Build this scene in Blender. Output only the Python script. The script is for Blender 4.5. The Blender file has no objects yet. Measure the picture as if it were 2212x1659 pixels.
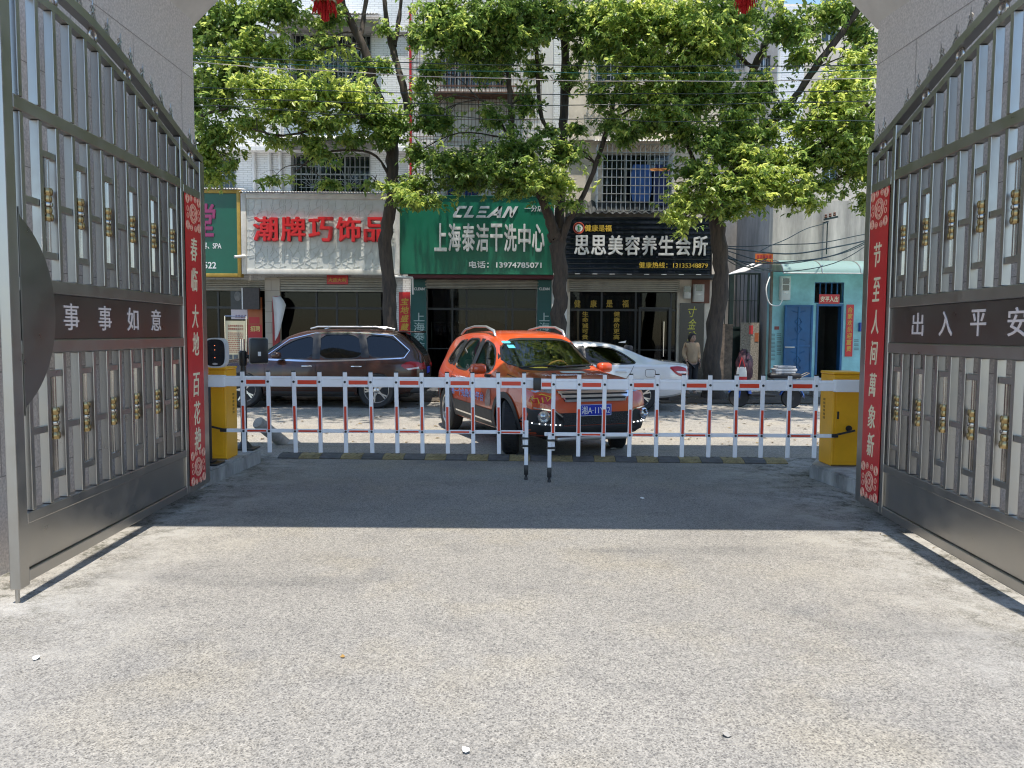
import bpy, bmesh, math, random
import numpy as np
from mathutils import Vector, Matrix
from mathutils.bvhtree import BVHTree
from mathutils.geometry import delaunay_2d_cdt

SC = bpy.context.scene
COL = SC.collection
R = math.radians
rnd = random.Random(7)

# ------------------------------------------------------------------ camera
F, CX, CY = 1662.0, 1106.0, 829.5          # focal length and centre for a 2212 px wide picture
PITCH, ROLL, EYE = math.atan(110.5/1662), R(.37), 1.55
FW = Vector((0, math.cos(PITCH), -math.sin(PITCH)))
UP = Vector((0, math.sin(PITCH), math.cos(PITCH)))
RT = Vector((1, 0, 0))
cx = RT*math.cos(ROLL) + UP*math.sin(ROLL)
cy = UP*math.cos(ROLL) - RT*math.sin(ROLL)
cam_data = bpy.data.cameras.new('camera')
cam = bpy.data.objects.new('camera', cam_data); COL.objects.link(cam)
cam_data.sensor_width = 36; cam_data.lens = 36*F/2212
cam_data.clip_start = .05; cam_data.clip_end = 2000
cam.matrix_world = Matrix(((cx.x, cy.x, -FW.x, 0), (cx.y, cy.y, -FW.y, 0), (cx.z, cy.z, -FW.z, EYE), (0, 0, 0, 1)))
SC.camera = cam

# ------------------------------------------------------------------ sky, sun, exposure
SUN_EL, SUN_AZ = R(79), R(180)      # nearly overhead, slightly behind the camera
w = bpy.data.worlds.new('World'); SC.world = w; w.use_nodes = True
nt = w.node_tree; nt.nodes.clear()
sky = nt.nodes.new('ShaderNodeTexSky'); sky.sky_type = 'NISHITA'; sky.sun_disc = False
sky.sun_elevation = SUN_EL; sky.sun_rotation = SUN_AZ; sky.dust_density = .3; sky.ozone_density = 4; sky.air_density = 1.2
bgn = nt.nodes.new('ShaderNodeBackground'); bgn.inputs[1].default_value = .175
out = nt.nodes.new('ShaderNodeOutputWorld')
nt.links.new(sky.outputs[0], bgn.inputs[0]); nt.links.new(bgn.outputs[0], out.inputs[0])
sl = bpy.data.lights.new('sun', 'SUN'); sl.energy = 4.5; sl.angle = R(.53); sl.color = (1, .93, .83)
sun = bpy.data.objects.new('sun', sl); COL.objects.link(sun)
sun.rotation_euler = (R(90)-SUN_EL, 0, R(4))
sun.location = (0, -5, 30)
vs = SC.view_settings
SC.display_settings.display_device = 'sRGB'
vs.view_transform = 'Standard'; vs.look = 'None'; vs.gamma = 1; vs.use_curve_mapping = False
vs.exposure = .65
SC.cycles.max_bounces = 8; SC.cycles.diffuse_bounces = 4; SC.cycles.glossy_bounces = 4
SC.cycles.transparent_max_bounces = 12
SC.cycles.sample_clamp_indirect = 6
SC.cycles.use_denoising = True
SC.cycles.filter_width = 1.15

def ray(px, py):
    dx = (px-CX)/F; dy = (CY-py)/F
    return FW + cx*dx + cy*dy
def at(px, py, Y):
    d = ray(px, py); return Vector((0, 0, EYE)) + d*(Y/d.y)
def gz(px, py, z=0):
    d = ray(px, py); return Vector((0, 0, EYE)) + d*((z-EYE)/d.z)
def X(px, Y): return at(px, 719, Y).x
def Z(py, Y, px=1106): return at(px, py, Y).z

# ------------------------------------------------------------------ materials
MATS = {}
def mat(name, col, rough=.6, metal=0, var=.0, scale=8, bump=0, bscale=60, spec=.5, coat=0, stretch=None, col2=None, detail=5):
    if name in MATS: return MATS[name]
    m = bpy.data.materials.new(name); m.use_nodes = True; MATS[name] = m
    n = m.node_tree.nodes; l = m.node_tree.links
    b = n['Principled BSDF']
    b.inputs['Base Color'].default_value = (*col, 1); b.inputs['Roughness'].default_value = rough
    b.inputs['Metallic'].default_value = metal; b.inputs['Specular IOR Level'].default_value = spec
    b.inputs['Coat Weight'].default_value = coat; b.inputs['Coat Roughness'].default_value = .04
    tc = n.new('ShaderNodeTexCoord'); src = tc.outputs['Object']
    if stretch:
        mp = n.new('ShaderNodeMapping'); mp.inputs['Scale'].default_value = stretch
        l.new(src, mp.inputs[0]); src = mp.outputs[0]
    if var or col2:
        t = n.new('ShaderNodeTexNoise'); t.inputs['Scale'].default_value = scale; t.inputs['Detail'].default_value = detail
        t.inputs['Roughness'].default_value = .65
        l.new(src, t.inputs['Vector'])
        r = n.new('ShaderNodeValToRGB')
        c2 = col2 or tuple(c*(1-var) for c in col)
        c1 = col if col2 else tuple(min(1, c*(1+var*.6)) for c in col)
        r.color_ramp.elements[0].position = .32; r.color_ramp.elements[1].position = .68
        r.color_ramp.elements[0].color = (*c2, 1); r.color_ramp.elements[1].color = (*c1, 1)
        l.new(t.outputs['Fac'], r.inputs[0]); l.new(r.outputs[0], b.inputs['Base Color'])
        mr = n.new('ShaderNodeMapRange'); mr.inputs[3].default_value = max(.02, rough*.75); mr.inputs[4].default_value = min(1, rough*1.25)
        l.new(t.outputs['Fac'], mr.inputs[0]); l.new(mr.outputs[0], b.inputs['Roughness'])
    if bump:
        t2 = n.new('ShaderNodeTexNoise'); t2.inputs['Scale'].default_value = bscale; t2.inputs['Detail'].default_value = 4
        l.new(src, t2.inputs['Vector'])
        bp = n.new('ShaderNodeBump'); bp.inputs['Strength'].default_value = bump; bp.inputs['Distance'].default_value = .02
        l.new(t2.outputs['Fac'], bp.inputs['Height']); l.new(bp.outputs[0], b.inputs['Normal'])
    return m

def mix_rgb(n, l, fac, a, b, blend='MIX'):
    x = n.new('ShaderNodeMix'); x.data_type = 'RGBA'; x.blend_type = blend
    for i, v in ((0, fac), (6, a), (7, b)):
        if isinstance(v, (int, float)): x.inputs[i].default_value = v
        elif isinstance(v, tuple): x.inputs[i].default_value = (*v, 1)
        else: l.new(v, x.inputs[i])
    return x.outputs[2]

def ground_mat(name, base, light, dark, speck, bumpd=.006, patch=.6, edges=False):
    m = bpy.data.materials.new(name); m.use_nodes = True
    n = m.node_tree.nodes; l = m.node_tree.links; b = n['Principled BSDF']
    b.inputs['Roughness'].default_value = .85; b.inputs['Specular IOR Level'].default_value = .25
    tc = n.new('ShaderNodeTexCoord'); o = tc.outputs['Object']
    def noise(s, d=5, rgh=.6):
        t = n.new('ShaderNodeTexNoise'); t.inputs['Scale'].default_value = s; t.inputs['Detail'].default_value = d; t.inputs['Roughness'].default_value = rgh
        l.new(o, t.inputs['Vector']); return t.outputs['Fac']
    def ramp(v, a, c, c0=(0, 0, 0), c1=(1, 1, 1)):
        r = n.new('ShaderNodeValToRGB'); r.color_ramp.elements[0].position = a; r.color_ramp.elements[1].position = c
        r.color_ramp.elements[0].color = (*c0, 1); r.color_ramp.elements[1].color = (*c1, 1); l.new(v, r.inputs[0]); return r.outputs[0]
    big = ramp(noise(.45, 6, .7), .35, .7)
    c = mix_rgb(n, l, big, base, light)
    c = mix_rgb(n, l, ramp(noise(1.7, 7, .72), .52, .78), c, dark)
    c = mix_rgb(n, l, ramp(noise(1.1, 5, .6), .5, .66), c, mix_rgb(n, l, 1., c, (1.07, 1.04, .97), 'MULTIPLY'))
    c = mix_rgb(n, l, ramp(noise(.75, 4, .6), .56, .72), c, mix_rgb(n, l, 1., c, (.86, .87, .90), 'MULTIPLY'))
    vo = n.new('ShaderNodeTexVoronoi'); vo.inputs['Scale'].default_value = speck; l.new(o, vo.inputs['Vector'])
    st = ramp(vo.outputs['Color'], .12, .8, (.56, .56, .57), (1.30, 1.29, 1.27))
    vo2 = n.new('ShaderNodeTexVoronoi'); vo2.inputs['Scale'].default_value = speck*.42; l.new(o, vo2.inputs['Vector'])
    vp = n.new('ShaderNodeTexVoronoi'); vp.inputs['Scale'].default_value = speck*.6; l.new(o, vp.inputs['Vector'])
    sz = n.new('ShaderNodeMath'); sz.operation = 'SUBTRACT'; l.new(vp.outputs['Distance'], sz.inputs[0])
    sc_ = n.new('ShaderNodeSeparateColor'); l.new(vp.outputs['Color'], sc_.inputs[0])
    sm = n.new('ShaderNodeMath'); sm.operation = 'MULTIPLY'; sm.inputs[1].default_value = .55; l.new(sc_.outputs[0], sm.inputs[0]); l.new(sm.outputs[0], sz.inputs[1])
    c = mix_rgb(n, l, 1., c, ramp(sz.outputs[0], -.12, .02, (.62, .62, .63), (1.04, 1.04, 1.04)), 'MULTIPLY')
    st2 = ramp(vo2.outputs['Color'], .05, .95, (.82, .82, .82), (1.16, 1.15, 1.13))
    c = mix_rgb(n, l, patch, c, mix_rgb(n, l, 1., c, st, 'MULTIPLY'))
    c = mix_rgb(n, l, .8, c, mix_rgb(n, l, 1., c, st2, 'MULTIPLY'))
    if edges:       # pale cement dust and dark grit gathered along the two sides of the driveway
        sx = n.new('ShaderNodeSeparateXYZ'); l.new(o, sx.inputs[0])
        ab = n.new('ShaderNodeMath'); ab.operation = 'ABSOLUTE'; l.new(sx.outputs[0], ab.inputs[0])
        def both(a, b_, v):
            r1 = n.new('ShaderNodeMapRange'); r1.inputs[1].default_value = a; r1.inputs[2].default_value = b_; l.new(ab.outputs[0], r1.inputs[0])
            m1 = n.new('ShaderNodeMath'); m1.operation = 'MULTIPLY'; l.new(r1.outputs[0], m1.inputs[0]); l.new(v, m1.inputs[1]); return m1.outputs[0]
        c = mix_rgb(n, l, both(1.7, 2.9, ramp(noise(2.2, 8, .75), .42, .62)), c, (.40, .39, .365))
        c = mix_rgb(n, l, both(2.3, 3.0, ramp(noise(6, 8, .8), .5, .62)), c, (.075, .075, .055))
        mo = n.new('ShaderNodeMapping'); mo.inputs['Scale'].default_value = (.35, 1.6, 1); l.new(o, mo.inputs[0])
        oi = n.new('ShaderNodeTexNoise'); oi.inputs['Scale'].default_value = .9; oi.inputs['Detail'].default_value = 6; l.new(mo.outputs[0], oi.inputs['Vector'])
        c = mix_rgb(n, l, ramp(oi.outputs['Fac'], .60, .74), c, mix_rgb(n, l, 1., c, (.72, .73, .75), 'MULTIPLY'))
    # thin cracks
    vc = n.new('ShaderNodeTexVoronoi'); vc.feature = 'DISTANCE_TO_EDGE'; vc.inputs['Scale'].default_value = .22
    nz = n.new('ShaderNodeTexNoise'); nz.inputs['Scale'].default_value = 1.3; nz.inputs['Detail'].default_value = 6; l.new(o, nz.inputs['Vector'])
    wv = mix_rgb(n, l, .22, o, nz.outputs['Color']); l.new(wv, vc.inputs['Vector'])
    cr = ramp(vc.outputs['Distance'], .0005, .0022, (1, 1, 1), (0, 0, 0))
    cm = n.new('ShaderNodeMath'); cm.operation = 'MULTIPLY'; l.new(cr, cm.inputs[0]); l.new(ramp(noise(.6, 2), .56, .66, c1=(.5, .5, .5)), cm.inputs[1])
    c = mix_rgb(n, l, cm.outputs[0], c, tuple(x*.45 for x in dark))
    l.new(c, b.inputs['Base Color'])
    bp = n.new('ShaderNodeBump'); bp.inputs['Strength'].default_value = .8; bp.inputs['Distance'].default_value = bumpd
    l.new(vo.outputs['Distance'], bp.inputs['Height']); l.new(bp.outputs[0], b.inputs['Normal'])
    return m

def tile_mat(name, col, mortar, bw, bh, rough=.35, dirt=.35, horizontal='X'):
    m = bpy.data.materials.new(name); m.use_nodes = True
    n = m.node_tree.nodes; l = m.node_tree.links; b = n['Principled BSDF']
    b.inputs['Roughness'].default_value = rough
    tc = n.new('ShaderNodeTexCoord'); mp = n.new('ShaderNodeMapping'); mp.inputs['Rotation'].default_value = (R(-90), 0, 0)
    l.new(tc.outputs['Object'], mp.inputs[0])
    br = n.new('ShaderNodeTexBrick'); l.new(mp.outputs[0], br.inputs['Vector'])
    br.inputs['Color1'].default_value = (*col, 1); br.inputs['Color2'].default_value = (*[c*.93 for c in col], 1)
    br.inputs['Mortar'].default_value = (*mortar, 1); br.inputs['Scale'].default_value = 1
    br.inputs['Brick Width'].default_value = bw; br.inputs['Row Height'].default_value = bh; br.inputs['Mortar Size'].default_value = .006
    t = n.new('ShaderNodeTexNoise'); t.inputs['Scale'].default_value = 1.6; t.inputs['Detail'].default_value = 8; t.inputs['Roughness'].default_value = .75
    ms = n.new('ShaderNodeMapping'); ms.inputs['Scale'].default_value = (1, 1, .22); l.new(tc.outputs['Object'], ms.inputs[0]); l.new(ms.outputs[0], t.inputs['Vector'])
    r = n.new('ShaderNodeValToRGB'); r.color_ramp.elements[0].position = .42; r.color_ramp.elements[1].position = .75
    l.new(t.outputs['Fac'], r.inputs[0])
    mm = n.new('ShaderNodeMath'); mm.operation = 'MULTIPLY'; mm.inputs[1].default_value = dirt; l.new(r.outputs[0], mm.inputs[0])
    c = mix_rgb(n, l, mm.outputs[0], br.outputs['Color'], tuple(c*.55 for c in (col[0], col[1]*.97, col[2]*.9)))
    l.new(c, b.inputs['Base Color'])
    bp = n.new('ShaderNodeBump'); bp.inputs['Strength'].default_value = .3; bp.inputs['Distance'].default_value = .01; bp.invert = True
    l.new(br.outputs['Fac'], bp.inputs['Height']); l.new(bp.outputs[0], b.inputs['Normal'])
    return m

def steel_mat(name, col, r0, r1):
    m = bpy.data.materials.new(name); m.use_nodes = True
    n = m.node_tree.nodes; l = m.node_tree.links; b = n['Principled BSDF']
    b.inputs['Metallic'].default_value = 1; b.inputs['Base Color'].default_value = (*col, 1)
    tc = n.new('ShaderNodeTexCoord')
    t = n.new('ShaderNodeTexNoise'); t.inputs['Scale'].default_value = 5; t.inputs['Detail'].default_value = 7; t.inputs['Roughness'].default_value = .7
    l.new(tc.outputs['Object'], t.inputs['Vector'])
    mr = n.new('ShaderNodeMapRange'); mr.inputs[1].default_value = .3; mr.inputs[2].default_value = .7; mr.inputs[3].default_value = r0; mr.inputs[4].default_value = r1
    l.new(t.outputs['Fac'], mr.inputs[0]); l.new(mr.outputs[0], b.inputs['Roughness'])
    c = mix_rgb(n, l, t.outputs['Fac'], tuple(x*.8 for x in col), col); l.new(c, b.inputs['Base Color'])
    bp = n.new('ShaderNodeBump'); bp.inputs['Strength'].default_value = .12; bp.inputs['Distance'].default_value = .01
    t2 = n.new('ShaderNodeTexNoise'); t2.inputs['Scale'].default_value = 3; l.new(tc.outputs['Object'], t2.inputs['Vector'])
    l.new(t2.outputs['Fac'], bp.inputs['Height']); l.new(bp.outputs[0], b.inputs['Normal'])
    return m

def glass_mat(name, tint, rough=.02, ior=1.6):
    m = bpy.data.materials.new(name); m.use_nodes = True
    n = m.node_tree.nodes; l = m.node_tree.links; n.remove(n['Principled BSDF'])
    tr = n.new('ShaderNodeBsdfTransparent'); tr.inputs[0].default_value = (*tint, 1)
    gl = n.new('ShaderNodeBsdfGlossy'); gl.inputs['Roughness'].default_value = rough
    fr = n.new('ShaderNodeFresnel'); fr.inputs[0].default_value = ior
    mx = n.new('ShaderNodeMixShader'); l.new(fr.outputs[0], mx.inputs[0]); l.new(tr.outputs[0], mx.inputs[1]); l.new(gl.outputs[0], mx.inputs[2])
    l.new(mx.outputs[0], n['Material Output'].inputs[0])
    return m

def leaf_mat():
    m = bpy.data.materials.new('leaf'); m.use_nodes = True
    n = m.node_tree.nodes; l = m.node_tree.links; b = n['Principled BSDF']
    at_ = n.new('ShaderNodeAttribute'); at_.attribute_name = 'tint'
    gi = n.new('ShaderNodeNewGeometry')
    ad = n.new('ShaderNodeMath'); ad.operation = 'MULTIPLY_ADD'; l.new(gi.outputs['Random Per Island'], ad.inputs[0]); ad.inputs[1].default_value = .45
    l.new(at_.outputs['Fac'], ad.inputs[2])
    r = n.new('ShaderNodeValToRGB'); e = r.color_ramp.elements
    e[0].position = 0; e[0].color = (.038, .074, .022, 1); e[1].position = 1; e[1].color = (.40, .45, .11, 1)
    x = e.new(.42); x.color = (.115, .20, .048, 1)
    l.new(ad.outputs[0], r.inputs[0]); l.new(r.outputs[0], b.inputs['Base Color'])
    b.inputs['Roughness'].default_value = .38; b.inputs['Specular IOR Level'].default_value = .55
    tl = n.new('ShaderNodeBsdfTranslucent')
    hs = n.new('ShaderNodeHueSaturation'); hs.inputs['Value'].default_value = 2.5; hs.inputs['Saturation'].default_value = .98; hs.inputs['Hue'].default_value = .485
    l.new(r.outputs[0], hs.inputs['Color']); l.new(hs.outputs[0], tl.inputs[0])
    mx = n.new('ShaderNodeMixShader'); mx.inputs[0].default_value = .5
    l.new(b.outputs[0], mx.inputs[1]); l.new(tl.outputs[0], mx.inputs[2]); l.new(mx.outputs[0], n['Material Output'].inputs[0])
    return m

def emit_mat(name, col, s):
    m = mat(name, col, .4); b = m.node_tree.nodes['Principled BSDF']
    b.inputs['Emission Color'].default_value = (*col, 1); b.inputs['Emission Strength'].default_value = s
    return m

# ------------------------------------------------------------------ mesh helpers
class MB:
    def __init__(s): s.v = []; s.f = []
    def add(s, vs, fs):
        k = len(s.v); s.v += [tuple(v) for v in vs]; s.f += [tuple(i+k for i in f) for f in fs]; return s
    def box(s, x0, x1, y0, y1, z0, z1, M=None):
        p = [(x0, y0, z0), (x1, y0, z0), (x1, y1, z0), (x0, y1, z0), (x0, y0, z1), (x1, y0, z1), (x1, y1, z1), (x0, y1, z1)]
        if M: p = [M @ Vector(q) for q in p]
        return s.add(p, [(0, 3, 2, 1), (4, 5, 6, 7), (0, 1, 5, 4), (1, 2, 6, 5), (2, 3, 7, 6), (3, 0, 4, 7)])
    def rbox(s, x0, x1, y0, y1, z0, z1, b=.01, M=None):
        bm = bmesh.new(); bmesh.ops.create_cube(bm, size=1)
        for q in bm.verts: q.co = Vector(((x0+x1)/2+q.co.x*(x1-x0), (y0+y1)/2+q.co.y*(y1-y0), (z0+z1)/2+q.co.z*(z1-z0)))
        bmesh.ops.bevel(bm, geom=bm.edges[:], offset=b, segments=2, affect='EDGES', profile=.5)
        return s.addbm(bm, M)
    def addbm(s, bm, M=None):
        bm.verts.index_update()
        s.add([(M @ q.co) if M else q.co.copy() for q in bm.verts], [tuple(q.index for q in f.verts) for f in bm.faces]); bm.free(); return s
    def tube(s, pts, rad, n=8, cap=True):
        pts = [Vector(p) for p in pts]
        if not hasattr(rad, '__len__'): rad = [rad]*len(pts)
        rings = []; prev = None
        for i, p in enumerate(pts):
            t = (pts[min(i+1, len(pts)-1)]-pts[max(i-1, 0)]).normalized()
            if prev is None: a = t.orthogonal().normalized()
            else: a = (prev - t*prev.dot(t)); a = a.normalized() if a.length > 1e-6 else t.orthogonal().normalized()
            prev = a; b = t.cross(a)
            rings.append([p+(a*math.cos(2*math.pi*k/n)+b*math.sin(2*math.pi*k/n))*rad[i] for k in range(n)])
        vs = [q for r in rings for q in r]; fs = []
        for i in range(len(pts)-1):
            for k in range(n): fs.append((i*n+k, i*n+(k+1) % n, (i+1)*n+(k+1) % n, (i+1)*n+k))
        if cap: fs.append(tuple(range(n))[::-1]); fs.append(tuple((len(pts)-1)*n+k for k in range(n)))
        return s.add(vs, fs)
    def lathe(s, prof, n=16, M=None, close=True):   # prof (r, h) along local z
        vs = []; fs = []
        for r, h in prof:
            for k in range(n):
                q = Vector((r*math.cos(2*math.pi*k/n), r*math.sin(2*math.pi*k/n), h)); vs.append(M @ q if M else q)
        for i in range(len(prof)-1):
            for k in range(n): fs.append((i*n+k, i*n+(k+1) % n, (i+1)*n+(k+1) % n, (i+1)*n+k))
        if close:
            fs.append(tuple(range(n))[::-1]); fs.append(tuple((len(prof)-1)*n+k for k in range(n)))
        return s.add(vs, fs)
    def bar(s, p0, p1, w, h, upv=(0, 0, 1)):
        p0 = Vector(p0); p1 = Vector(p1); t = (p1-p0).normalized(); u = Vector(upv)
        a = t.cross(u); a = a.normalized() if a.length > 1e-5 else t.orthogonal().normalized(); b = a.cross(t)
        M = Matrix(((t.x, a.x, b.x, p0.x), (t.y, a.y, b.y, p0.y), (t.z, a.z, b.z, p0.z), (0, 0, 0, 1)))
        return s.box(0, (p1-p0).length, -w/2, w/2, -h/2, h/2, M)
    def prism(s, poly, y0, y1, M=None):     # poly in (x,z), extruded along y
        n = len(poly); vs = [Vector((x, y0, z)) for x, z in poly]+[Vector((x, y1, z)) for x, z in poly]
        if M: vs = [M @ q for q in vs]
        fs = [tuple(range(n)), tuple(range(n, 2*n))[::-1]]+[(i, i+n, (i+1) % n+n, (i+1) % n) for i in range(n)]
        return s.add(vs, fs)
    def ball(s, c, r, n=12, sc=(1, 1, 1)):
        bm = bmesh.new(); bmesh.ops.create_uvsphere(bm, u_segments=n, v_segments=max(6, n*2//3), radius=1)
        c = Vector(c)
        for q in bm.verts: q.co = Vector((q.co.x*r*sc[0], q.co.y*r*sc[1], q.co.z*r*sc[2]))+c
        return s.addbm(bm)
    def torus(s, c, r, t, n=16, k=6, axis='y'):
        pts = []
        for i in range(n):
            a = 2*math.pi*i/n
            for j in range(k):
                b = 2*math.pi*j/k; rr = r+t*math.cos(b); h = t*math.sin(b)
                q = (rr*math.cos(a), h, rr*math.sin(a)) if axis == 'y' else (rr*math.cos(a), rr*math.sin(a), h) if axis == 'z' else (h, rr*math.cos(a), rr*math.sin(a))
                pts.append(Vector(q)+Vector(c))
        fs = [(i*k+j, i*k+(j+1) % k, ((i+1) % n)*k+(j+1) % k, ((i+1) % n)*k+j) for i in range(n) for j in range(k)]
        return s.add(pts, fs)
    def mesh(s, name):
        me = bpy.data.meshes.new(name); me.from_pydata(s.v, [], s.f); me.update(); return me
    def build(s, name, m, parent=None, smooth=0, world=False):
        if world and parent is not None:
            o = worldpos(parent); s.v = [tuple(Vector(q)-o) for q in s.v]
        me = s.mesh(name)
        bm = bmesh.new(); bm.from_mesh(me); bmesh.ops.recalc_face_normals(bm, faces=bm.faces[:]); bm.to_mesh(me); bm.free()
        return link(name, me, m, parent, smooth)

def worldpos(o):
    p = Vector((0, 0, 0))
    while o is not None: p = p+o.location; o = o.parent
    return p
def link(name, me, m, parent=None, smooth=0):
    if m is not None: me.materials.append(m)
    if smooth:
        me.polygons.foreach_set('use_smooth', [True]*len(me.polygons)); me.set_sharp_from_angle(angle=R(smooth))
    o = bpy.data.objects.new(name, me); COL.objects.link(o); o.parent = parent
    return o
def tag(o, label=None, cat=None, group=None, kind=None):
    if label: o['label'] = label
    if cat: o['category'] = cat
    if group: o['group'] = group
    if kind: o['kind'] = kind
    return o
def thing(name, label, cat, loc=(0, 0, 0), rz=0, group=None):
    o = bpy.data.objects.new(name, None); COL.objects.link(o); o.location = loc; o.rotation_euler = (0, 0, rz); o.empty_display_size = .2
    return tag(o, label, cat, group)
def struct(o): o['kind'] = 'structure'; return o
def kids(o): return [c for c in bpy.data.objects if c.parent == o]
def copy_tree(o, parent=None):
    c = o.copy(); COL.objects.link(c); c.parent = parent
    for ch in kids(o): copy_tree(ch, c)
    return c
def apply_mods(o):
    dg = bpy.context.evaluated_depsgraph_get(); dg.update()
    me = bpy.data.meshes.new_from_object(o.evaluated_get(dg)); old = o.data; o.modifiers.clear(); o.data = me
    return o
def boolean_cut(o, cutters):
    for mb in cutters:
        c = mb.build('cutter', None, o.parent)
        md = o.modifiers.new('cut', 'BOOLEAN'); md.operation = 'DIFFERENCE'; md.object = c; md.solver = 'EXACT'
        apply_mods(o); bpy.data.objects.remove(c)

# ---- lettering: a font outline turned into a mesh, fitted into a rectangle
def glyphs(text, bold=.012, ext=.02, shear=0, res=3):
    c = bpy.data.curves.new('letters', 'FONT'); c.body = text; c.offset = bold; c.extrude = ext; c.resolution_u = res; c.shear = shear
    o = bpy.data.objects.new('letters', c); COL.objects.link(o)
    dg = bpy.context.evaluated_depsgraph_get(); dg.update()
    me = bpy.data.meshes.new_from_object(o.evaluated_get(dg))
    bpy.data.objects.remove(o); bpy.data.curves.remove(c)
    vs = [v.co.copy() for v in me.vertices]; fs = [tuple(p.vertices) for p in me.polygons]; bpy.data.meshes.remove(me)
    return vs, fs
def write_rect(mb, text, o, xd, yd, nd, wd, ht, depth=.01, bold=.012, shear=0):
    # o = lower left corner; heavy strokes come from copies shifted by a fraction of the em
    vs, fs = glyphs(text, 0, .02, shear)
    if not vs: return
    e = max(0, bold-.004)*1.05
    sh = [(0, 0)] if e <= 0 else [(0, 0), (-e, e*.5), (e, e*.5), (e, -e*.5), (-e, -e*.5), (0, e*.8), (0, -e*.8)]
    x0 = min(v.x for v in vs)-e; x1 = max(v.x for v in vs)+e; y0 = min(v.y for v in vs)-e*.8; y1 = max(v.y for v in vs)+e*.8
    sx = wd/(x1-x0); sy = ht/max(y1-y0, 1e-4) if ht else sx
    o = Vector(o); xd = Vector(xd); yd = Vector(yd); nd = Vector(nd)
    for k, (ex, ey) in enumerate(sh):
        mb.add([o+xd*((v.x+ex-x0)*sx)+yd*((v.y+ey-y0)*sy)+nd*((v.z+.02)/.04*depth*(1-.04*k)) for v in vs], fs)
def sign_text(name, text, px0, px1, py0, py1, Y, m, parent, depth=.02, bold=.012, shear=0, each=False, vertical=False):
    """letters facing the camera side (-Y) on the plane Y; the rectangle is where they stand in the picture plane of that wall"""
    a = at(px0, py1, Y); b = at(px1, py0, Y)
    W, Hh = b.x-a.x, b.z-a.z
    n = len(text)
    if vertical or each:            # big single characters: each one is a part of its own
        for i, ch in enumerate(text):
            mb = MB()
            if vertical: write_rect(mb, ch, (a.x, Y, b.z-Hh*(i+.94)/n), (1, 0, 0), (0, 0, 1), (0, -1, 0), W, Hh/n*.86, depth, bold, shear)
            else: write_rect(mb, ch, (a.x+W/n*(i+.05), Y, a.z), (1, 0, 0), (0, 0, 1), (0, -1, 0), W/n*.9, Hh, depth, bold, shear)
            mb.build('character', m, parent, world=True)
        return
    mb = MB()
    write_rect(mb, text, (a.x, Y, a.z), (1, 0, 0), (0, 0, 1), (0, -1, 0), W, Hh, depth, bold, shear)
    return mb.build(name, m, parent, world=True)

# ------------------------------------------------------------------ common materials
M_steel = steel_mat('stainless_steel', (.46, .445, .42), .26, .42)
M_steelp = steel_mat('polished_steel', (.50, .47, .44), .14, .3)
M_gold = mat('brass', (.40, .30, .15), .28, 1, .3, 20)
M_granite = mat('pink_granite', (.60, .55, .525), .7, 0, .30, 60, .15, 150)
M_white = mat('white_powder_coat', (.84, .85, .87), .35, 0, .03, 6)
M_red = mat('red_reflective_tape', (.72, .05, .014), .4, 0, .1, 8)
M_yellow = mat('yellow_cabinet_paint', (.86, .42, .010), .38, 0, .1, 3)
M_black = mat('black_plastic', (.016, .017, .019), .4, 0, .2, 12)
M_rubber = mat('tyre_rubber', (.022, .022, .023), .75, 0, .2, 15, .2, 90)
M_chrome = mat('chrome', (.75, .75, .76), .12, 1)
M_conc = mat('old_concrete', (.36, .35, .32), .85, 0, .45, 5, .3, 70)
M_bark = mat('bark', (.085, .064, .048), .9, 0, .5, 16, 1, 22, stretch=(1, 1, .16), col2=(.025, .019, .015))
M_bluecable = mat('cable_black', (.03, .04, .04), .45)
M_couplet = mat('red_couplet_paper', (.58, .02, .024), .35, 0, .12, 3)
M_cream = mat('cream_lettering', (.80, .72, .50), .4)
M_goldtext = mat('gold_lettering', (.62, .42, .05), .45)
M_dark = mat('dark_interior', (.035, .036, .04), .8, 0, .4, 2)
M_leaf = leaf_mat()

# ------------------------------------------------------------------ ground, road, pavement
g_mat = ground_mat('driveway_concrete', (.250, .241, .222), (.305, .292, .264), (.192, .187, .177), 150, patch=.8, edges=True)
r_mat = ground_mat('road_concrete', (.285, .27, .245), (.335, .315, .28), (.20, .19, .172), 90, patch=.4)
s_mat = mat('soil', (.12, .09, .065), .95, 0, .6, 3, .8, 25, col2=(.05, .042, .034))
mb = MB(); mb.add([(-120, -60, -.012), (120, -60, -.012), (120, 120, -.012), (-120, 120, -.012)], [(0, 1, 2, 3)])
struct(mb.build('ground', mat('bare_ground', (.22, .2, .17), .9, 0, .4, .7)))
mb = MB(); mb.add([(-9, -30, 0), (9, -30, 0), (9, 9.6, 0), (-9, 9.6, 0)], [(0, 1, 2, 3)])
struct(mb.build('driveway', g_mat))
mb = MB(); mb.add([(-60, 9.6, 0), (60, 9.6, 0), (60, 17.15, 0), (-60, 17.15, 0)], [(0, 1, 2, 3)])
struct(mb.build('road', r_mat))
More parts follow.
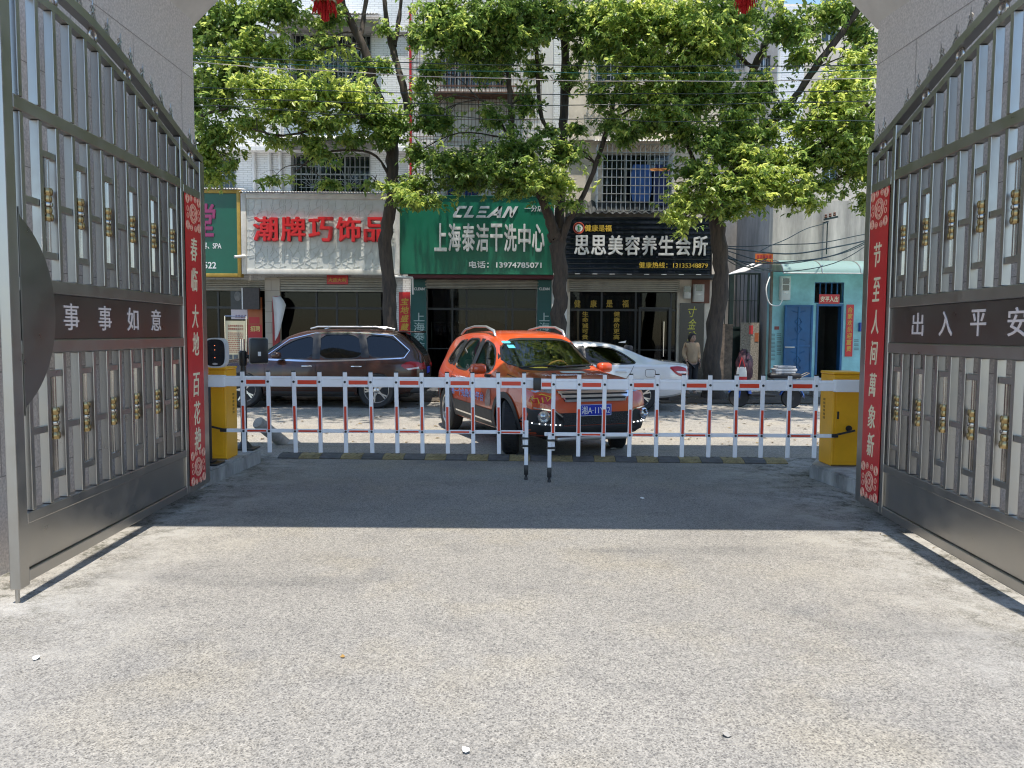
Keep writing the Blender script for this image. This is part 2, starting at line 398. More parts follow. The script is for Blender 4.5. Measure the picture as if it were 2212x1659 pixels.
# uneven strip of soil round the trees, then the paved walk in front of the shops
mb = MB(); nx, ny = 160, 14
for j in range(ny):
    for i in range(nx):
        x = -20+40*i/(nx-1); y = 17.1+2.3*j/(ny-1)
        h = .02 if j in (0, ny-1) else .05+.09*math.sin(j/(ny-1)*math.pi)*(.6+.5*math.sin(x*1.3)+.4*math.sin(x*3.1+1))+rnd.uniform(-.015, .02)
        mb.v.append((x, y, max(.004, h)))
mb.f = [(j*nx+i, j*nx+i+1, (j+1)*nx+i+1, (j+1)*nx+i) for j in range(ny-1) for i in range(nx-1)]
struct(mb.build('soil_strip', s_mat, smooth=180))
mb = MB().box(-30, 30, 19.4, 24.5, -.3, .07)
struct(mb.build('pavement', mat('paving', (.2, .19, .175), .85, 0, .4, 2.5, .2, 30)))

# kerb islands carrying the barrier cabinets
mk = mat('kerb_concrete', (.34, .34, .33), .85, 0, .6, 4, .4, 60, stretch=(1, 1, .35))
def island(poly, h, name):
    bm = bmesh.new(); vs = [bm.verts.new((x, y, -.05)) for x, y in poly]; f = bm.faces.new(vs)
    e = bmesh.ops.extrude_face_region(bm, geom=[f]); bmesh.ops.translate(bm, verts=[q for q in e['geom'] if isinstance(q, bmesh.types.BMVert)], vec=(0, 0, h+.05))
    bmesh.ops.bevel(bm, geom=[q for q in bm.edges if all(v.co.z > h-.01 for v in q.verts)], offset=.018, segments=2, affect='EDGES')
    struct(MB().addbm(bm).build(name, mk))
island([(-5.2, 7.45), (-3.05, 7.45), (-2.96, 9.0), (-3.2, 9.4), (-5.2, 9.4)], .155, 'kerb')
island([(5.4, 7.3), (3.37, 7.3), (3.24, 8.28), (3.5, 8.75), (5.4, 8.75)], .15, 'kerb')

# ------------------------------------------------------------------ gateway building (passage walls, haunched roof)
gw = thing('gateway_building', 'grey pink granite gateway framing the view with sloping haunches overhead', 'gateway', (0, 6.4, 0))
for sgn, (xa, ya), (xb, yb) in ((-1, (-3.23, 4.05), (-3.165, 7.78)), (1, (3.47, 4.05), (3.335, 7.25))):
    bm = bmesh.new()
    xo = sgn*6.2
    vs = [bm.verts.new(p) for p in ((xa, ya, -.1), (xb, yb, -.1), (xo, yb, -.1), (xo, ya, -.1))]
    f = bm.faces.new(vs); e = bmesh.ops.extrude_face_region(bm, geom=[f])
    bmesh.ops.translate(bm, verts=[q for q in e['geom'] if isinstance(q, bmesh.types.BMVert)], vec=(0, 0, 6.6))
    wl = MB().addbm(bm).build('passage_wall', M_granite, gw, world=True)
    # narrow open joints between the granite courses, as slim dark strips standing a hair proud
    j = MB()
    dx = (xb-xa)/(yb-ya)
    for z in (.62, 1.28, 1.95, 2.62, 3.3, 4.02):
        for (y0, y1) in ((ya, yb),):
            p = Vector((xa, y0, z)); q = Vector((xb, y1, z)); nrm = Vector((-sgn, 0, 0))*.002
            j.add([p+nrm, q+nrm, q+nrm+Vector((0, 0, .007)), p+nrm+Vector((0, 0, .007))], [(0, 1, 2, 3)])
    k = 0
    zz = [0, .62, 1.28, 1.95, 2.62, 3.3, 4.02]
    for a in range(6):
        for yv in np.arange(ya+.3+(a % 2)*.45, yb-.05, .9):
            p = Vector((xa+(yv-ya)*dx, yv, zz[a])); nrm = Vector((-sgn, 0, 0))*.002
            j.add([p+nrm, p+nrm+Vector((0, .006, 0)), p+nrm+Vector((0, .006, zz[a+1]-zz[a])), p+nrm+Vector((0, 0, zz[a+1]-zz[a]))], [(0, 1, 2, 3)])
    j.build('joint_lines', mat('joint_mortar', (.30, .27, .255), .9), wl, world=True)
m_pl = mat('white_plaster', (.62, .60, .57), .8, 0, .12, 3, .1, 30)
LH = at(417, 51, 7.78).z; RH = at(1897, 55, 7.25).z
hl = MB().prism([(-6.2, LH+.002), (-3.195, LH), (-1.94, LH+1.25), (-1.94, 6.2), (-6.2, 6.2)], 5.06, 7.86).build('haunch', m_pl, gw, world=True)
hr = MB().prism([(6.2, RH+.002), (3.365, RH), (2.115, RH+1.25), (2.115, 6.2), (6.2, 6.2)], 5.06, 7.34).build('haunch', m_pl, gw, world=True)
MB().box(-6.4, 6.4, 4.81, 8.3, 6.203, 6.9).build('roof_beam', M_granite, gw, world=True)
MB().box(-6.8, 6.8, 4.7, 9.3, 6.903, 7.15).build('roof_slab', m_pl, gw, world=True)
MB().box(-1.93, 2.1, 4.82, 8.28, 6.19, 6.2025).build('soffit', m_pl, gw, world=True)

# ------------------------------------------------------------------ stainless steel gate leaves
M_disc = steel_mat('disc_steel', (.30, .295, .28), .25, .4)
def top_z(u):
    pts = [(-.05, 3.13), (.43, 3.235), (.95, 3.375), (1.43, 3.50), (1.94, 3.60), (2.4, 3.635), (3.02, 3.62)]
    for (a, za), (b, zb) in zip(pts, pts[1:]):
        if u <= b: return za+(zb-za)*(u-a)/(b-a)
    return pts[-1][1]
def gate(name, label, A, B, s, zb, chars, us):
    A = Vector((A[0], A[1], 0)); B = Vector((B[0], B[1], 0)); d = (B-A).normalized(); rz = math.atan2(d.y, d.x)
    t = thing(name, label, 'gate', A, rz, 'stainless steel leaves of the open gate')
    T = .06; W = 3.0
    fr = MB()
    def hb(u0, u1, z0, z1, th=T): fr.rbox(u0, u1, -th/2, th/2, z0, z1, .006)
    hb(2.905, W, zb-.02, top_z(2.95)); hb(.455, .515, zb, 3.22); hb(-.06, .055, zb, 3.11)
    hb(.515, 2.905, zb, zb+.07); hb(.055, .455, zb, zb+.06); hb(.515, 2.905, .435, .50); hb(.515, 2.905, 1.41, 1.49)
    hb(.515, 2.905, 1.77, 1.85); hb(.515, 2.905, 2.78, 2.86); hb(.055, .455, 2.76, 2.83)
    us_ = [-.03, .2, .43, .95, 1.43, 1.94, 2.4, 2.95]
    for a, b in zip(us_, us_[1:]):
        fr.bar((a, 0, top_z(a)), (b+.01, 0, top_z(b)), .066, .06)
        fr.bar((a, 0, top_z(a)-.135), (b+.01, 0, top_z(b)-.135), .05, .045)
    fr.build('frame', M_steel, t)
    MB().rbox(.517, 2.903, -.012, .012, zb+.072, .433, .004).build('kick_panel', M_steel, t)
    pn = MB().rbox(.517, 2.903, -.014, .014, 1.492, 1.768, .004).build('name_panel', steel_mat('dark_plate_steel', (.22, .205, .195), .26, .4), t)
    bars = [.59+.1866*k for k in range(13)]
    for u in bars:
        if u > 2.9: continue
        zt = top_z(u)-.16
        for (z0, z1) in ((2.862, zt), (1.852, 2.778), (.502, 1.408)):
            MB().rbox(u-.019, u+.019, -.028, .028, z0, z1, .004).build('bar', M_steel, t)
    for u in (.16, .33): MB().rbox(u-.02, u+.02, -.02, .02, 2.832, top_z(u)-.16, .004).build('bar', M_steel, t)
    for k in range(12):
        u = .683+.1866*k; a, b = u-.069, u+.069
        if k % 2 == 0:
            for z in (2.60, 2.0, 1.285, .66): MB().rbox(a, b, -.02, .02, z-.02, z+.02, .003).build('cross_piece', M_steel, t)
        else:
            for z in (2.3, .955): MB().rbox(a, b, -.02, .02, z-.02, z+.02, .003).build('cross_piece', M_steel, t)
    for k in range(0, 12, 2):
        u = .776+.1866*k-.0933
        for (z0, z1) in ((2.02, 2.58), (.68, 1.265)):
            zm = (z0+z1)/2+.005
            b = MB().tube([(u-.014, 0, z0), (u-.014, 0, z1)], .012, 8).tube([(u+.014, 0, z0), (u+.014, 0, z1)], .012, 8).build('baluster', M_steelp, t, 40)
            c = MB()
            for sg in (1, -1):
                M = Matrix.Translation((u, 0, zm)) @ Matrix.Diagonal((1, 1, sg, 1))
                c.lathe([(.024, .014), (.028, .02), (.030, .035), (.026, .052), (.034, .060), (.036, .085), (.030, .098), (.012, .1)], 12, M)
            c.build('collar', M_gold, b, 40)
            MB().lathe([(.022, -.014), (.032, -.010), (.034, 0), (.032, .010), (.022, .014)], 12, Matrix.Translation((u, 0, zm))).build('ring_band', M_steelp, b, 40)
    for u in (.21, .95, 1.43, 1.93, 2.42):
        MB().torus((u, 0, top_z(u)-.068), .042, .0135, 20, 8).build('ring', M_steelp, t, 60)
    # scrolled finials on the top rail
    k = 0
    for u in [.08, .2]+[.62+.185*i for i in range(13)]:
        if u > 2.95: continue
        z = top_z(u)+.03; fb = MB()
        lean = rnd.choice((0, 0, 0, .02, -.03))
        for sg in (-1, 1):
            fb.tube([(u, 0, z), (u+sg*.034, 0, z+.012), (u+sg*.036, 0, z+.04), (u+sg*.006+lean*.3, 0, z+.075), (u+sg*.026+lean*.5, 0, z+.09), (u+sg*.01+lean*.6, 0, z+.105)], .007, 5)
            fb.tube([(u+sg*.004, 0, z), (u+sg*.018, 0, z+.03), (u, 0, z+.055)], .006, 5)
        fb.tube([(u+lean*.4, 0, z+.06), (u+lean, 0, z+.15)], [.009, .003], 5)
        fb.build('finial', M_steel, t, 60)
    # half disc that completes a circle with the other leaf; behind the name panel
    pl = [(max(2.0, 3.16+.60*math.cos(a)), 1.65+.60*math.sin(a)) for a in np.linspace(math.pi*.56, math.pi*1.44, 30)]
    pl = [(min(p[0], 2.9), p[1]) for p in pl]
    MB().prism(pl, s*.026, s*.036).build('half_disc', M_disc, t, 40)
    for ch, u in zip(chars, us):
        lt = MB(); write_rect(lt, ch, (u+s*.092, s*.0145, 1.548), (-s, 0, 0), (0, 0, 1), (0, s, 0), .184, .17, .004, .012)
        lt.build('character', mat('satin_lettering', (.66, .58, .56), .5), t)
    MB().tube([(2.98, 0, -.0), (2.98, 0, zb+.02)], .012, 8).build('drop_bolt', M_steel, t, 40)
    return t, A, rz
GL, AL, RL = gate('gate_leaf', 'stainless steel gate leaf bearing the characters 事事如意, with brass collars', (-2.924, 7.26), (-2.799, 4.203), 1, .10, '事事如意', (2.34, 1.9, 1.47, 1.055))
AR = at(1857.5, 1085.6, 6.75); BR = at(2209, 1284.7, 4.33)
GR, AR_, RR = gate('gate_leaf', 'stainless steel gate leaf bearing the characters 出入平安, with brass collars', (3.10, 6.74), (2.935, 4.296), -1, .08, '出入平安', (1.0, 1.42, 1.84, 2.26))

M_orn = mat('pink_ornament', (.78, .42, .30), .45)
def couplet(label, A, rz, s, text, zlist, csz):
    t = thing('couplet', label, 'couplet', A, rz, 'red couplets on the gate')
    y0, y1 = (.031, .034) if s > 0 else (-.034, -.031)
    MB().box(.068, .444, y0, y1, .16, 2.755).build('paper', M_couplet, t)
    # fill plate behind the paper
    MB().box(.056, .454, -.02*1, .02, .165, 2.75).build('backing_plate', M_steel, t)
    yf = s*.0365
    for zc in (2.60, .305):
        o = MB(); c = (.256, yf, zc)
        o.torus(c, .05, .004, 20, 4); o.torus(c, .022, .005, 14, 4); o.torus(c, .085, .004, 24, 4)
        for k in range(12):
            a = 2*math.pi*k/12; o.torus((.256+.066*math.cos(a), yf, zc+.066*math.sin(a)), .014, .003, 8, 4)
        for sx in (-1, 1):
            for sz in (-1, 1):
                for rr in (.03, .048, .064): o.torus((.256+sx*.135, yf, zc+sz*.115), rr*.6, .004, 12, 4)
                o.torus((.256+sx*.13, yf, zc+sz*.03), .022, .0035, 10, 4); o.torus((.256+sx*.05, yf, zc+sz*.13), .026, .0035, 10, 4)
                o.torus((.256+sx*.05, yf, zc+sz*.13), .013, .003, 8, 4)
        o.build('ornament', M_orn, t)
    for ch, z in zip(text, zlist):
        lt = MB(); write_rect(lt, ch, (.256+s*csz*.42, s*.0345, z-csz*.55), (-s, 0, 0), (0, 0, 1), (0, s, 0), csz*.84, csz*1.12, .003, .016, .15)
        lt.build('character', M_cream, t)
zl = [2.28, 2.01, 1.68, 1.43, 1.06, .80, .56]
couplet('red couplet strip reading 春临大地百花艳 on the gate leaf beside the black sign post', AL, RL, 1, '春临大地百花艳', zl, .19)
couplet('red couplet strip reading 节至人间萬象新 on the gate leaf nearer the blue door', AR_, RR, -1, '节至人间萬象新', [2.22, 1.93, 1.66, 1.40, 1.13, .86, .62], .18)

# ------------------------------------------------------------------ barrier gates
M_rust_dirt = mat('grimy_yellow', (.20, .12, .03), .8, 0, .5, 14)
def barrier(label, cab, armY, xs, x_in, x_end, strips, leg, side):
    # cab: x0,x1,y0,y1 of cabinet; xs: picket centres; side=-1 left, +1 right
    t = thing('barrier_gate', label, 'barrier gate', ((cab[0]+cab[1])/2, (cab[2]+cab[3])/2, .15), 0, 'two halves of the car barrier')
    x0, x1, y0, y1 = cab
    bm_ = MB().rbox(x0, x1, y0, y1, .152, 1.13, .012); bm_.rbox(x0-.006, x1+.006, y0-.006, y1+.006, 1.1315, 1.16, .01)
    cb = bm_.build('cabinet', M_yellow, t, 0, world=True)
    dp = MB().rbox(x0+.03, x1-.03, y0-.006, y0-.0005, .20, 1.08, .003).build('door_panel', M_yellow, cb, world=True)
    MB().rbox(x0+.045, x0+.065, y0-.014, y0-.0062, .66, .74, .003).build('latch', M_black, dp, world=True)
    MB().box(x0+.0, x1, y0-.002, y0-.0003, .156, .17).build('base_grime', M_rust_dirt, cb, world=True)
    v = MB(); xf = x1+.0015 if side < 0 else x0-.0015
    for k in range(6): v.box(xf-.002, xf+.002, y1-.14+.0*k, y1-.095, .84-.04*k, .865-.04*k)
    v.build('vent', mat('dark_yellow_paint', (.34, .18, .01), .5), cb, world=True)
    hub = MB(); yh = y0-.0
    hub.tube([((x0+x1)/2+.02, yh-.02, .56), ((x0+x1)/2+.02, yh+.01, .56)], .032, 16)
    if side > 0: hub.build('lock_cap', M_black, cb, 40, world=True)
    za = 1.022
    ar = MB(); a0 = x1-.1 if side < 0 else x0+.30
    a, b = sorted((a0, x_end)); ar.rbox(a, b, armY-.022, armY+.022, za-.055, za+.055, .008)
    ar.rbox(a, b, armY-.026, armY+.026, za+.028, za+.036, .003)
    c0, c1 = sorted(((x0 if side < 0 else x1), xs[0]-side*(-.0)))
    arm = ar.build('arm', M_white, t, 0, world=True)
    c = MB(); e = (cab[1]-.13, cab[1]+.06) if side < 0 else (cab[0]-.06, cab[0]+.30); c.rbox(e[0], e[1], armY-.032, armY+.032, za-.063, za+.063, .006)
    for ex in e: c.tube([(ex+(.03 if ex == e[0] else -.03), armY-.036, za), (ex+(.03 if ex == e[0] else -.03), armY-.03, za)], .008, 8)
    c.build('clamp', M_white, arm, 0, world=True)
    zr = .498
    lo, hi = sorted((xs[0]-side*-.24 if False else (xs[0]+side*.22), x_in))
    rail = MB().rbox(lo, hi, armY-.014, armY+.014, zr-.019, zr+.019, .004).build('lower_rail', M_white, t, 0, world=True)
    lk = MB(); ex = lo if side < 0 else hi
    lk.rbox(ex-.035, ex+.035, armY-.02, armY+.02, zr-.016, zr+.02, .005)
    lk.bar((ex, armY-.01, zr+.01), (ex+side*.24, armY+.06, zr+.05), .012, .02)
    lk.build('link_rod', M_black, t, 40, world=True)
    sgx = -1
    for i, x in enumerate(xs):
        tl = rnd.uniform(-.006, .006)+(-.012 if side < 0 else .004)
        ptop = 1.125-.002*i*0; pbot = .27
        M = Matrix.Translation((x, armY-.034, za)) @ Matrix.Rotation(tl, 4, 'Y')
        if side < 0 and i == len(xs)-1 or side > 0 and i == len(xs)-1: pbot = .33
        pk = MB().rbox(-.021, .021, -.012, .012, pbot-za, ptop-za, .004, M).build('picket', M_white, t, 0, world=True)
        MB().rbox(-.0215, .0215, -.0125, .0125, ptop-za+.0005, ptop-za+.012, .003, M).build('end_cap', M_black, pk, world=True)
        MB().box(-.0125, .0125, -.0145, -.0122, .515-za, .765-za, M).build('reflective_strip', M_red, pk, world=True)
        for z in (za, zr):
            MB().lathe([(.013, 0), (.013, .004), (.009, .008)], 10, M @ Matrix.Translation((0, -.012, z-za)) @ Matrix.Rotation(R(90), 4, 'X')).build('bolt', M_black, pk, 40, world=True)
    for (i, j) in strips:
        a, b = sorted((xs[i], xs[j])); a += .035; b -= .035
        MB().box(a, b, armY-.0245, armY-.0222, za-.026, za+.016).build('reflective_strip', M_red, t, world=True)
        MB().box(a, b, armY-.0165, armY-.0142, zr-.010, zr+.008).build('reflective_strip', M_red, t, world=True)
    lx = leg
    lb = MB().rbox(lx-.020, lx+.020, armY-.062, armY-.038, .155, .63 if side < 0 else .515, .004).build('support_leg', M_white, t, 0, world=True)
    ft = MB().rbox(lx-.023, lx+.023, armY-.064, armY-.036, .05, .156, .005)
    ft.lathe([(.014, .02), (.014, .05), (.01, .052)], 10, Matrix.Translation((lx, armY-.05, 0))); ft.lathe([(.02, .0), (.02, .02), (.012, .03)], 10, Matrix.Translation((lx, armY-.05, 0)))
    ft.build('foot', M_black, lb, 40, world=True)
    for z in (.36, .44):
        q = xs[-1]; lo, hi = sorted((lx, q)); MB().rbox(lo-.03, hi+.03, armY-.068, armY-.02, z-.011, z+.011, .003).build('clip', M_black, lb, 40, world=True)
    return t
YL, YR = 8.12, 7.98
xl = [X(p, YL) for p in (524.5, 580, 635.5, 691, 746, 801.5, 856.5, 911.5, 966.5, 1021.5, 1077, 1133)]
xr = [X(p, YR) for p in (1196.5, 1251.8, 1307, 1363.5, 1420.5, 1477.5, 1534.8, 1592, 1649, 1707, 1764)][::-1]
BLt = barrier('yellow cabinet with fenced arm reaching from the black sign post side', (-3.385, -3.09, 8.28, 8.62), YL, xl, X(1143, YL), X(1154, YL), [(0, 1), (2, 3), (4, 5), (6, 7), (8, 9), (10, 11)], X(1138.5, YL), -1)
BRt = barrier('yellow cabinet with round black lock cap and fenced arm beside the right gate', (3.405, 3.71, 8.13, 8.47), YR, xr, X(1178, YR), X(1164, YR), [(8, 9), (6, 7), (4, 5), (2, 3), (0, 1)], X(1189, YR), 1)
# joint bracket and the short red strip on the right arm's free end
MB().rbox(X(1153, YR), X(1169.5, YR), YR-.035, YR+.05, .96, 1.085, .006).build('meeting_bracket', M_black, BRt, 40, world=True)
MB().box(X(1171, YR), X(1191, YR), YR-.0245, YR-.0222, 1.022-.026, 1.022+.016).build('reflective_strip', M_red, BRt, world=True)

# ------------------------------------------------------------------ sign post with oval display, camera post, leaning bollard, speed bump
t = thing('display_post', 'black post with oval license reader display in a pale rim', 'display post', (at(449, 990, 8.0).x, 8.0, .155))
px = t.location.x
b = MB(); b.lathe([(.045, 0), (.042, .8), (.038, .81)], 12); b.build('pole', M_black, t, 40)
MB().tube([(0, 0, .8), (0, 0, 1.2)], .022, 10).build('rod', M_chrome, t, 40)
MB().rbox(-.14, .14, -.12, .12, 0, .022, .008).rbox(-.07, .07, -.07, .07, .0225, .05, .008).build('base_plate', M_black, t, 40)
hx = at(467, 762, 8.0).x-px; hz = at(467, 762, 8.0).z-.155
def superel(w_, h_, n=40, e=3.0):
    return [(math.copysign(abs(math.cos(a))**(2/e), math.cos(a))*w_*(1+.07*math.cos(2*a+math.pi)), math.copysign(abs(math.sin(a))**(2/e), math.sin(a))*h_) for a in np.linspace(0, 2*math.pi, n, endpoint=False)]
h = MB().prism([(hx+x, hz+z) for x, z in superel(.125, .155)], -.03, .05).build('housing', mat('pale_grey_plastic', (.55, .56, .57), .4), t, 40)
MB().prism([(hx+x, hz+z) for x, z in superel(.108, .14)], -.036, -.0305).build('screen', mat('display_glass', (.01, .011, .014), .12), h, 40)
e = MB()
for zz in (.075, .03, -.05): e.box(hx-.003, hx+.003, -.0385, -.0365, hz+zz-.003, hz+zz+.003)
e.build('indicator_light', emit_mat('red_led', (1, .25, .1), 1.2), h)
MB().prism([(hx+x*.03, hz-.115+z*.011) for x, z in superel(1, 1, 20, 2)], -.038, -.0362).build('badge', M_chrome, h)
MB().rbox(-.06, .02, -.01, .02, 1.02, 1.12, .004).build('mount', M_black, t, 40)

Yc = 9.05
t = thing('camera_post', 'black post with a clamp arm holding a rounded rectangular camera lamp', 'camera post', (at(528, 978, Yc).x, Yc, .155))
px = t.location.x
MB().lathe([(.038, 0), (.036, 1.16)], 12).build('pole', M_black, t, 40)
MB().tube([(0, 0, 1.16), (0, 0, 1.3)], .026, 12).build('rod', M_chrome, t, 40)
MB().rbox(-.15, .15, -.13, .13, 0, .02, .008).lathe([(.1, .02), (.06, .07), (.045, .09)], 14).build('base_plate', M_black, t, 40)
zc = at(528, 770, Yc).z-.155
MB().lathe([(.04, zc-.11), (.048, zc-.09), (.048, zc+.05), (.03, zc+.07)], 14).tube([(.03, 0, zc), (.17, .02, zc)], .022, 10).tube([(.1, -.03, zc-.01), (.1, .05, zc-.01)], .03, 10).build('clamp_arm', M_black, t, 40)
dx = at(558, 758, Yc).x-px; dz = at(558, 758, Yc).z-.155
Mr = Matrix.Translation((dx, .02, dz)) @ Matrix.Rotation(R(38), 4, 'Z')
hd = MB().rbox(-.11, .11, -.035, .045, -.15, .15, .03, Mr).build('lamp_housing', M_black, t, 40)
MB().rbox(-.115, .115, -.0, .02, -.155, .155, .008, Mr).build('rim', mat('rim_grey', (.3, .31, .32), .4), hd, 40)
MB().box(-.025, .01, -.0375, -.0355, -.06, -.01, Mr).build('label_sticker', mat('sticker_white', (.7, .7, .7), .5), hd)

t = thing('bollard', 'tilted grey concrete bollard lying over behind the barrier', 'bollard', (-3.13, 10.62, 0))
p0 = Vector((.03, .02, -.06)); p1 = at(556.5, 912, 10.15)-Vector((-3.13, 10.62, 0))
dv = (p1-p0).normalized(); Mq = Matrix.Translation(p0) @ dv.to_track_quat('Z', 'Y').to_matrix().to_4x4()
MB().lathe([(.085, 0), (.084, .2), (.083, (p1-p0).length-.012), (.074, (p1-p0).length)], 22, Mq).build('post', M_conc, t, 40)
MB().lathe([(.16, .003), (.12, .03), (.09, .045)], 14, Matrix.Translation((.03, .02, 0))).build('broken_footing', M_conc, t, 60)

bump = thing('speed_bump', 'low black and yellow rubber speed bump across the driveway under the barrier', 'speed bump', (0, 9.4, 0))
pa = gz(599, 990.5); pb = gz(1703, 1003); dvec = (pb-pa); dvec.z = 0; L = dvec.length; du = dvec.normalized()
ang = math.atan2(du.y, du.x); n = 24; seg = L/n
M_by = mat('faded_yellow_rubber', (.27, .22, .11), .8, 0, .35, 9, .2, 60); M_bb = mat('black_rubber', (.105, .105, .105), .8, 0, .4, 9, .2, 60)
for k in range(n):
    M = Matrix.Translation(Vector((pa.x, pa.y, .002))+du*(seg*k)) @ Matrix.Rotation(ang, 4, 'Z')
    pr = [(0, 0), (0, .012), (.07, .036), (.14, .046), (.21, .046), (.28, .036), (.35, .012), (.35, 0)]
    mb = MB(); g = .003
    vs = [M @ Vector((g, y, z)) for y, z in pr]+[M @ Vector((seg-g, y, z)) for y, z in pr]; m_ = len(pr)
    mb.add(vs, [tuple(range(m_)), tuple(range(m_, 2*m_))[::-1]]+[(i, i+m_, (i+1) % m_+m_, (i+1) % m_) for i in range(m_)])
    if k % 2:
        for q in range(5):
            y = .03+.0*q; x = .03+q*.045
            mb.bar(M @ Vector((x, .02, .021)), M @ Vector((x+.035, .075, .041)), .008, .008)
    s_ = mb.build('rubber_segment', M_by if k % 2 else M_bb, bump, world=True)
    h_ = MB()
    for xx in (.09, .17): h_.lathe([(.016, .0), (.016, .0035)], 10, M @ Matrix.Translation((xx, .175, .0455)))
    h_.build('bolt_hole', M_black, s_, world=True)

# ------------------------------------------------------------------ lanterns under the gateway eaves
def lantern(label, px, Y, pyb):
    p = at(px, pyb, Y); t = thing('lantern', label, 'lantern', (p.x, Y, p.z), 0, 'red lanterns under the gateway roof')
    Zt = 6.9-p.z
    mr_ = mat('red_silk', (.55, .008, .012), .5, 0, .1, 10)
    MB().lathe([(.06, .22), (.2, .26), (.29, .38), (.31, .5), (.29, .62), (.2, .74), (.06, .78)], 24).build('lantern_body', mr_, t, 60)
    MB().lathe([(.1, .18), (.13, .19), (.13, .23), (.1, .24)], 20).lathe([(.1, .77), (.13, .78), (.13, .82), (.1, .83)], 20).build('gold_collar', M_gold, t, 40)
    ts = MB()
    for k in range(70):
        a = rnd.uniform(0, 6.28); r0 = rnd.uniform(.02, .12); l_ = rnd.uniform(.07, .12)
        ts.tube([(r0*math.cos(a), r0*math.sin(a), .19), (r0*1.25*math.cos(a), r0*1.25*math.sin(a), .19-l_)], .006, 4)
    for k in range(30):
        a = rnd.uniform(0, 6.28); r0 = rnd.uniform(.005, .04)
        ts.tube([(r0*math.cos(a), r0*math.sin(a), .16), (r0*1.1*math.cos(a)+rnd.uniform(-.02, .02), r0*math.sin(a), rnd.uniform(0, .04))], .006, 4)
    ts.build('tassel', mat('red_tassel', (.5, .01, .015), .7), t)
    MB().tube([(0, 0, .8), (0, 0, Zt+.01)], .008, 6).build('cord', M_black, t)
lantern('red lantern whose tassel hangs above the white shop sign', 703, 8.9, 46)
lantern('red lantern whose short tassel hangs above the right hand trees', 1607, 8.9, 30)

# ------------------------------------------------------------------ buildings across the street
YW, YS = 22.0, 21.25        # wall plane, sign plane
M_tile = tile_mat('white_wall_tiles', (.84, .85, .86), (.5, .5, .5), .24, .06)
M_cream = MATS['cream_lettering']
M_creamw = mat('cream_render', (.66, .59, .50), .8, 0, .3, 1.2, .1, 25)
M_sheet = mat('white_sheet_metal', (.78, .77, .75), .5, .1, .25, 2, stretch=(1, 1, .2))
M_glassd = mat('dark_window_glass', (.012, .02, .022), .05, 0, .3, 1.5, spec=.8)
M_alu = mat('aluminium', (.5, .5, .48), .35, .8, .1)
M_rust = mat('rusty_iron', (.16, .085, .06), .8, .2, .5, 8)
M_bars = mat('grille_bars', (.33, .34, .33), .5, .4, .3, 6)
M_grey = mat('grey_render', (.30, .29, .28), .85, 0, .45, 1.6, .15, 25, stretch=(1, 1, .35))

def wall(name, x0, x1, z0, z1, Y, holes, m, parent, depth=.22, thick=.3):
    xs = sorted({x0, x1, *[h[0] for h in holes], *[h[1] for h in holes]}); zs = sorted({z0, z1, *[h[2] for h in holes], *[h[3] for h in holes]})
    xs = [x for x in xs if x0 <= x <= x1]; zs = [z for z in zs if z0 <= z <= z1]
    mb = MB()
    for a, b in zip(xs, xs[1:]):
        for c, d in zip(zs, zs[1:]):
            mx, mz = (a+b)/2, (c+d)/2
            if any(h[0] < mx < h[1] and h[2] < mz < h[3] for h in holes): continue
            mb.add([(a, Y, c), (b, Y, c), (b, Y, d), (a, Y, d)], [(0, 1, 2, 3)])
    for h in holes:
        a, b, c, d = h; c = max(c, z0); D = Y+depth
        mb.add([(a, Y, c), (b, Y, c), (b, Y, d), (a, Y, d), (a, D, c), (b, D, c), (b, D, d), (a, D, d)], [(0, 4, 7, 3), (1, 2, 6, 5), (3, 7, 6, 2), (0, 1, 5, 4)])
    T = Y+thick
    mb.add([(x0, Y, z0), (x1, Y, z0), (x1, Y, z1), (x0, Y, z1), (x0, T, z0), (x1, T, z0), (x1, T, z1), (x0, T, z1)], [(0, 3, 7, 4), (1, 5, 6, 2), (3, 2, 6, 7)])
    o = bpy.data.objects.new(name, None) if False else None
    return mb.build(name, m, parent, world=True)

def rectP(px0, px1, py0, py1, Y):
    a = at(px0, py1, Y); b = at(px1, py0, Y); return (a.x, b.x, a.z, b.z)

def window(b, h, Y=YW, n=2, fm=None, curtain=None, deep=.16, transom=None):
    x0, x1, z0, z1 = h; fm = fm or M_alu; yf = Y+deep
    f = MB(); t_ = .045
    f.box(x0+.001, x0+t_, yf-.03, yf+.03, z0+.001, z1-.001).box(x1-t_, x1-.001, yf-.03, yf+.03, z0+.001, z1-.001)
    f.box(x0+t_, x1-t_, yf-.03, yf+.03, z0+.001, z0+t_).box(x0+t_, x1-t_, yf-.03, yf+.03, z1-t_, z1-.001)
    for k in range(1, n):
        xm = x0+(x1-x0)*k/n; f.box(xm-.02, xm+.02, yf-.028, yf+.028, z0+t_, z1-t_)
    if transom: f.box(x0+t_, x1-t_, yf-.026, yf+.026, z0+(z1-z0)*transom-.02, z0+(z1-z0)*transom+.02)
    w_ = f.build('window', fm, b, world=True)
    MB().box(x0+t_*.5, x1-t_*.5, yf-.006, yf+.006, z0+t_*.5, z1-t_*.5).build('pane', M_glassd, w_, world=True)
    if curtain:
        c = MB(); nn = 26; vs = []
        for i in range(nn+1):
            x = x0+t_+(x1-x0-2*t_)*i/nn; y = yf-.02+.012*math.sin(i*1.9)
            vs += [(x, y, z0+t_), (x, y, z1-t_)]
        c.add(vs, [(2*i, 2*i+2, 2*i+3, 2*i+1) for i in range(nn)]); c.build('curtain', curtain, w_, world=True)
    return w_

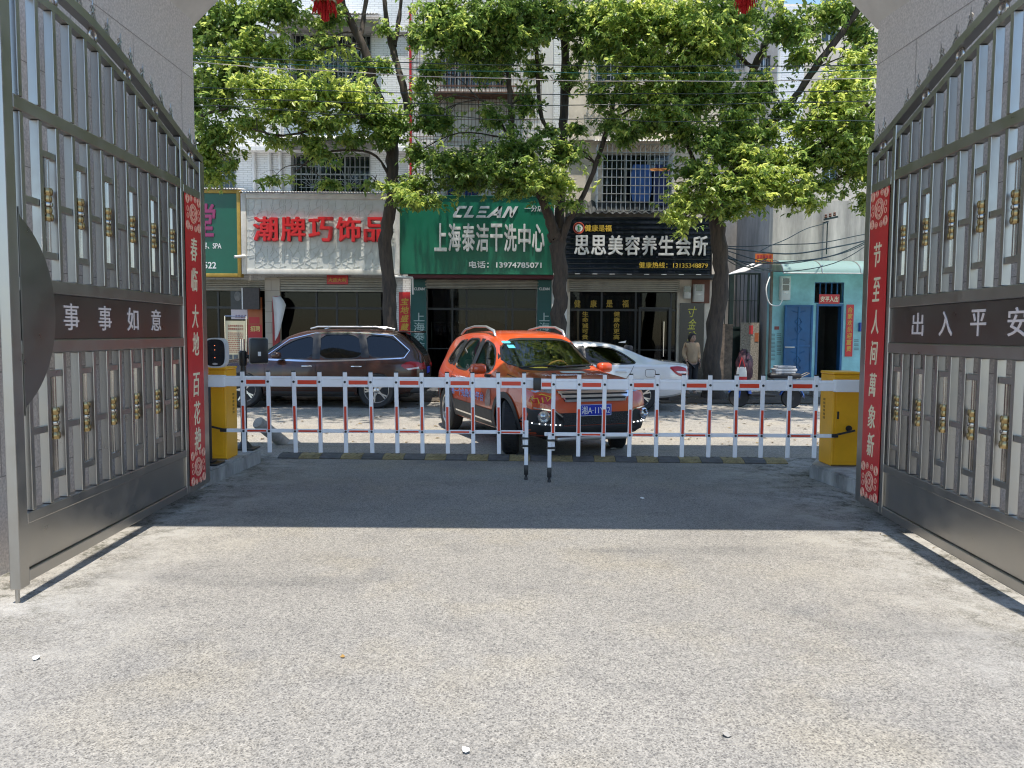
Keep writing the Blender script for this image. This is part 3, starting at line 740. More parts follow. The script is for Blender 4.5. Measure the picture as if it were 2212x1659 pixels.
def grille(b, h, Y, pitch=.13, hz=(0, .33, .66, 1), fans=0, r=.008, name='window_grille', m=None):
    x0, x1, z0, z1 = h; g = MB(); n = max(2, int((x1-x0)/pitch))
    for k in range(n+1):
        x = x0+(x1-x0)*k/n; g.bar((x, Y, z0), (x, Y, z1), 2*r, 2*r)
    for q in hz:
        z = z0+(z1-z0)*q; g.bar((x0, Y-.012, z), (x1, Y-.012, z), 2*r, 2*r)
    for k in range(fans):
        c = (x0+(x1-x0)*(k+.6)/(fans+.2), Y-.025, z0+.12)
        for a in range(7):
            an = R(30+20*a); l_ = .45+.12*math.cos(3*(an-R(90)))
            g.bar(c, (c[0]+l_*math.cos(an), c[1], c[2]+l_*math.sin(an)), .012, .012)
        g.bar((c[0]-.38, c[1], c[2]), (c[0]+.38, c[1], c[2]), .014, .014)
    return g.build(name, m or M_bars, b, world=True)

def corrugated(mb, x0, x1, ya, za, yb, zb, pitch=.076, amp=.012, th=.004):
    n = int((x1-x0)/pitch*6); d = Vector((0, yb-ya, zb-za)); nn = Vector((0, -d.z, d.y)).normalized()
    vs = []
    for i in range(n+1):
        x = x0+(x1-x0)*i/n; o = nn*(amp*math.sin(2*math.pi*(x-x0)/pitch))
        for q in (o, o+nn*th): vs += [Vector((x, ya, za))+q, Vector((x, yb, zb))+q]
    fs = []
    for i in range(n):
        a = 4*i; c = 4*(i+1)
        fs += [(a, c, c+1, a+1), (a+2, a+3, c+3, c+2), (a, a+2, c+2, c), (a+1, c+1, c+3, a+3)]
    mb.add(vs, fs); return mb

xA0, xAB, xBC, xC1 = -26.0, X(906, YW), X(1224, YW), X(1542, YW)
ZT = 14.2
A = thing('apartment_building', 'white tiled apartment block over the white shop sign with deep shaded windows', 'building', ((xA0+xAB)/2, YW, 0))
hA = [rectP(630, 800, 333, 416, YW), rectP(630, 802, 71, 187, YW), rectP(430, 508, 340, 408, YW), rectP(505, 566, 62, 128, YW),
      rectP(300, 400, 333, 413, YW), rectP(300, 400, 71, 187, YW), rectP(40, 180, 333, 413, YW), rectP(40, 180, 71, 187, YW)]
gl = [rectP(300, 574, 606, 835, YW), rectP(606, 848, 600, 835, YW)]
for i in range(2): gl[i] = (gl[i][0], gl[i][1], .071, gl[i][3])
wall('wall', xA0, xAB-.002, 0, ZT, YW, hA+gl, M_tile, A)
for i, h in enumerate(hA):
    window(A, h, n=3 if i < 2 else 2, transom=.5)
    grille(A, (h[0]+.01, h[1]-.01, h[2]+.01, h[3]-.01), YW-.045, fans=2 if i < 2 else 0)
for py, px0, px1 in ((299, 625, 806), (30, 622, 812)):
    c = MB(); q = rectP(px0, px1, py, py+10, YW-.8); corrugated(c, X(px0, YW), X(px1, YW)+.2, YW-.02, q[3]+.28, YW-.9, q[3]-.02)
    c.build('window_awning', M_sheet, A, world=True)
    MB().box(X(px0, YW), X(px1, YW)+.2, YW-.5, YW-.003, q[3]-.22, q[3]-.08).build('ledge', M_grey, A, world=True)
for px in (556, 589, 612):
    x = X(px, YW); mp = MB().tube([(x, YW-.07, 3.4), (x, YW-.07, ZT)], .05, 10)
    for z in (4.2, 6.2, 8.2, 10.2): mp.lathe([(.06, -.03), (.06, .03)], 10, Matrix.Translation((x, YW-.07, z)))
    mp.build('drain_pipe', mat('white_plastic_pipe', (.72, .72, .72), .4), A, 40, world=True)
MB().box(xA0, xAB-.3, YW-.35, YW-.003, at(500, 330, YW).z, at(500, 322, YW).z).box(xA0, xAB-.3, YW-.12, YW-.003, at(500, 70, YW).z, at(500, 62, YW).z).build('string_course', M_tile, A, world=True)
xr = at(887, 300, YW-.25).x
MB().tube([(xr, YW-.25, at(887, 402, YW-.25).z), (xr, YW-.25, at(887, 20, YW-.25).z)], .036, 10).build('red_pole', mat('red_pole_paint', (.5, .02, .03), .4, 0, .2, 6), A, 40, world=True)

B = thing('apartment_building', 'middle apartment block with wire trellis and rusty balcony shelf over the green shop sign', 'building', ((xAB+xBC)/2, YW, 0))
hB = [rectP(952, 1102, 112, 192, YW), rectP(962, 1036, 374, 424, YW), rectP(1075, 1150, 374, 424, YW)]
g2 = rectP(922, 1160, 606, 835, YW); g2 = (g2[0], g2[1], .071, g2[3])
wall('wall', xAB, xBC-.002, 0, ZT, YW, hB+[g2], M_sheet, B)
M_bluec = mat('blue_curtain', (.03, .07, .22), .8, 0, .3, 4)
window(B, hB[0], n=4); window(B, hB[1], n=2, curtain=M_bluec); window(B, hB[2], n=2)
grille(B, (hB[0][0], hB[0][1], hB[0][2], hB[0][3]), YW-.05, hz=(0, .5, 1))
sh = rectP(935, 1132, 192, 201, YW-.6)
s_ = MB().box(sh[0], sh[1], YW-.65, YW-.003, sh[2], sh[2]+.035)
for k in range(24): s_.box(sh[0]+k*(sh[1]-sh[0])/24, sh[0]+k*(sh[1]-sh[0])/24+.012, YW-.66, YW-.64, sh[2]+.036, sh[2]+.16)
s_.box(sh[0], sh[1], YW-.665, YW-.645, sh[2]+.16, sh[2]+.185)
for q in (.15, .5, .83):
    x = sh[0]+(sh[1]-sh[0])*q; s_.bar((x, YW-.02, sh[2]-.62), (x, YW-.6, sh[2]-.01), .03, .03)
s_.build('balcony_shelf', M_rust, B, world=True)
c = MB(); q = rectP(958, 1130, 212, 306, YW)
n = 60; vs = []
for i in range(n*4+1):
    x = q[0]+(q[1]-q[0])*i/(n*4); y = YW-.04-.02*(1 if (i//2) % 2 else 0); vs += [(x, y, q[2]), (x, y, q[3])]
c.add(vs, [(2*i, 2*i+2, 2*i+3, 2*i+1) for i in range(n*4)]); c.box(q[0], q[1], YW-.018, YW-.003, q[2], q[3])
c.build('corrugated_screen', M_sheet, B, world=True)
tr = MB(); q = rectP(892, 1172, -60, 424, YW-.34)
for i in range(38):
    x = q[0]+(q[1]-q[0])*i/37; tr.bar((x, YW-.34, q[2]), (x, YW-.34, q[3]), .008, .008)
for i in range(27):
    z = q[2]+(q[3]-q[2])*i/26; tr.bar((q[0], YW-.352, z), (q[1], YW-.352, z), .01, .01)
for (x, z) in ((q[0]+.1, q[2]+.6), (q[1]-.1, q[2]+.6), (q[0]+.1, q[3]-1), (q[1]-.1, q[3]-1)): tr.bar((x, YW-.34, z), (x, YW-.001, z), .02, .02)
tr.build('wire_trellis', M_rust, B, world=True)
col_ = MB().box(X(1190, YW), X(1213, YW), YW-.16, YW-.003, 3.2, ZT); col_.build('pilaster', M_tile, B, world=True)
q = rectP(930, 1150, 318, 336, YW-.5); MB().box(q[0], q[1], YW-.5, YW-.003, q[2], q[3]).build('ledge', M_grey, B, world=True)
x_ = X(1217, YW); MB().tube([(x_, YW-.06, 3.3), (x_, YW-.06, ZT)], .045, 10).build('drain_pipe', mat('cream_pipe', (.6, .55, .45), .5), B, 40, world=True)

C = thing('apartment_building', 'cream rendered block with projecting security cages over the black shop sign', 'building', ((xBC+xC1)/2, YW, 0))
hC = [rectP(1285, 1370, 60, 188, YW), rectP(1300, 1452, 330, 452, YW)]
g3 = rectP(1229, 1464, 606, 835, YW); g3 = (g3[0], g3[1], .071, g3[3])
wall('wall', xBC, xC1, 0, ZT, YW, hC+[g3], M_creamw, C)
# dark deep side return towards the alley
window(C, hC[0], n=2); window(C, hC[1], n=3)
def cage(b, q, dep, pitch, hz):
    x0, x1, z0, z1 = q; yf = YW-dep
    g = MB(); n = int((x1-x0)/pitch)
    for k in range(n+1):
        x = x0+(x1-x0)*k/n; g.bar((x, yf, z0), (x, yf, z1), .013, .013); g.bar((x, yf, z0), (x, YW, z0), .012, .012); g.bar((x, yf, z1), (x, YW, z1), .012, .012)
    for k in range(hz+1):
        z = z0+(z1-z0)*k/hz; g.bar((x0, yf-.012, z), (x1, yf-.012, z), .02, .02)
        for x in (x0, x1): g.bar((x, yf, z), (x, YW, z), .016, .016)
    for k in range(1, 4):
        for x in (x0, x1): g.bar((x, yf+dep*k/4, z0), (x, yf+dep*k/4, z1), .012, .012)
    return g.build('security_cage', mat('galvanised_bars', (.5, .5, .49), .4, .6, .2), b, world=True)
q = rectP(1290, 1456, 312, 454, YW-.6); cage(C, q, .6, .125, 8)
aw = MB(); corrugated(aw, q[0]-.1, q[1]+.1, YW-.02, q[3]+.25, YW-.75, q[3]+.06); aw.build('window_awning', M_sheet, C, world=True)
q2 = rectP(1275, 1365, 53, 190, YW-.5); cage(C, q2, .5, .16, 5)
lt = MB(); q3 = rectP(1262, 1400, 198, 296, YW-.12)
k = -4.0
while k < 5:
    for sg in (1, -1):
        # clipped diagonal
        pts = []
        for tt in np.linspace(0, 1, 40):
            z = q3[2]+(q3[3]-q3[2])*tt; x = q3[0]+k+sg*(z-q3[2])
            if q3[0] <= x <= q3[1]: pts.append((x, YW-.12+(.006 if sg > 0 else -.006), z))
        if len(pts) > 1: lt.bar(pts[0], pts[-1], .022, .012)
    k += .19
lt.build('lattice_screen', mat('white_lattice', (.6, .58, .54), .6), C, world=True)
MB().box(xBC+.02, xC1-.02, YW-.18, YW-.003, at(1300, 306, YW).z, at(1300, 298, YW).z).build('string_course', M_creamw, C, world=True)
q4 = rectP(1215, 1470, 459, 470, YS)
rf = MB(); corrugated(rf, X(1222, YS), X(1490, YS), YW-.01, q4[3]+.42, YS+.02, q4[3]-.02, .2, .03, .01); rf.build('tile_canopy', mat('dark_roof_tiles', (.045, .05, .05), .7, 0, .4, 6), C, world=True)

def lump(name, label, cat, c, size, m, n=7, seed=1, group=None):
    rr = random.Random(seed); mb = MB()
    bm = bmesh.new(); bmesh.ops.create_grid(bm, x_segments=8, y_segments=10, size=.5)
    for v in bm.verts:
        x, y = v.co.x, v.co.y
        w_ = (.75+.25*math.cos(y*3)) ; v.co = Vector((x*size[0]*w_, .05*math.sin(x*14+y*3)*size[1]*6, y*size[2]))+Vector(c)
    bmesh.ops.solidify(bm, geom=bm.faces[:], thickness=.01); mb.addbm(bm)
    o = mb.build(name, m, None, 60); return tag(o, label, cat, group)
lump('hanging_laundry', 'blue shirt drying inside the large security cage, nearest its middle', 'laundry', (at(1385, 395, YW-.3).x, YW-.3, at(1385, 395, YW-.3).z), (.6, .06, 1.0), mat('blue_cloth', (.05, .14, .42), .8, 0, .3, 6))
lump('hanging_laundry', 'dark blue trousers drying inside the large security cage at its right end', 'laundry', (at(1430, 400, YW-.3).x, YW-.3, at(1430, 400, YW-.3).z), (.5, .06, 1.1), mat('navy_cloth', (.025, .045, .16), .8, 0, .3, 6))
lump('hanging_laundry', 'orange cloth lying over a bar at the right of the security cage', 'laundry', (at(1425, 366, YW-.64).x, YW-.645, at(1425, 366, YW-.64).z), (.55, .03, .07), mat('orange_cloth', (.45, .18, .05), .8, 0, .3, 6))

# ---- shop fronts (parts of the blocks above them)
def interior(b, h, dep, floorm, wallm, name='shop_interior'):
    x0, x1, z0, z1 = h; y0, y1 = YW+.305, YW+dep; e = .05
    mb = MB(); mb.box(x0-.2, x1+.2, y1, y1+e, z0-.02, z1+.1).box(x0-.2-e, x0-.2, y0, y1, z0-.02, z1+.1).box(x1+.2, x1+.2+e, y0, y1, z0-.02, z1+.1)
    mb.box(x0-.2, x1+.2, y0, y1, z1+.1, z1+.15)
    return mb.build(name, wallm, b, world=True)
M_shopw = mat('shop_interior_wall', (.12, .115, .11), .8, 0, .3, 1.5)
M_shopg = glass_mat('shop_glass', (.34, .38, .39), .02, 1.3)
M_frame = mat('dark_door_frame', (.03, .032, .034), .35, .4, .2)
M_shut = mat('shutter_box', (.33, .31, .26), .5, .2, .2, 3)
def storefront(b, h, splits, doorh=2.15, yo=.12, fm=None):
    x0, x1, z0, z1 = h; y = YW+yo; fr = MB(); t_ = .05; fm = fm or M_frame
    xs = [x0]+[x0+(x1-x0)*s for s in splits]+[x1]
    for x in xs: fr.box(max(x0, x-t_/2), min(x1, x+t_/2), y-.03, y+.03, z0, z1-.001)
    for a, c in zip(xs, xs[1:]):
        for z in (z0+.03, z0+doorh, z1-.04): fr.box(a+t_/2, c-t_/2, y-.028, y+.028, z-.03, z+.03)
        fr.box(a+t_/2, c-t_/2, y-.024, y+.024, z0+1.0, z0+1.03)
    f = fr.build('shop_window', fm, b, world=True)
    MB().box(x0+.01, x1-.01, y-.004, y+.004, z0+.01, z1-.01).build('pane', M_shopg, f, world=True)
    return f
def shutter(b, h, hgt=.42, m=None):
    x0, x1, z0, z1 = h; s_ = MB(); n = 6
    for k in range(n): s_.rbox(x0-.04, x1+.04, YW-.10-.004*(k % 2), YW-.004, z1-.06-hgt*(k+1)/n*.98+.06, z1-.06-hgt*k/n+.055, .008)
    return s_.build('roller_shutter', m or M_shut, b, 40, world=True)
for i, h in enumerate(gl): interior(A, h, 3.5, None, M_shopw)
interior(B, g2, 3.5, None, M_shopw); interior(C, g3, 3.5, None, mat('spa_wall', (.13, .11, .08), .8, 0, .3, 1.5))
storefront(A, gl[0], [.3, .62, .8]); storefront(A, gl[1], [.32, .5, .68], fm=M_black)
storefront(B, g2, [.23, .36, .72, .78]); storefront(C, g3, [.3, .62, .95])
shutter(A, gl[1]); shutter(B, g2, .25); shutter(C, g3, .34)
shutter(A, gl[0], .3)
q = rectP(574, 606, 600, 835, YW-.1); MB().box(q[0]+.02, q[1]-.02, YW-.12, YW-.003, .07, q[3]).build('tiled_pillar', tile_mat('cream_pillar_tiles', (.45, .39, .32), (.2, .18, .15), .5, .3), A, world=True)
# things standing inside, seen through the glass
def shelf(label, px0, px1, py0, m, Y, n=4):
    q = rectP(px0, px1, py0, 830, Y); t = thing('shelf_unit', label, 'shelf', ((q[0]+q[1])/2, Y, .07)); mb = MB()
    mb.box(q[0], q[0]+.03, Y-.2, Y+.2, .07, q[3]).box(q[1]-.03, q[1], Y-.2, Y+.2, .07, q[3]).box(q[0]+.03, q[1]-.03, Y+.17, Y+.2, .07, q[3])
    for k in range(n): z = .12+(q[3]-.2)*k/n; mb.box(q[0]+.03, q[1]-.03, Y-.19, Y+.168, z, z+.025)
    mb.build('frame', m, t, world=True)
shelf('grey shelf unit inside the shop with the green sign and gold frame', 440, 480, 640, mat('shelf_grey', (.25, .26, .26), .6), 24.2, 6)
shelf('dark shelf unit inside the accessory shop behind the brown car', 640, 690, 650, M_frame, 24.6, 5)
cl = MB(); q = rectP(984, 1098, 660, 702, 23.6); vs = []; nn = 40
for i in range(nn+1):
    u = i/nn; x = q[0]+(q[1]-q[0])*u; y = 23.6+.04*math.sin(i*1.3)+.03*math.sin(i*.5); dz = .16*math.sin(u*7)+.12*u
    vs += [(x, y, q[2]-dz*.5+.1), (x, y, q[3]+.02*math.sin(u*5))]
cl.add(vs, [(2*i, 2*i+2, 2*i+3, 2*i+1) for i in range(nn)])
tag(cl.build('hanging_sheet', mat('white_cotton', (.62, .62, .60), .9, 0, .1, 4), None, 60), 'white sheet hanging inside the dry cleaning shop window', 'sheet')
gq = rectP(935, 975, 680, 800, 23.9)
for k in range(5):
    x = gq[0]+.12+k*.13
    g_ = MB(); g_.lathe([(.05, 1.0), (.11, .95), (.1, .5), (.14, .05), (.02, 0)], 10, Matrix.Translation((x, 23.9, .75)) @ Matrix.Diagonal((.6, 1.6, 1, 1)))
    g_.tube([(x, 23.9, 1.74), (x, 23.9, 1.85)], .006, 5)
    tag(g_.build('hanging_garment', mat('garment_%d' % (k % 3), [(.1, .1, .12), (.25, .22, .2), (.06, .08, .12)][k % 3], .9, 0, .3, 6), None, 60), 'dark garment in a plastic bag on the rail inside the dry cleaning shop', 'garment', 'garments on the rail of the dry cleaner')
rl = MB().tube([(gq[0]-.05, 23.9, 1.85), (gq[1]+.1, 23.9, 1.85)], .012, 8).tube([(gq[0]-.04, 23.9, .05), (gq[0]-.04, 23.9, 1.85)], .014, 8).tube([(gq[1]+.09, 23.9, .05), (gq[1]+.09, 23.9, 1.85)], .014, 8)
tag(rl.build('garment_rail', M_chrome, None, 40), 'steel clothes rail inside the dry cleaning shop', 'clothes rail')

# ------------------------------------------------------------------ shop signs
def signboard(label, px0, px1, py0, py1, m, frame_m, Y=YS, fw=.1, dep=.16):
    q = rectP(px0, px1, py0, py1, Y); t = thing('shop_sign', label, 'shop sign', ((q[0]+q[1])/2, Y, q[2]), 0, 'shop signs along the street')
    x0, x1, z0, z1 = q
    p = MB().box(x0+fw, x1-fw, Y, Y+dep, z0+fw, z1-fw).build('panel', m, t, world=True)
    f = MB().rbox(x0, x0+fw-.001, Y-.03, Y+dep+.02, z0, z1, .008).rbox(x1-fw+.001, x1, Y-.03, Y+dep+.02, z0, z1, .008).rbox(x0+fw, x1-fw, Y-.03, Y+dep+.02, z0, z0+fw-.001, .008).rbox(x0+fw, x1-fw, Y-.03, Y+dep+.02, z1-fw+.001, z1, .008)
    f.build('frame', frame_m, t, 40, world=True)
    br = MB()
    for x in (x0+.4, x1-.4): br.box(x-.03, x+.03, Y+dep+.021, YW-.001, z0+.3, z0+.36).box(x-.03, x+.03, Y+dep+.021, YW-.001, z1-.36, z1-.3)
    br.build('bracket', M_rust, t, world=True)
    return t, q
M_green = mat('green_sign_face', (.004, .135, .075), .35, 0, .12, 1.5)
M_green2 = mat('dark_green_sign_face', (.004, .10, .058), .35, 0, .12, 1.5)
M_silver = mat('brushed_silver_letters', (.74, .74, .73), .3, .25, .08, 6)
M_goldf = mat('gold_frame', (.42, .27, .05), .4, .3, .2, 5)
M_whitep = mat('white_lettering', (.8, .8, .8), .45)
s0, q0 = signboard('dark green sign with gold frame, showing SPA and 2522 beside the left gate', 250, 519, 410, 597, M_green2, M_goldf)
sign_text('lettering', '容、SPA', 437, 478, 523, 538, YS, M_whitep, s0, .006, .012)
sign_text('lettering', '12522', 425, 467, 566, 580, YS, M_whitep, s0, .006, .02)
sign_text('lettering', '堂', 420, 466, 440, 512, YS, mat('magenta_letters', (.26, .03, .12), .4), s0, .03, .03, .15)
aw = MB(); corrugated(aw, q0[0], q0[1], YW-.3, q0[3]+.10, YS-.10, q0[3]+.02); aw.build('rain_cover', M_sheet, s0, world=True)
s1, q1 = signboard('white relief panelled sign with five big red characters', 523, 864, 420, 592, mat('white_relief_panel', (.60, .61, .58), .4, 0, .12, 2.5), mat('off_white_frame', (.64, .61, .55), .45, 0, .2, 3), fw=.14)
sign_text('lettering', '潮牌巧饰品', 546, 843, 470, 522, YS-.03, mat('red_letters', (.58, .012, .016), .35), s1, .09, .035, each=True)
aw = MB(); corrugated(aw, q1[0], q1[1], YW-.25, q1[3]+.12, YS-.13, q1[3]+.03); aw.build('rain_cover', M_sheet, s1, world=True)
# raised window-lattice pattern of the panels
rl = MB(); y_ = YS-.004
x0, x1, z0, z1 = q1[0]+.15, q1[1]-.15, q1[2]+.15, q1[3]-.15
def seg2(p, q_, wd=.018):
    # clip to the panel by sampling
    P0 = Vector(p); P1 = Vector(q_); ts = [i/12 for i in range(13)]; ins = [x0 < (P0+(P1-P0)*t_).x < x1 and z0 < (P0+(P1-P0)*t_).y < z1 for t_ in ts]
    if not any(ins): return
    a = ts[ins.index(True)]; b = ts[12-ins[::-1].index(True)]
    if b-a < .05: return
    A_ = P0+(P1-P0)*a; B_ = P0+(P1-P0)*b; rl.bar((A_.x, y_, A_.y), (B_.x, y_, B_.y), wd, .010, (0, 1, 0))
pit = (x1-x0)/4
for i in range(5):
    for j in range(4):
        c = (x0+pit*(i+.5-(j % 2)*.5)+.05, z0+.52*(j+.35))
        for rr in (.17, .36):
            for a in range(16):
                t0, t1 = 2*math.pi*a/16, 2*math.pi*(a+1)/16
                seg2((c[0]+rr*math.cos(t0), c[1]+rr*math.sin(t0)), (c[0]+rr*math.cos(t1), c[1]+rr*math.sin(t1)))
        for a in range(12):
            an = 2*math.pi*a/12; seg2((c[0]+.17*math.cos(an)*(.15 if a % 2 else 1), c[1]+.17*math.sin(an)*(.15 if a % 2 else 1)), (c[0]+.36*math.cos(an), c[1]+.36*math.sin(an)), .014)
        for a in range(8):
            an = 2*math.pi*(a+.5)/8; seg2((c[0]+.36*math.cos(an), c[1]+.36*math.sin(an)), (c[0]+.52*math.cos(an+.2), c[1]+.52*math.sin(an+.2)), .014)
for i in range(1, 4): rl.box(x0+pit*i-.004, x0+pit*i+.004, y_-.004, y_+.002, z0, z1)
rl.build('relief_lattice', MATS['white_relief_panel'], s1, world=True)

s2, q2_ = signboard('green dry cleaning sign with silver lettering and telephone number', 864, 1197, 424, 592, M_green, mat('green_frame', (.004, .11, .06), .4), fw=.03)
f_ = MB().box(q2_[0]-.0, q2_[0]+.12, YS-.05, YS+.2, q2_[2], q2_[3]); f_.v = [(x-.13, y, z) for x, y, z in f_.v]; f_.build('white_edge', mat('white_edge_paint', (.62, .6, .56), .5, 0, .2, 4), s2, world=True)
# CLEAN in cut, slanted capitals drawn as polygons
cl = MB(); aa = at(976, 470, YS); bb = at(1109, 446, YS); W_, H_ = bb.x-aa.x, bb.z-aa.z
def poly(pts, sl=.0):
    cl.prism([(aa.x+(x+.1*y)*W_, aa.z+y*H_) for x, y in pts], YS-.03, YS-.001)
poly([(0, .2), (.02, 0), (.15, 0), (.15, .22), (.05, .22)]); poly([(0, .2), (.05, .22), (.05, .78), (0, .8)]); poly([(0, .8), (.05, .78), (.15, .78), (.15, 1), (.02, 1)])
poly([(.19, 0), (.24, .22), (.24, 1), (.19, 1)]); poly([(.19, 0), (.34, 0), (.34, .22), (.24, .22)])
poly([(.39, 0), (.55, 0), (.53, .2), (.39, .2)]); poly([(.39, .4), (.52, .4), (.5, .6), (.39, .6)]); poly([(.37, .8), (.53, .8), (.51, 1), (.37, 1)])
poly([(.55, 0), (.61, 0), (.71, .8), (.69, 1), (.66, 1)]); poly([(.70, .6), (.72, 1), (.69, 1)]); poly([(.66, 1), (.72, 1), (.79, 0), (.73, 0)]); poly([(.63, .2), (.74, .2), (.73, .36), (.65, .36)])
poly([(.81, 0), (.86, 0), (.86, 1), (.81, 1)]); poly([(.86, .8), (.86, 1), (.9, .8), (.97, .25), (.97, 0), (.93, .1)]); poly([(.93, .3), (.98, 0), (.98, 1), (.93, 1)])
cl.build('lettering', M_silver, s2, world=True)
sign_text('lettering', '一分店', 1133, 1174, 444, 457, YS, M_silver, s2, .02, .02)
sign_text('lettering', '上海泰洁干洗中心', 937, 1178, 484, 543, YS, M_silver, s2, .05, .03, each=True)
sign_text('lettering', '电话：13974785071', 1013, 1170, 565, 579, YS, M_silver, s2, .02, .025)
M_navy = mat('black_sign_face', (.008, .011, .018), .25, .1, .15, 2)
s3, q3_ = signboard('black slatted sign with eight silver characters and a round emblem', 1218, 1540, 470, 593, M_navy, mat('black_frame', (.01, .012, .016), .3), fw=.04)
sl_ = MB(); nS = 11
for k in range(nS):
    z = q3_[2]+.05+(q3_[3]-q3_[2]-.1)*k/nS; sl_.prism([(0, 0), (0, 0), (0, 0)], 0, 0) if False else sl_.add([(q3_[0]+.045, YS-.004, z), (q3_[1]-.045, YS-.004, z), (q3_[1]-.045, YS-.03, z+.006), (q3_[0]+.045, YS-.03, z+.006), (q3_[1]-.045, YS-.004, z+.11), (q3_[0]+.045, YS-.004, z+.11)], [(0, 1, 2, 3), (3, 2, 4, 5)])
sl_.build('slats', M_navy, s3, world=True)
sign_text('lettering', '思思美容养生会所', 1238, 1530, 510, 551, YS-.045, M_silver, s3, .05, .03, each=True)
sign_text('lettering', '健康是福', 1263, 1321, 486, 500, YS-.035, M_goldtext, s3, .02, .025)
sign_text('lettering', '健康热线：13135348879', 1380, 1529, 567, 579, YS-.035, M_goldtext, s3, .02, .02)
e = at(1250, 493, YS); em = MB()
em.torus((e.x, YS-.05, e.z), .145, .013, 28, 6); em.torus((e.x+.012, YS-.05, e.z), .118, .007, 28, 6)
em.build('emblem', mat('emblem_red', (.55, .1, .06), .4), s3, 40, world=True)
e2 = MB().tube([(e.x, YS-.035, e.z), (e.x, YS-.048, e.z)], .105, 24); e2.build('emblem_disc', M_whitep, s3, world=True)
e3 = MB().ball((e.x, YS-.055, e.z+.055), .02, 10, (1, .4, 1)); e3.bar((e.x, YS-.055, e.z+.04), (e.x-.01, YS-.055, e.z-.03), .03, .012, (0, 1, 0)).bar((e.x-.05, YS-.055, e.z+.035), (e.x+.06, YS-.055, e.z+.02), .016, .012, (0, 1, 0)).bar((e.x, YS-.055, e.z-.02), (e.x-.03, YS-.055, e.z-.08), .016, .012, (0, 1, 0)).bar((e.x, YS-.055, e.z-.02), (e.x+.03, YS-.055, e.z-.075), .016, .012, (0, 1, 0))
e3.build('emblem_figure', mat('emblem_green', (.02, .3, .08), .4), s3, world=True)
dl = MB()
for k in range(8):
    x = q3_[0]+.3+k*(q3_[1]-q3_[0]-.5)/7.5; dl.box(x, x+.14, YS-.05, YS-.032, q3_[2]+.01, q3_[2]+.025)
dl.build('edge_clips', M_silver, s3, world=True)
# canopies under the signs
MB().box(X(888, YW), X(1192, YW), YS+.1, YW-.003, at(1000, 604, YW).z, at(1000, 596, YW).z).build('red_lintel', mat('maroon_lintel', (.10, .012, .02), .5), B, world=True)
MB().box(X(1222, YW), X(1540, YW), YS+.05, YW-.003, at(1300, 603, YW).z+.0, at(1300, 595, YW).z).build('canopy_slab', mat('dark_canopy', (.05, .06, .065), .6), C, world=True)

# teal side panels of the dry cleaner, couplets and posters on the fronts
def panel(name, label, cat, px0, px1, py0, py1, m, Y=YW-.06, th=.025, group=None):
    q = rectP(px0, px1, py0, py1, Y); t = thing(name, label, cat, ((q[0]+q[1])/2, Y, q[2]), 0, group)
    MB().box(q[0], q[1], Y, Y+th, q[2], q[3]).build('board', m, t, world=True); return t, q
M_teal = mat('teal_panel', (.006, .085, .08), .4, 0, .15, 2)
p, q = panel('side_panel', 'teal upright lettered panel left of the dry cleaning doors, beside a red banner', 'sign panel', 888, 921, 600, 830, M_teal, YW-.1, .08, 'teal panels beside the dry cleaning doors')
sign_text('lettering', 'CLEAN', 894.5, 917, 621, 627, YW-.1, M_whitep, p, .004, .03); sign_text('lettering', '上海泰洁干洗', 894, 917, 674, 800, YW-.1, MATS['silver_dim'] if 'silver_dim' in MATS else mat('silver_dim', (.42, .52, .5), .45), p, .004, .012, vertical=True)
p, q = panel('side_panel', 'teal upright lettered panel right of the dry cleaning doors, behind a tree trunk', 'sign panel', 1159, 1192, 600, 830, M_teal, YW-.1, .08, 'teal panels beside the dry cleaning doors')
sign_text('lettering', 'CLEAN', 1164.5, 1187, 621, 627, YW-.1, M_whitep, p, .004, .03); sign_text('lettering', '上海泰洁干洗', 1164, 1187, 674, 800, YW-.1, MATS['silver_dim'], p, .004, .012, vertical=True)
p, q = panel('couplet_banner', 'red banner with gold 宝地盛藏 between the accessory shop and dry cleaner', 'couplet', 862, 886, 631, 760, M_couplet, YW-.05, .012)
sign_text('lettering', '宝地盛藏', 865, 883, 642, 715, YW-.05, M_goldtext, p, .004, .02, .2, vertical=True)
p, q = panel('lintel_banner', 'small red banner with gold 大吉大利 on the beige roller shutter', 'banner', 706, 752, 593, 614, M_couplet, YW-.13, .008)
sign_text('lettering', '大吉大利', 709, 748, 600, 609, YW-.13, M_goldtext, p, .004, .02, .1)
M_poster = mat('cream_poster', (.55, .50, .34), .6, 0, .1, 3)
p, q = panel('poster', 'orange and red recruitment poster with 招聘 behind the leaning board', 'poster', 536, 566, 642, 800, mat('orange_poster', (.42, .12, .04), .5, 0, .15, 3), YW-.03, .01)
MB().box(q[0]+.02, q[1]-.02, YW-.036, YW-.0315, at(550, 740, YW).z, at(550, 701, YW).z).build('red_block', mat('poster_red', (.5, .03, .03), .5), p, world=True)
MB().box(q[0]+.05, q[1]-.08, YW-.036, YW-.0315, at(550, 699, YW).z, at(550, 685, YW).z).build('red_block', MATS['poster_red'], p, world=True)
sign_text('lettering', '招聘', 541, 562, 704, 716, YW-.037, mat('poster_yellow', (.75, .6, .2), .5), p, .003, .02)
p, q = panel('poster', 'black and white portrait poster with a pink strip on the shop glass', 'poster', 499, 534, 618, 690, mat('dark_poster', (.03, .035, .04), .35, 0, .4, 3), YW-.03, .008)
MB().box(q[0]+.01, q[1]-.005, YW-.036, YW-.0315, q[2]+.01, q[2]+.28).build('caption_strip', mat('pink_white', (.6, .52, .54), .5), p, world=True)
sign_text('lettering', '一次性延续', 502, 532, 680, 687, YW-.037, mat('plum_letters', (.15, .02, .06), .5), p, .003, .02)
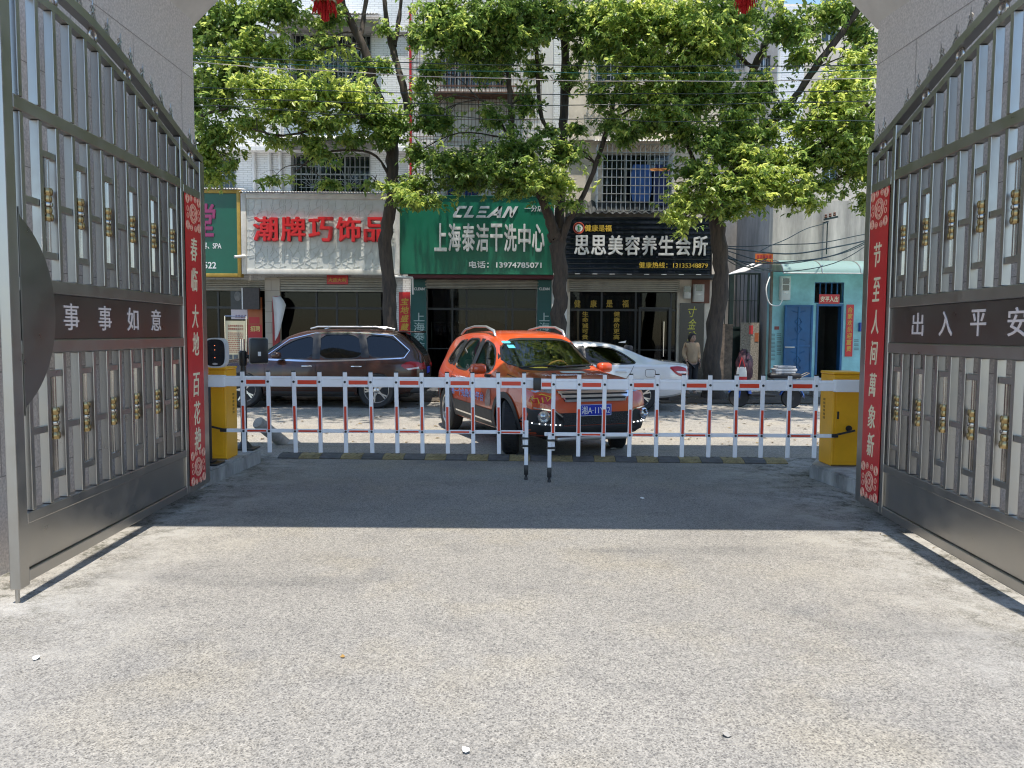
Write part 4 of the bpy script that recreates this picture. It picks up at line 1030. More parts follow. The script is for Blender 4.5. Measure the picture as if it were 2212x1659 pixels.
fc = MB().ball((q[0]+.2, YW-.03, q[2]+.66), .14, 12, (.7, .08, 1)); fc.build('portrait', mat('portrait_grey', (.17, .17, .17), .5, 0, .5, 6), p, world=True)
p, q = panel('lightbox_sign', 'small dark hanging light box with white left edge on the shop corner', 'light box', 525, 559, 622, 668, mat('dark_lightbox', (.04, .03, .03), .4, 0, .5, 12), YW-.32, .12)
MB().box(q[0]-.03, q[0]-.001, YW-.33, YW-.2, q[2], q[3]).build('white_edge', M_whitep, p, world=True)
MB().box(q[0]+.1, q[1]-.1, YW-.2, YW-.001, q[3]-.1, q[3]-.06).build('bracket', M_rust, p, world=True)
# leaning cream notice board on the pavement
Yb = 20.2; q = rectP(489, 530, 693, 792, Yb)
t = thing('notice_board', 'cream standing notice board with red heading beside the recruitment poster', 'notice board', ((q[0]+q[1])/2, Yb, .07))
MB().box(q[0], q[1], Yb, Yb+.02, q[2], q[3]).build('board', M_poster, t, world=True)
fr = MB()
for x in (q[0]-.02, q[1]+.02): fr.tube([(x, Yb+.01, .07), (x, Yb+.01, q[3]+.12)], .012, 8)
fr.tube([(q[0]-.02, Yb+.01, q[3]+.12), (q[1]+.02, Yb+.01, q[3]+.12)], .012, 8).tube([(q[0], Yb+.02, q[3]), (q[0], Yb+.5, .07)], .01, 6).tube([(q[1], Yb+.02, q[3]), (q[1], Yb+.5, .07)], .01, 6)
fr.build('stand', M_chrome, t, 40, world=True)
tx = MB()
write_rect(tx, '弘扬中医养生文化', (q[0]+.06, Yb, q[3]-.16), (1, 0, 0), (0, 0, 1), (0, -1, 0), q[1]-q[0]-.12, .055, .003, .02)
write_rect(tx, '提倡健康生活方式', (q[0]+.06, Yb, q[3]-.24), (1, 0, 0), (0, 0, 1), (0, -1, 0), q[1]-q[0]-.12, .055, .003, .02)
for k in range(11):
    z = q[3]-.33-k*.05
    xx = q[0]+.06
    while xx < q[1]-.08:
        ln = rnd.uniform(.02, .05); tx.box(xx, min(xx+ln, q[1]-.06), Yb-.003, Yb-.0005, z, z+.02); xx += ln+.012
tx.build('lettering', mat('dark_red_print', (.28, .05, .03), .5), t, world=True)
ph = MB()
for k in range(3): ph.box(q[0]+.05+k*.14, q[0]+.17+k*.14, Yb-.003, Yb-.0005, q[2]+.2, q[2]+.32)
ph.build('photographs', mat('printed_photos', (.08, .10, .12), .4, 0, .6, 20), t, world=True)
# torn white banner hanging loosely on the pillar
bn = MB(); pts = [(789, 640, 0), (800, 632, .1), (812, 628, .2)]
nn = 9; vs = []
for i in range(nn+1):
    u = i/nn; pl_ = at(588+12*u-6*u*u, 640+95*u, 21.75); wd = .44*(1-u)**.75*(.35+.65*min(1, u*3.5+.25)) + .02
    vs += [(pl_.x, 21.75, pl_.z), (pl_.x+wd*.5, 21.7-.06*math.sin(u*4), pl_.z-.02), (pl_.x+wd, 21.72-.1*math.sin(u*3), pl_.z+.03*math.sin(u*6))]
bn.add(vs, [f for i in range(nn) for f in ((3*i, 3*i+1, 3*i+4, 3*i+3), (3*i+1, 3*i+2, 3*i+5, 3*i+4))])
ob = bn.build('torn_banner', mat('white_vinyl', (.6, .59, .58), .5, 0, .1, 4), None, 60); md = ob.modifiers.new('s', 'SOLIDIFY'); md.thickness = .004; apply_mods(ob)
tag(ob, 'torn white vinyl banner hanging off the tiled pillar left of the accessory shop', 'banner')
p, q = panel('couplet_banner', 'narrow faded red strip half hidden behind the torn white banner', 'couplet', 590, 604, 640, 815, mat('faded_red', (.35, .04, .04), .6, 0, .5, 5), YW-.14, .008)

# spa shop: window lettering, upright board, meter boxes, fittings
M_yt = mat('ochre_lettering', (.38, .25, .02), .5)
xs_ = (1247, 1282, 1316.5, 1351)
for k, ch in enumerate('健康是福'): sign_text('lettering', ch, xs_[k]-7, xs_[k]+7, 648, 664, YW+.105, M_yt, C, .004, .02)
sign_text('lettering', '生命诚可贵', 1257, 1271, 672, 734, YW+.105, M_yt, C, .004, .025, vertical=True)
sign_text('lettering', '健康价更高', 1325, 1339, 672, 734, YW+.105, M_yt, C, .004, .025, vertical=True)
ct = MB(); q = rectP(1229, 1372, 640, 820, YW+.5); nn = 70; vs = []
for i in range(nn+1):
    x = q[0]+(q[1]-q[0])*i/nn; y = YW+.5+.03*math.sin(i*1.15); vs += [(x, y, .1), (x, y, q[3])]
ct.add(vs, [(2*i, 2*i+2, 2*i+3, 2*i+1) for i in range(nn)]); ct.build('curtain', mat('olive_curtain', (.20, .19, .15), .9, 0, .25, 2), C, world=True)
df = rectP(1377, 1449, 664, 830, YW+.02)
d_ = MB().box(df[0], df[0]+.06, YW-.02, YW+.085, .075, df[3]).box(df[1]-.06, df[1], YW-.02, YW+.085, .075, df[3]).box(df[0]+.06, df[1]-.06, YW-.02, YW+.085, df[3]-.06, df[3])
dd = d_.build('door_frame', M_frame, C, world=True)
MB().tube([(df[1]-.2, YW-.04, .9), (df[1]-.2, YW-.04, 1.9)], .014, 8).build('door_handle', M_chrome, dd, 40, world=True)
p, q = panel('side_panel', 'black upright board with yellow brush characters 寸金难买 beside the spa door', 'sign panel', 1466, 1522, 655, 832, mat('black_gloss_board', (.012, .012, .013), .25), YW-.08, .05)
sign_text('lettering', '寸金难买', 1484, 1505, 660, 766, YW-.08, mat('yellow_green_brush', (.50, .47, .06), .5), p, .004, .012, .25, vertical=True)
def meter_box(label, px0, px1, py0, py1, Y, m, wins=1):
    q = rectP(px0, px1, py0, py1, Y-.16); t = thing('meter_box', label, 'meter box', ((q[0]+q[1])/2, Y, q[2]), 0, 'electricity meter boxes')
    x0, x1, z0, z1 = q; b = MB().rbox(x0, x1, Y-.16, Y-.002, z0, z1, .012).rbox(x0+.02, x1-.02, Y-.175, Y-.161, z0+.03, z1-.03, .005).build('case', m, t, 40, world=True)
    for k in range(wins):
        zc = z1-(z1-z0)*(.22+.27*k); MB().box((x0+x1)/2-.09, (x0+x1)/2+.09, Y-.179, Y-.1755, zc-.08, zc+.08).build('window', M_glassd, t, world=True)
    MB().box((x0+x1)/2-.06, (x0+x1)/2+.06, Y-.178, Y-.1755, z0+.2, z0+.23).build('label_plate', M_alu, t, world=True)
M_meter = mat('meter_case', (.52, .51, .47), .45, 0, .15, 3)
MB().box(X(1492, YW), X(1530, YW), YW-.05, YW-.003, at(1510, 655, YW).z, at(1510, 600, YW).z).build('backing_board', mat('brown_board', (.16, .06, .035), .6, 0, .3, 4), C, world=True)
meter_box('smaller white meter box on the wall above the 寸金难买 board', 1477, 1493, 619, 645, YW-.085, M_meter)
meter_box('larger white meter box on the brown board beside the smaller one', 1498, 1522, 614, 652, YW-.051, M_meter)
for px, lab in ((506, 'white pipe end poking out under the gold framed green sign'), (836, 'grey pipe end poking out below the left edge of the dry cleaning sign')):
    a = at(px, 555 if px < 600 else 597, YS-.2); b = at(px+ (36 if px < 600 else 55), 552 if px < 600 else 600, YS+.1)
    o = MB().tube([a, b], .04, 12, False).tube([a+Vector((.02, 0, 0)), b], .033, 12).tube([b, b+Vector((0, .1, -.45))], .03, 10).build('drain_spout', M_sheet, None, 40); tag(o, lab, 'pipe')

# ------------------------------------------------------------------ turquoise house on the right, alley gate, rear building
M_turq = mat('turquoise_render', (.29, .57, .60), .75, 0, .3, 1.4, .1, 20)
M_bluedoor = mat('blue_door_paint', (.012, .10, .25), .45, 0, .25, 2)
xD0, xD1 = X(1663, YW), 17.5
D = thing('turquoise_house', 'turquoise rendered house with blue metal door, curved canopy and stained grey upper wall', 'house', ((xD0+xD1)/2, YW, 0))
dq = rectP(1759, 1822, 657, 806, YW); dq = (dq[0], dq[1], .18, dq[3]); tq = rectP(1759, 1824, 610, 655, YW)
zc = at(1750, 588, YW).z
wall('wall', xD0, xD1, 0, zc, YW, [dq, tq], M_turq, D)
MB().box(xD0, xD1, YW+.003, YW+.3, zc+.001, at(1750, 433, YW).z).build('upper_wall', mat('stained_concrete', (.58, .55, .49), .9, 0, .6, 2.6, .2, 25, stretch=(1, 1, .16), col2=(.22, .21, .19)), D, world=True)
MB().box(xD0+.003, xD1-.003, YW+.31, 27.5, 0, at(1750, 433, YW).z-.1).build('rear_block', M_grey, D, world=True) if False else None
MB().box(xD0-.001, xD0+.24, YW+.301, 27, 0, at(1750, 433, YW).z-.05).build('side_wall', M_grey, D, world=True)
MB().box(xD0-.004, xD0+.05, YW-.004, YW+.1, 0, zc).build('corner_strip', mat('brown_edge', (.2, .17, .14), .8, 0, .3, 5), D, world=True)
MB().box(xD0-.05, 16.9, 21.2, YW-.001, 0, .175).build('doorstep', M_conc, D, world=True)
grille(D, (tq[0]+.01, tq[1]-.01, tq[2]+.01, tq[3]-.01), YW+.05, .16, (0, 1), 0, .014, 'transom_grille', M_bluedoor)
bx = MB(); bx.box(dq[0]-.3, dq[1]+.5, 24.5, 24.55, .1, 3.1).box(dq[0]-.35, dq[0]-.301, YW+.31, 24.55, .1, 3.1).box(dq[1]+.501, dq[1]+.55, YW+.31, 24.55, .1, 3.1).box(dq[0]-.35, dq[1]+.55, YW+.31, 24.55, 3.101, 3.15).box(dq[0]-.35, dq[1]+.55, YW+.23, 24.55, .1, .178)
bx.build('hallway', mat('dim_hall', (.16, .16, .15), .8, 0, .3, 2), D, world=True)
MB().box(dq[0]+.001, dq[0]+.06, YW-.02, YW+.2, .18, dq[3]-.001).box(dq[1]-.06, dq[1]-.001, YW-.02, YW+.2, .18, dq[3]-.001).box(dq[0]+.061, dq[1]-.061, YW-.02, YW+.2, dq[3]-.06, dq[3]-.001).build('door_frame', M_bluedoor, D, world=True)
# the door leaf folded back flat against the wall, left of the opening
lq = rectP(1691, 1757, 659, 812, YW-.14); lq = (lq[0], lq[1], .2, lq[3])
dl = MB().box(lq[0], lq[1], YW-.14, YW-.10, lq[2], lq[3])
zm = lq[2]+(lq[3]-lq[2])*.47
for (a, b, c, d) in ((lq[0], lq[0]+.06, lq[2], lq[3]), (lq[1]-.06, lq[1], lq[2], lq[3]), ((lq[0]+lq[1])/2-.03, (lq[0]+lq[1])/2+.03, lq[2]+.061, lq[3]-.061)): dl.rbox(a, b, YW-.16, YW-.1395, c, d, .006)
for z in (lq[2]+.03, zm, lq[3]-.03): dl.rbox(lq[0]+.061, lq[1]-.061, YW-.157, YW-.1393, z-.03, z+.03, .006)
xm = (lq[0]+lq[1])/2
for (zc_, hh) in (((zm+lq[3])/2, .42), ((zm+lq[2])/2, .36)):
    pts = [(xm-.2, YW-.148, zc_+hh), (xm, YW-.15, zc_+hh-.06), (xm+.2, YW-.148, zc_+hh)]; dl.tube(pts, .01, 5)
    pts = [(xm-.2, YW-.148, zc_-hh), (xm, YW-.15, zc_-hh+.06), (xm+.2, YW-.148, zc_-hh)]; dl.tube(pts, .01, 5)
    for sg in (-1, 1): dl.tube([(xm, YW-.165, zc_+.22), (xm+sg*.1, YW-.165, zc_+.1), (xm, YW-.165, zc_), (xm+sg*.1, YW-.165, zc_-.1), (xm, YW-.165, zc_-.22)], .01, 5)
dlo = dl.build('door', M_bluedoor, D, 40, world=True)
MB().rbox(lq[0]+.02, lq[0]+.3, YW-.18, YW-.158, zm-.05, zm-.015, .006).build('handle', M_alu, dlo, 40, world=True)
# canopy: curved translucent sheet on ribs
cn = MB(); q = rectP(1667, 1873, 571, 593, YS); prof = []
for k in range(9):
    a = R(90*k/8); prof.append((YW-.02-1.0*math.sin(a), q[2]+.02+.42*math.cos(a)))
vs = []; x0, x1 = xD0-.03, xD1-.5
for (y, z) in prof: vs += [(x0, y, z), (x1, y, z), (x0, y, z+.006), (x1, y, z+.006)]
cn.add(vs, [f for i in range(8) for f in ((4*i, 4*i+1, 4*i+5, 4*i+4), (4*i+2, 4*i+6, 4*i+7, 4*i+3), (4*i, 4*i+4, 4*i+6, 4*i+2), (4*i+1, 4*i+3, 4*i+7, 4*i+5))])
mp_ = bpy.data.materials.new('polycarbonate'); mp_.use_nodes = True; MATS['polycarbonate'] = mp_
n_ = mp_.node_tree.nodes; l_ = mp_.node_tree.links; b_ = n_['Principled BSDF']; b_.inputs['Base Color'].default_value = (.42, .55, .52, 1); b_.inputs['Roughness'].default_value = .3
tl = n_.new('ShaderNodeBsdfTranslucent'); tl.inputs[0].default_value = (.45, .72, .70, 1); mx = n_.new('ShaderNodeMixShader'); mx.inputs[0].default_value = .5
l_.new(b_.outputs[0], mx.inputs[1]); l_.new(tl.outputs[0], mx.inputs[2]); l_.new(mx.outputs[0], n_['Material Output'].inputs[0])
cn_o = cn.build('canopy', mp_, D, 50, world=True)
rb = MB(); x = x0+.01
while x < x1:
    rb.tube([(x, y-.008, z+.012) for y, z in prof], .014, 6); x += 1.05
rb.tube([(x0, prof[-1][0], prof[-1][1]), (x1, prof[-1][0], prof[-1][1])], .016, 6)
rb.build('rib', M_alu, cn_o, 40, world=True)
st = MB()
def stencil(pxc, py, w_=9):
    p = at(pxc, py, YW)
    for r_i in range(2):
        x = p.x
        for k in range(6): 
            ww = rnd.uniform(.012, .02); st.box(x, x+ww, YW-.0022, YW-.0005, p.z-.045*r_i, p.z-.045*r_i+.028); x += ww+.006
for k in range(7): stencil(1664.5, 723+8.6*k)
for k in range(6): stencil(1678, 722+8.2*k)
for k in range(3): stencil(1845, 735+9*k)
st.build('stencil_marks', mat('grey_stencil_ink', (.14, .2, .2), .8), D, world=True)
p, q = panel('plaque', 'small dark red plaque on the turquoise wall beside the blue door', 'plaque', 1673, 1683, 705, 712, mat('plaque_red', (.25, .05, .04), .4), YW-.015, .012)
p, q = panel('lintel_banner', 'red banner reading 安平入出 over the blue door opening', 'banner', 1769, 1814, 636, 656, M_couplet, YW-.03, .01)
sign_text('lettering', '安平入出', 1772, 1811, 640, 652, YW-.03, M_cream, p, .004, .025, .1)
p, q = panel('couplet_banner', 'red couplet with gold 合家欢乐迎富贵 right of the blue doorway', 'couplet', 1825, 1845, 658, 770, M_couplet, YW-.02, .01)
sign_text('lettering', '合家欢乐迎富贵', 1828, 1842, 662, 760, YW-.02, M_goldtext, p, .004, .02, .1, vertical=True)
meter_box('white double meter box on the turquoise wall above the blue door leaf', 1686, 1709, 596, 648, YW, mat('pale_meter_case', (.6, .64, .63), .4), 2)
p, q = panel('letter_box', 'small blue letter box on the wall right of the couplet', 'letter box', 1858, 1866, 697, 716, mat('letterbox_blue', (.02, .08, .4), .4), YW-.12, .118)
b = MB(); bp = at(1793, 797, 22.9)
t = thing('bucket', 'green plastic bucket standing inside the blue doorway', 'bucket', (bp.x, 22.9, .18))
MB().lathe([(.13, 0), (.17, .3), (.18, .3), (.18, .32), (.165, .32), (.12, .02)], 18).build('pail', mat('green_plastic', (.02, .16, .06), .4), t, 50)
MB().tube([(-.17, 0, .3), (-.1, 0, .43), (0, 0, .47), (.1, 0, .43), (.17, 0, .3)], .005, 5).build('handle', M_chrome, t)

# alley gate between the blocks
G = thing('alley_gate', 'old dark green metal gate in the shaded alley beside the third tree trunk', 'gate', (X(1605, 23), 23, 0))
M_dg = mat('dark_green_iron', (.02, .04, .038), .6, .3, .4, 4)
q = rectP(1545, 1662, 590, 830, 23.0)
fr = MB(); x0, x1 = xC1+.02, xD0-.03
for u in (0, .2, .46, .5, .8, 1): x = x0+(x1-x0)*u; fr.box(x-.03, x+.03, 22.97, 23.03, 0, q[3])
fr.box(x0, x1, 22.975, 23.025, q[3]-.05, q[3]).box(x0, x1, 22.976, 23.024, 1.72, 1.78).box(x0, x1, 22.976, 23.024, .12, .17)
fr.build('frame', M_dg, G, world=True)
MB().box(x0, x1, 22.99, 23.01, .17, 1.72).build('sheet_panel', M_dg, G, world=True)
grille(G, (x0, x1, 1.78, q[3]-.05), 23.0, .11, (.5,), 0, .008, 'bars', M_dg)
for (a, b_, c_, d_, m_, lab) in ((1597, 1640, 697, 812, mat('newsprint', (.45, .40, .33), .8, 0, .65, 26, col2=(.12, .10, .085)), 'pale sheet of pasted newspaper on the dark alley gate'), (1548, 1583, 700, 815, mat('brown_notices', (.17, .13, .10), .8, 0, .5, 9), 'brown weathered board leaning by the third tree trunk')):
    q = rectP(a, b_, c_, d_, 22.6); o = MB().box(q[0], q[1], 22.58, 22.62, .1, q[3]); rr = [o]
    ob = o.build('pasted_board', m_, None); tag(ob, lab, 'board', 'boards in the alley')
q = rectP(1618, 1627, 703, 722, 22.57); MB().box(q[0], q[1], 22.572, 22.578, q[2], q[3]).build('small_red_notice', M_couplet, bpy.data.objects['pasted_board'], world=True)
q = rectP(1630, 1639, 719, 738, 22.57); MB().box(q[0], q[1], 22.572, 22.578, q[2], q[3]).build('small_orange_notice', MATS['orange_poster'], bpy.data.objects['pasted_board'], world=True)
pf = bpy.data.objects.new('x', None) if False else None
a = at(1592, 592, 21.6); b = at(1652, 566, 21.6)
o = MB().add([(a.x, 20.9, a.z), (b.x, 20.9, b.z), (b.x, 22.6, b.z+.05), (a.x, 22.6, a.z+.05), (a.x, 20.9, a.z+.02), (b.x, 20.9, b.z+.02), (b.x, 22.6, b.z+.07), (a.x, 22.6, a.z+.07)], [(0, 3, 2, 1), (4, 5, 6, 7), (0, 1, 5, 4), (1, 2, 6, 5), (2, 3, 7, 6), (3, 0, 4, 7)])
o.build('sloping_awning', M_sheet, D, world=True)
# orange utility notice hanging on the cables
q = rectP(1631, 1670, 548, 570, 20.6)
t = thing('hanging_notice', 'small orange and yellow warning board hanging from the cables above the alley', 'notice', ((q[0]+q[1])/2, 20.6, q[2]))
MB().box(q[0], q[1], 20.6, 20.615, q[2], q[3]).build('board', mat('orange_board', (.55, .13, .02), .5), t, world=True)
MB().box(q[0]+.03, q[1]-.03, 20.597, 20.5995, q[2]+.03, q[2]+.12).build('yellow_band', mat('yellow_band', (.6, .42, .05), .5), t, world=True)
k_ = MB()
for i in range(9): k_.box(q[0]+.05+i*.043, q[0]+.08+i*.043, 20.5935, 20.5965, q[2]+.05, q[2]+.1)
for i in range(5): k_.box(q[0]+.05+i*.08, q[0]+.11+i*.08, 20.5965, 20.5995, q[2]+.15, q[2]+.23)
k_.build('print', mat('faded_red_print', (.4, .03, .03), .6), t, world=True)

E2 = thing('rear_building', 'narrow grey set back block filling the gap above the alley', 'building', (7, 25.5, 0))
hE2 = [rectP(1560, 1610, 60, 150, 25.5), rectP(1640, 1664, 120, 200, 25.5), rectP(1560, 1610, 270, 360, 25.5)]
wall('wall', xC1-.3, X(1668, 25.5), 0, 13.6, 25.5, hE2, M_grey, E2, thick=.6)
for h in hE2: window(E2, h, 25.5); grille(E2, (h[0], h[1], h[2], h[3]), 25.45, .13)
E = thing('rear_building', 'tall cream building rising behind the turquoise house', 'building', (16, 28, 0))
hE = [rectP(1775, 1815, 20, 90, 28), rectP(1775, 1815, 330, 400, 28)]
wall('wall', X(1640, 28), 34, 0, 13.2, 28, hE, M_creamw, E)
for h in hE: window(E, h, 28)
MB().box(X(1640, 28), X(1640, 28)+.25, 28.301, 36, 0, 13.2).build('side_wall', M_creamw, E, world=True)
q = rectP(1675, 1738, 60, 420, 27.8); MB().box(q[0], q[1], 27.7, 27.997, 2.5, 13).build('white_stair_bay', M_tile, E, world=True)
x_ = X(1669, YW); MB().tube([(x_, YW+.1, 4.2), (x_, YW+.1, 9.8)], .05, 8).tube([(x_, YW+.1, 2.9), (x_, YW+.1, 4.2)], .05, 8).build('drain_pipe', M_sheet, D, 40, world=True)

# ------------------------------------------------------------------ cars
def crom(keys, x):
    ks = keys
    if x <= ks[0][0]: return ks[0][1:]
    if x >= ks[-1][0]: return ks[-1][1:]
    for i in range(len(ks)-1):
        if ks[i][0] <= x <= ks[i+1][0]: break
    p0, p1, p2, p3 = ks[max(0, i-1)], ks[i], ks[i+1], ks[min(len(ks)-1, i+2)]
    h = p2[0]-p1[0]; u = (x-p1[0])/h; r = []
    for k in range(1, len(p1)):
        s = (p2[k]-p1[k])/h
        def tang(a, b, c):
            d1 = (b[k]-a[k])/(b[0]-a[0]) if b[0] != a[0] else s; d2 = (c[k]-b[k])/(c[0]-b[0]) if c[0] != b[0] else s
            return 0 if d1*d2 <= 0 else 2*d1*d2/(d1+d2)
        m1 = tang(p0, p1, p2) if p0 is not p1 else s; m2 = tang(p1, p2, p3) if p3 is not p2 else s
        r.append((2*u**3-3*u*u+1)*p1[k]+(u**3-2*u*u+u)*h*m1+(-2*u**3+3*u*u)*p2[k]+(u**3-u*u)*h*m2)
    return r
def section(v, inset=0):
    zb, wd, zs, wt, zt = v
    wd -= inset; wt -= inset; zt -= inset*.75
    H = zs-zb
    pts = [(0, zb), (.80*wd, zb), (.93*wd, zb+.05), (.985*wd, zb+.33*H), (wd, zb+.60*H), (.985*wd, zb+.85*H), (.945*wd, zs),
           (.945*wd+(wt-.945*wd)*.5, zs+(zt-zs)*.45), (wt, zs+(zt-zs)*.86), (.84*wt, zs+(zt-zs)*.965), (.5*wt, zs+(zt-zs)*.995), (0, zt)]
    out = []
    for i in range(len(pts)-1):
        p0, p1, p2, p3 = pts[max(0, i-1)], pts[i], pts[i+1], pts[min(len(pts)-1, i+2)]
        for t in (0, .34, .67):
            f = lambda k: .5*((2*p1[k])+(-p0[k]+p2[k])*t*.9+(2*p0[k]-5*p1[k]+4*p2[k]-p3[k])*t*t*.9+(-p0[k]+3*p1[k]-3*p2[k]+p3[k])*t**3*.9) if 1 < i < 9 else p1[k]+(p2[k]-p1[k])*t
            out.append((f(0), f(1)))
    out.append(pts[-1]); return out
def loft(keys, x0, x1, n, inset=0, zb=None):
    secs = []; vs = []; fs = []
    for i in range(n+1):
        u = i/n; x = x0+(x1-x0)*(.5-.5*math.cos(math.pi*u)) if inset == 0 else x0+(x1-x0)*u
        v = list(crom(keys, x))
        if zb is not None: v[0] = zb; v[2] = max(v[2], zb+.1)
        h = section(v, inset); loop = [(x, y, z) for y, z in h]+[(x, -y, z) for y, z in h[-2:0:-1]]
        vs += loop; L = len(loop)
    for i in range(n):
        for k in range(L): fs.append((i*L+k, (i+1)*L+k, (i+1)*L+(k+1) % L, i*L+(k+1) % L))
    fs.append(tuple(range(L))); fs.append(tuple(n*L+k for k in range(L))[::-1])
    mb = MB(); mb.add(vs, fs); return mb

def smoothpoly(p, it=2):
    for _ in range(it):
        q = []
        for i in range(len(p)):
            a, b = p[i], p[(i+1) % len(p)]
            q += [(a[0]*.82+b[0]*.18, a[1]*.82+b[1]*.18), (a[0]*.18+b[0]*.82, a[1]*.18+b[1]*.82)]
        p = q
    return p
def inside(p, poly):
    x, y = p; c = False
    for i in range(len(poly)):
        x1, y1 = poly[i]; x2, y2 = poly[i-1]
        if (y1 > y) != (y2 > y) and x < (x2-x1)*(y-y1)/(y2-y1)+x1: c = not c
    return c
def patch(bvh, poly, axis, sgn, off, step=.05, th=.0):
    """a sheet that follows the body surface: poly is drawn in the side (axis 'y'), front/rear ('x') or top ('z') view"""
    pv = [Vector(p) for p in poly]; n = len(pv)
    xs = [p[0] for p in poly]; ys = [p[1] for p in poly]
    ext = []
    for a in np.arange(min(xs)+step*.5, max(xs), step):
        for b in np.arange(min(ys)+step*.5, max(ys), step):
            if inside((a, b), poly) and min((Vector((a, b))-q).length for q in pv) > step*.4: ext.append(Vector((a, b)))
    V, E_, F_, *_ = delaunay_2d_cdt(pv+ext, [(i, (i+1) % n) for i in range(n)], [list(range(n))], 1, 1e-5)
    pts = []; nor = []; last = None
    for q in V:
        if axis == 'y': o, d = Vector((q.x, sgn*3, q.y)), Vector((0, -sgn, 0))
        elif axis == 'x': o, d = Vector((sgn*5, q.x, q.y)), Vector((-sgn, 0, 0))
        else: o, d = Vector((q.x, q.y, 5)), Vector((0, 0, -1))
        h = bvh.ray_cast(o, d)
        if h[0] is None: pts.append(None); continue
        pts.append(h[0]-d*off)
    good = [p for p in pts if p is not None]
    if not good: return MB()
    def fix(i):
        q = V[i]
        best = min((j for j in range(len(V)) if pts[j] is not None), key=lambda j: (V[j]-q).length); p = pts[best].copy()
        if axis == 'y': p.x, p.z = q.x, q.y
        elif axis == 'x': p.y, p.z = q.x, q.y
        else: p.x, p.y = q.x, q.y
        return p
    P = [p if p is not None else fix(i) for i, p in enumerate(pts)]
    mb = MB(); mb.add(P, [tuple(f) for f in F_ if inside((V[f[0]]+V[f[1]]+V[f[2]])/3, poly)]); return mb
def ribbon(pts, wd):
    L = []; Rr = []
    for i, p in enumerate(pts):
        a = Vector(pts[max(0, i-1)]); b = Vector(pts[min(len(pts)-1, i+1)]); t = (b-a).normalized(); n = Vector((-t.y, t.x))*wd/2
        L.append(tuple(Vector(p)+n)); Rr.append(tuple(Vector(p)-n))
    return L+Rr[::-1]
def dens(pts, step=.06):
    o = []
    for a, b in zip(pts, pts[1:]):
        n = max(1, int((Vector(b)-Vector(a)).length/step))
        o += [tuple(Vector(a)+(Vector(b)-Vector(a))*i/n) for i in range(n)]
    return o+[pts[-1]]
def arc(cxx, cz, r, a0, a1, n=24): return [(cxx+r*math.cos(R(a0+(a1-a0)*i/n)), cz+r*math.sin(R(a0+(a1-a0)*i/n))) for i in range(n+1)]

M_gl = glass_mat('car_glass', (.42, .46, .44)); M_glt = glass_mat('tinted_car_glass', (.10, .11, .12))
M_gap = mat('panel_gap', (.01, .01, .01), .8)
M_seat = mat('seat_fabric', (.05, .05, .055), .9)
M_beige = mat('beige_trim', (.42, .34, .22), .7)
M_taillr = mat('tail_light_red', (.34, .004, .008), .25, 0, .2, 20, coat=.3)
M_tailc = mat('tail_light_clear', (.65, .6, .6), .15, coat=1)
M_lamp = mat('head_lamp', (.35, .37, .4), .08, .6, .3, 25, coat=1)
M_rim = mat('alloy_rim', (.58, .58, .58), .25, .85, .1)
M_alum = mat('satin_roof_rail', (.62, .62, .62), .3, .8)
M_clad = mat('black_cladding', (.028, .029, .031), .6, 0, .15, 10)

def wheel(parent, x, y, r, wdt, side, steer=0, spokes=5, name='wheel'):
    w_ = bpy.data.objects.new(name, None); COL.objects.link(w_); w_.parent = parent; w_.location = (x, y, r); w_.rotation_euler = (0, 0, steer)
    M = Matrix.Rotation(R(-90*side), 4, 'X')      # local z -> outward (+y for side +1)
    h = wdt/2
    prof = [(r*.66, -h*.9), (r*.9, -h), (r*.975, -h*.82), (r, -h*.5), (r, h*.5), (r*.975, h*.82), (r*.9, h), (r*.70, h*.9), (r*.66, h*.7)]
    ty = MB(); ty.lathe(prof, 44, M)
    for k in range(60):
        a = 2*math.pi*k/60
        for q in (-.5, 0, .5):
            ty.box(r*.998, r*1.012, -.012, .012, q*h-.018*h/.1, q*h+.018*h/.1, M @ Matrix.Rotation(a+q*.05, 4, 'Z'))
    ty.build('tyre', M_rubber, w_, 40)
    ri = MB(); ri.lathe([(r*.60, -h*.5), (r*.66, h*.6), (r*.70, h*.82), (r*.67, h*.84), (r*.62, h*.6), (r*.58, -h*.45)], 44, M, False)
    for k in range(spokes):
        a = 2*math.pi*k/spokes
        for q in (-.13, .13):
            Ms = M @ Matrix.Rotation(a+q, 4, 'Z')
            ri.bar(Ms @ Vector((r*.10, -q*r*.55, h*.62)), Ms @ Vector((r*.64, 0, h*.74)), r*.085, r*.05, (M @ Vector((0, 0, 1)))[:])
    ri.lathe([(0.001, h*.8), (r*.1, h*.79), (r*.17, h*.68), (r*.17, h*.4)], 20, M)
    for k in range(5):
        a = 2*math.pi*(k+.5)/5; ri.lathe([(r*.022, h*.5), (r*.022, h*.74), (r*.012, h*.76)], 6, M @ Matrix.Translation((r*.125*math.cos(a), r*.125*math.sin(a), 0)))
    ri.build('rim', M_rim, w_, 40)
    MB().lathe([(r*.02, -h*.3), (r*.57, -h*.3), (r*.57, -h*.45), (r*.02, -h*.45)], 30, M).build('brake_disc', M_black, w_, 40)
    return w_

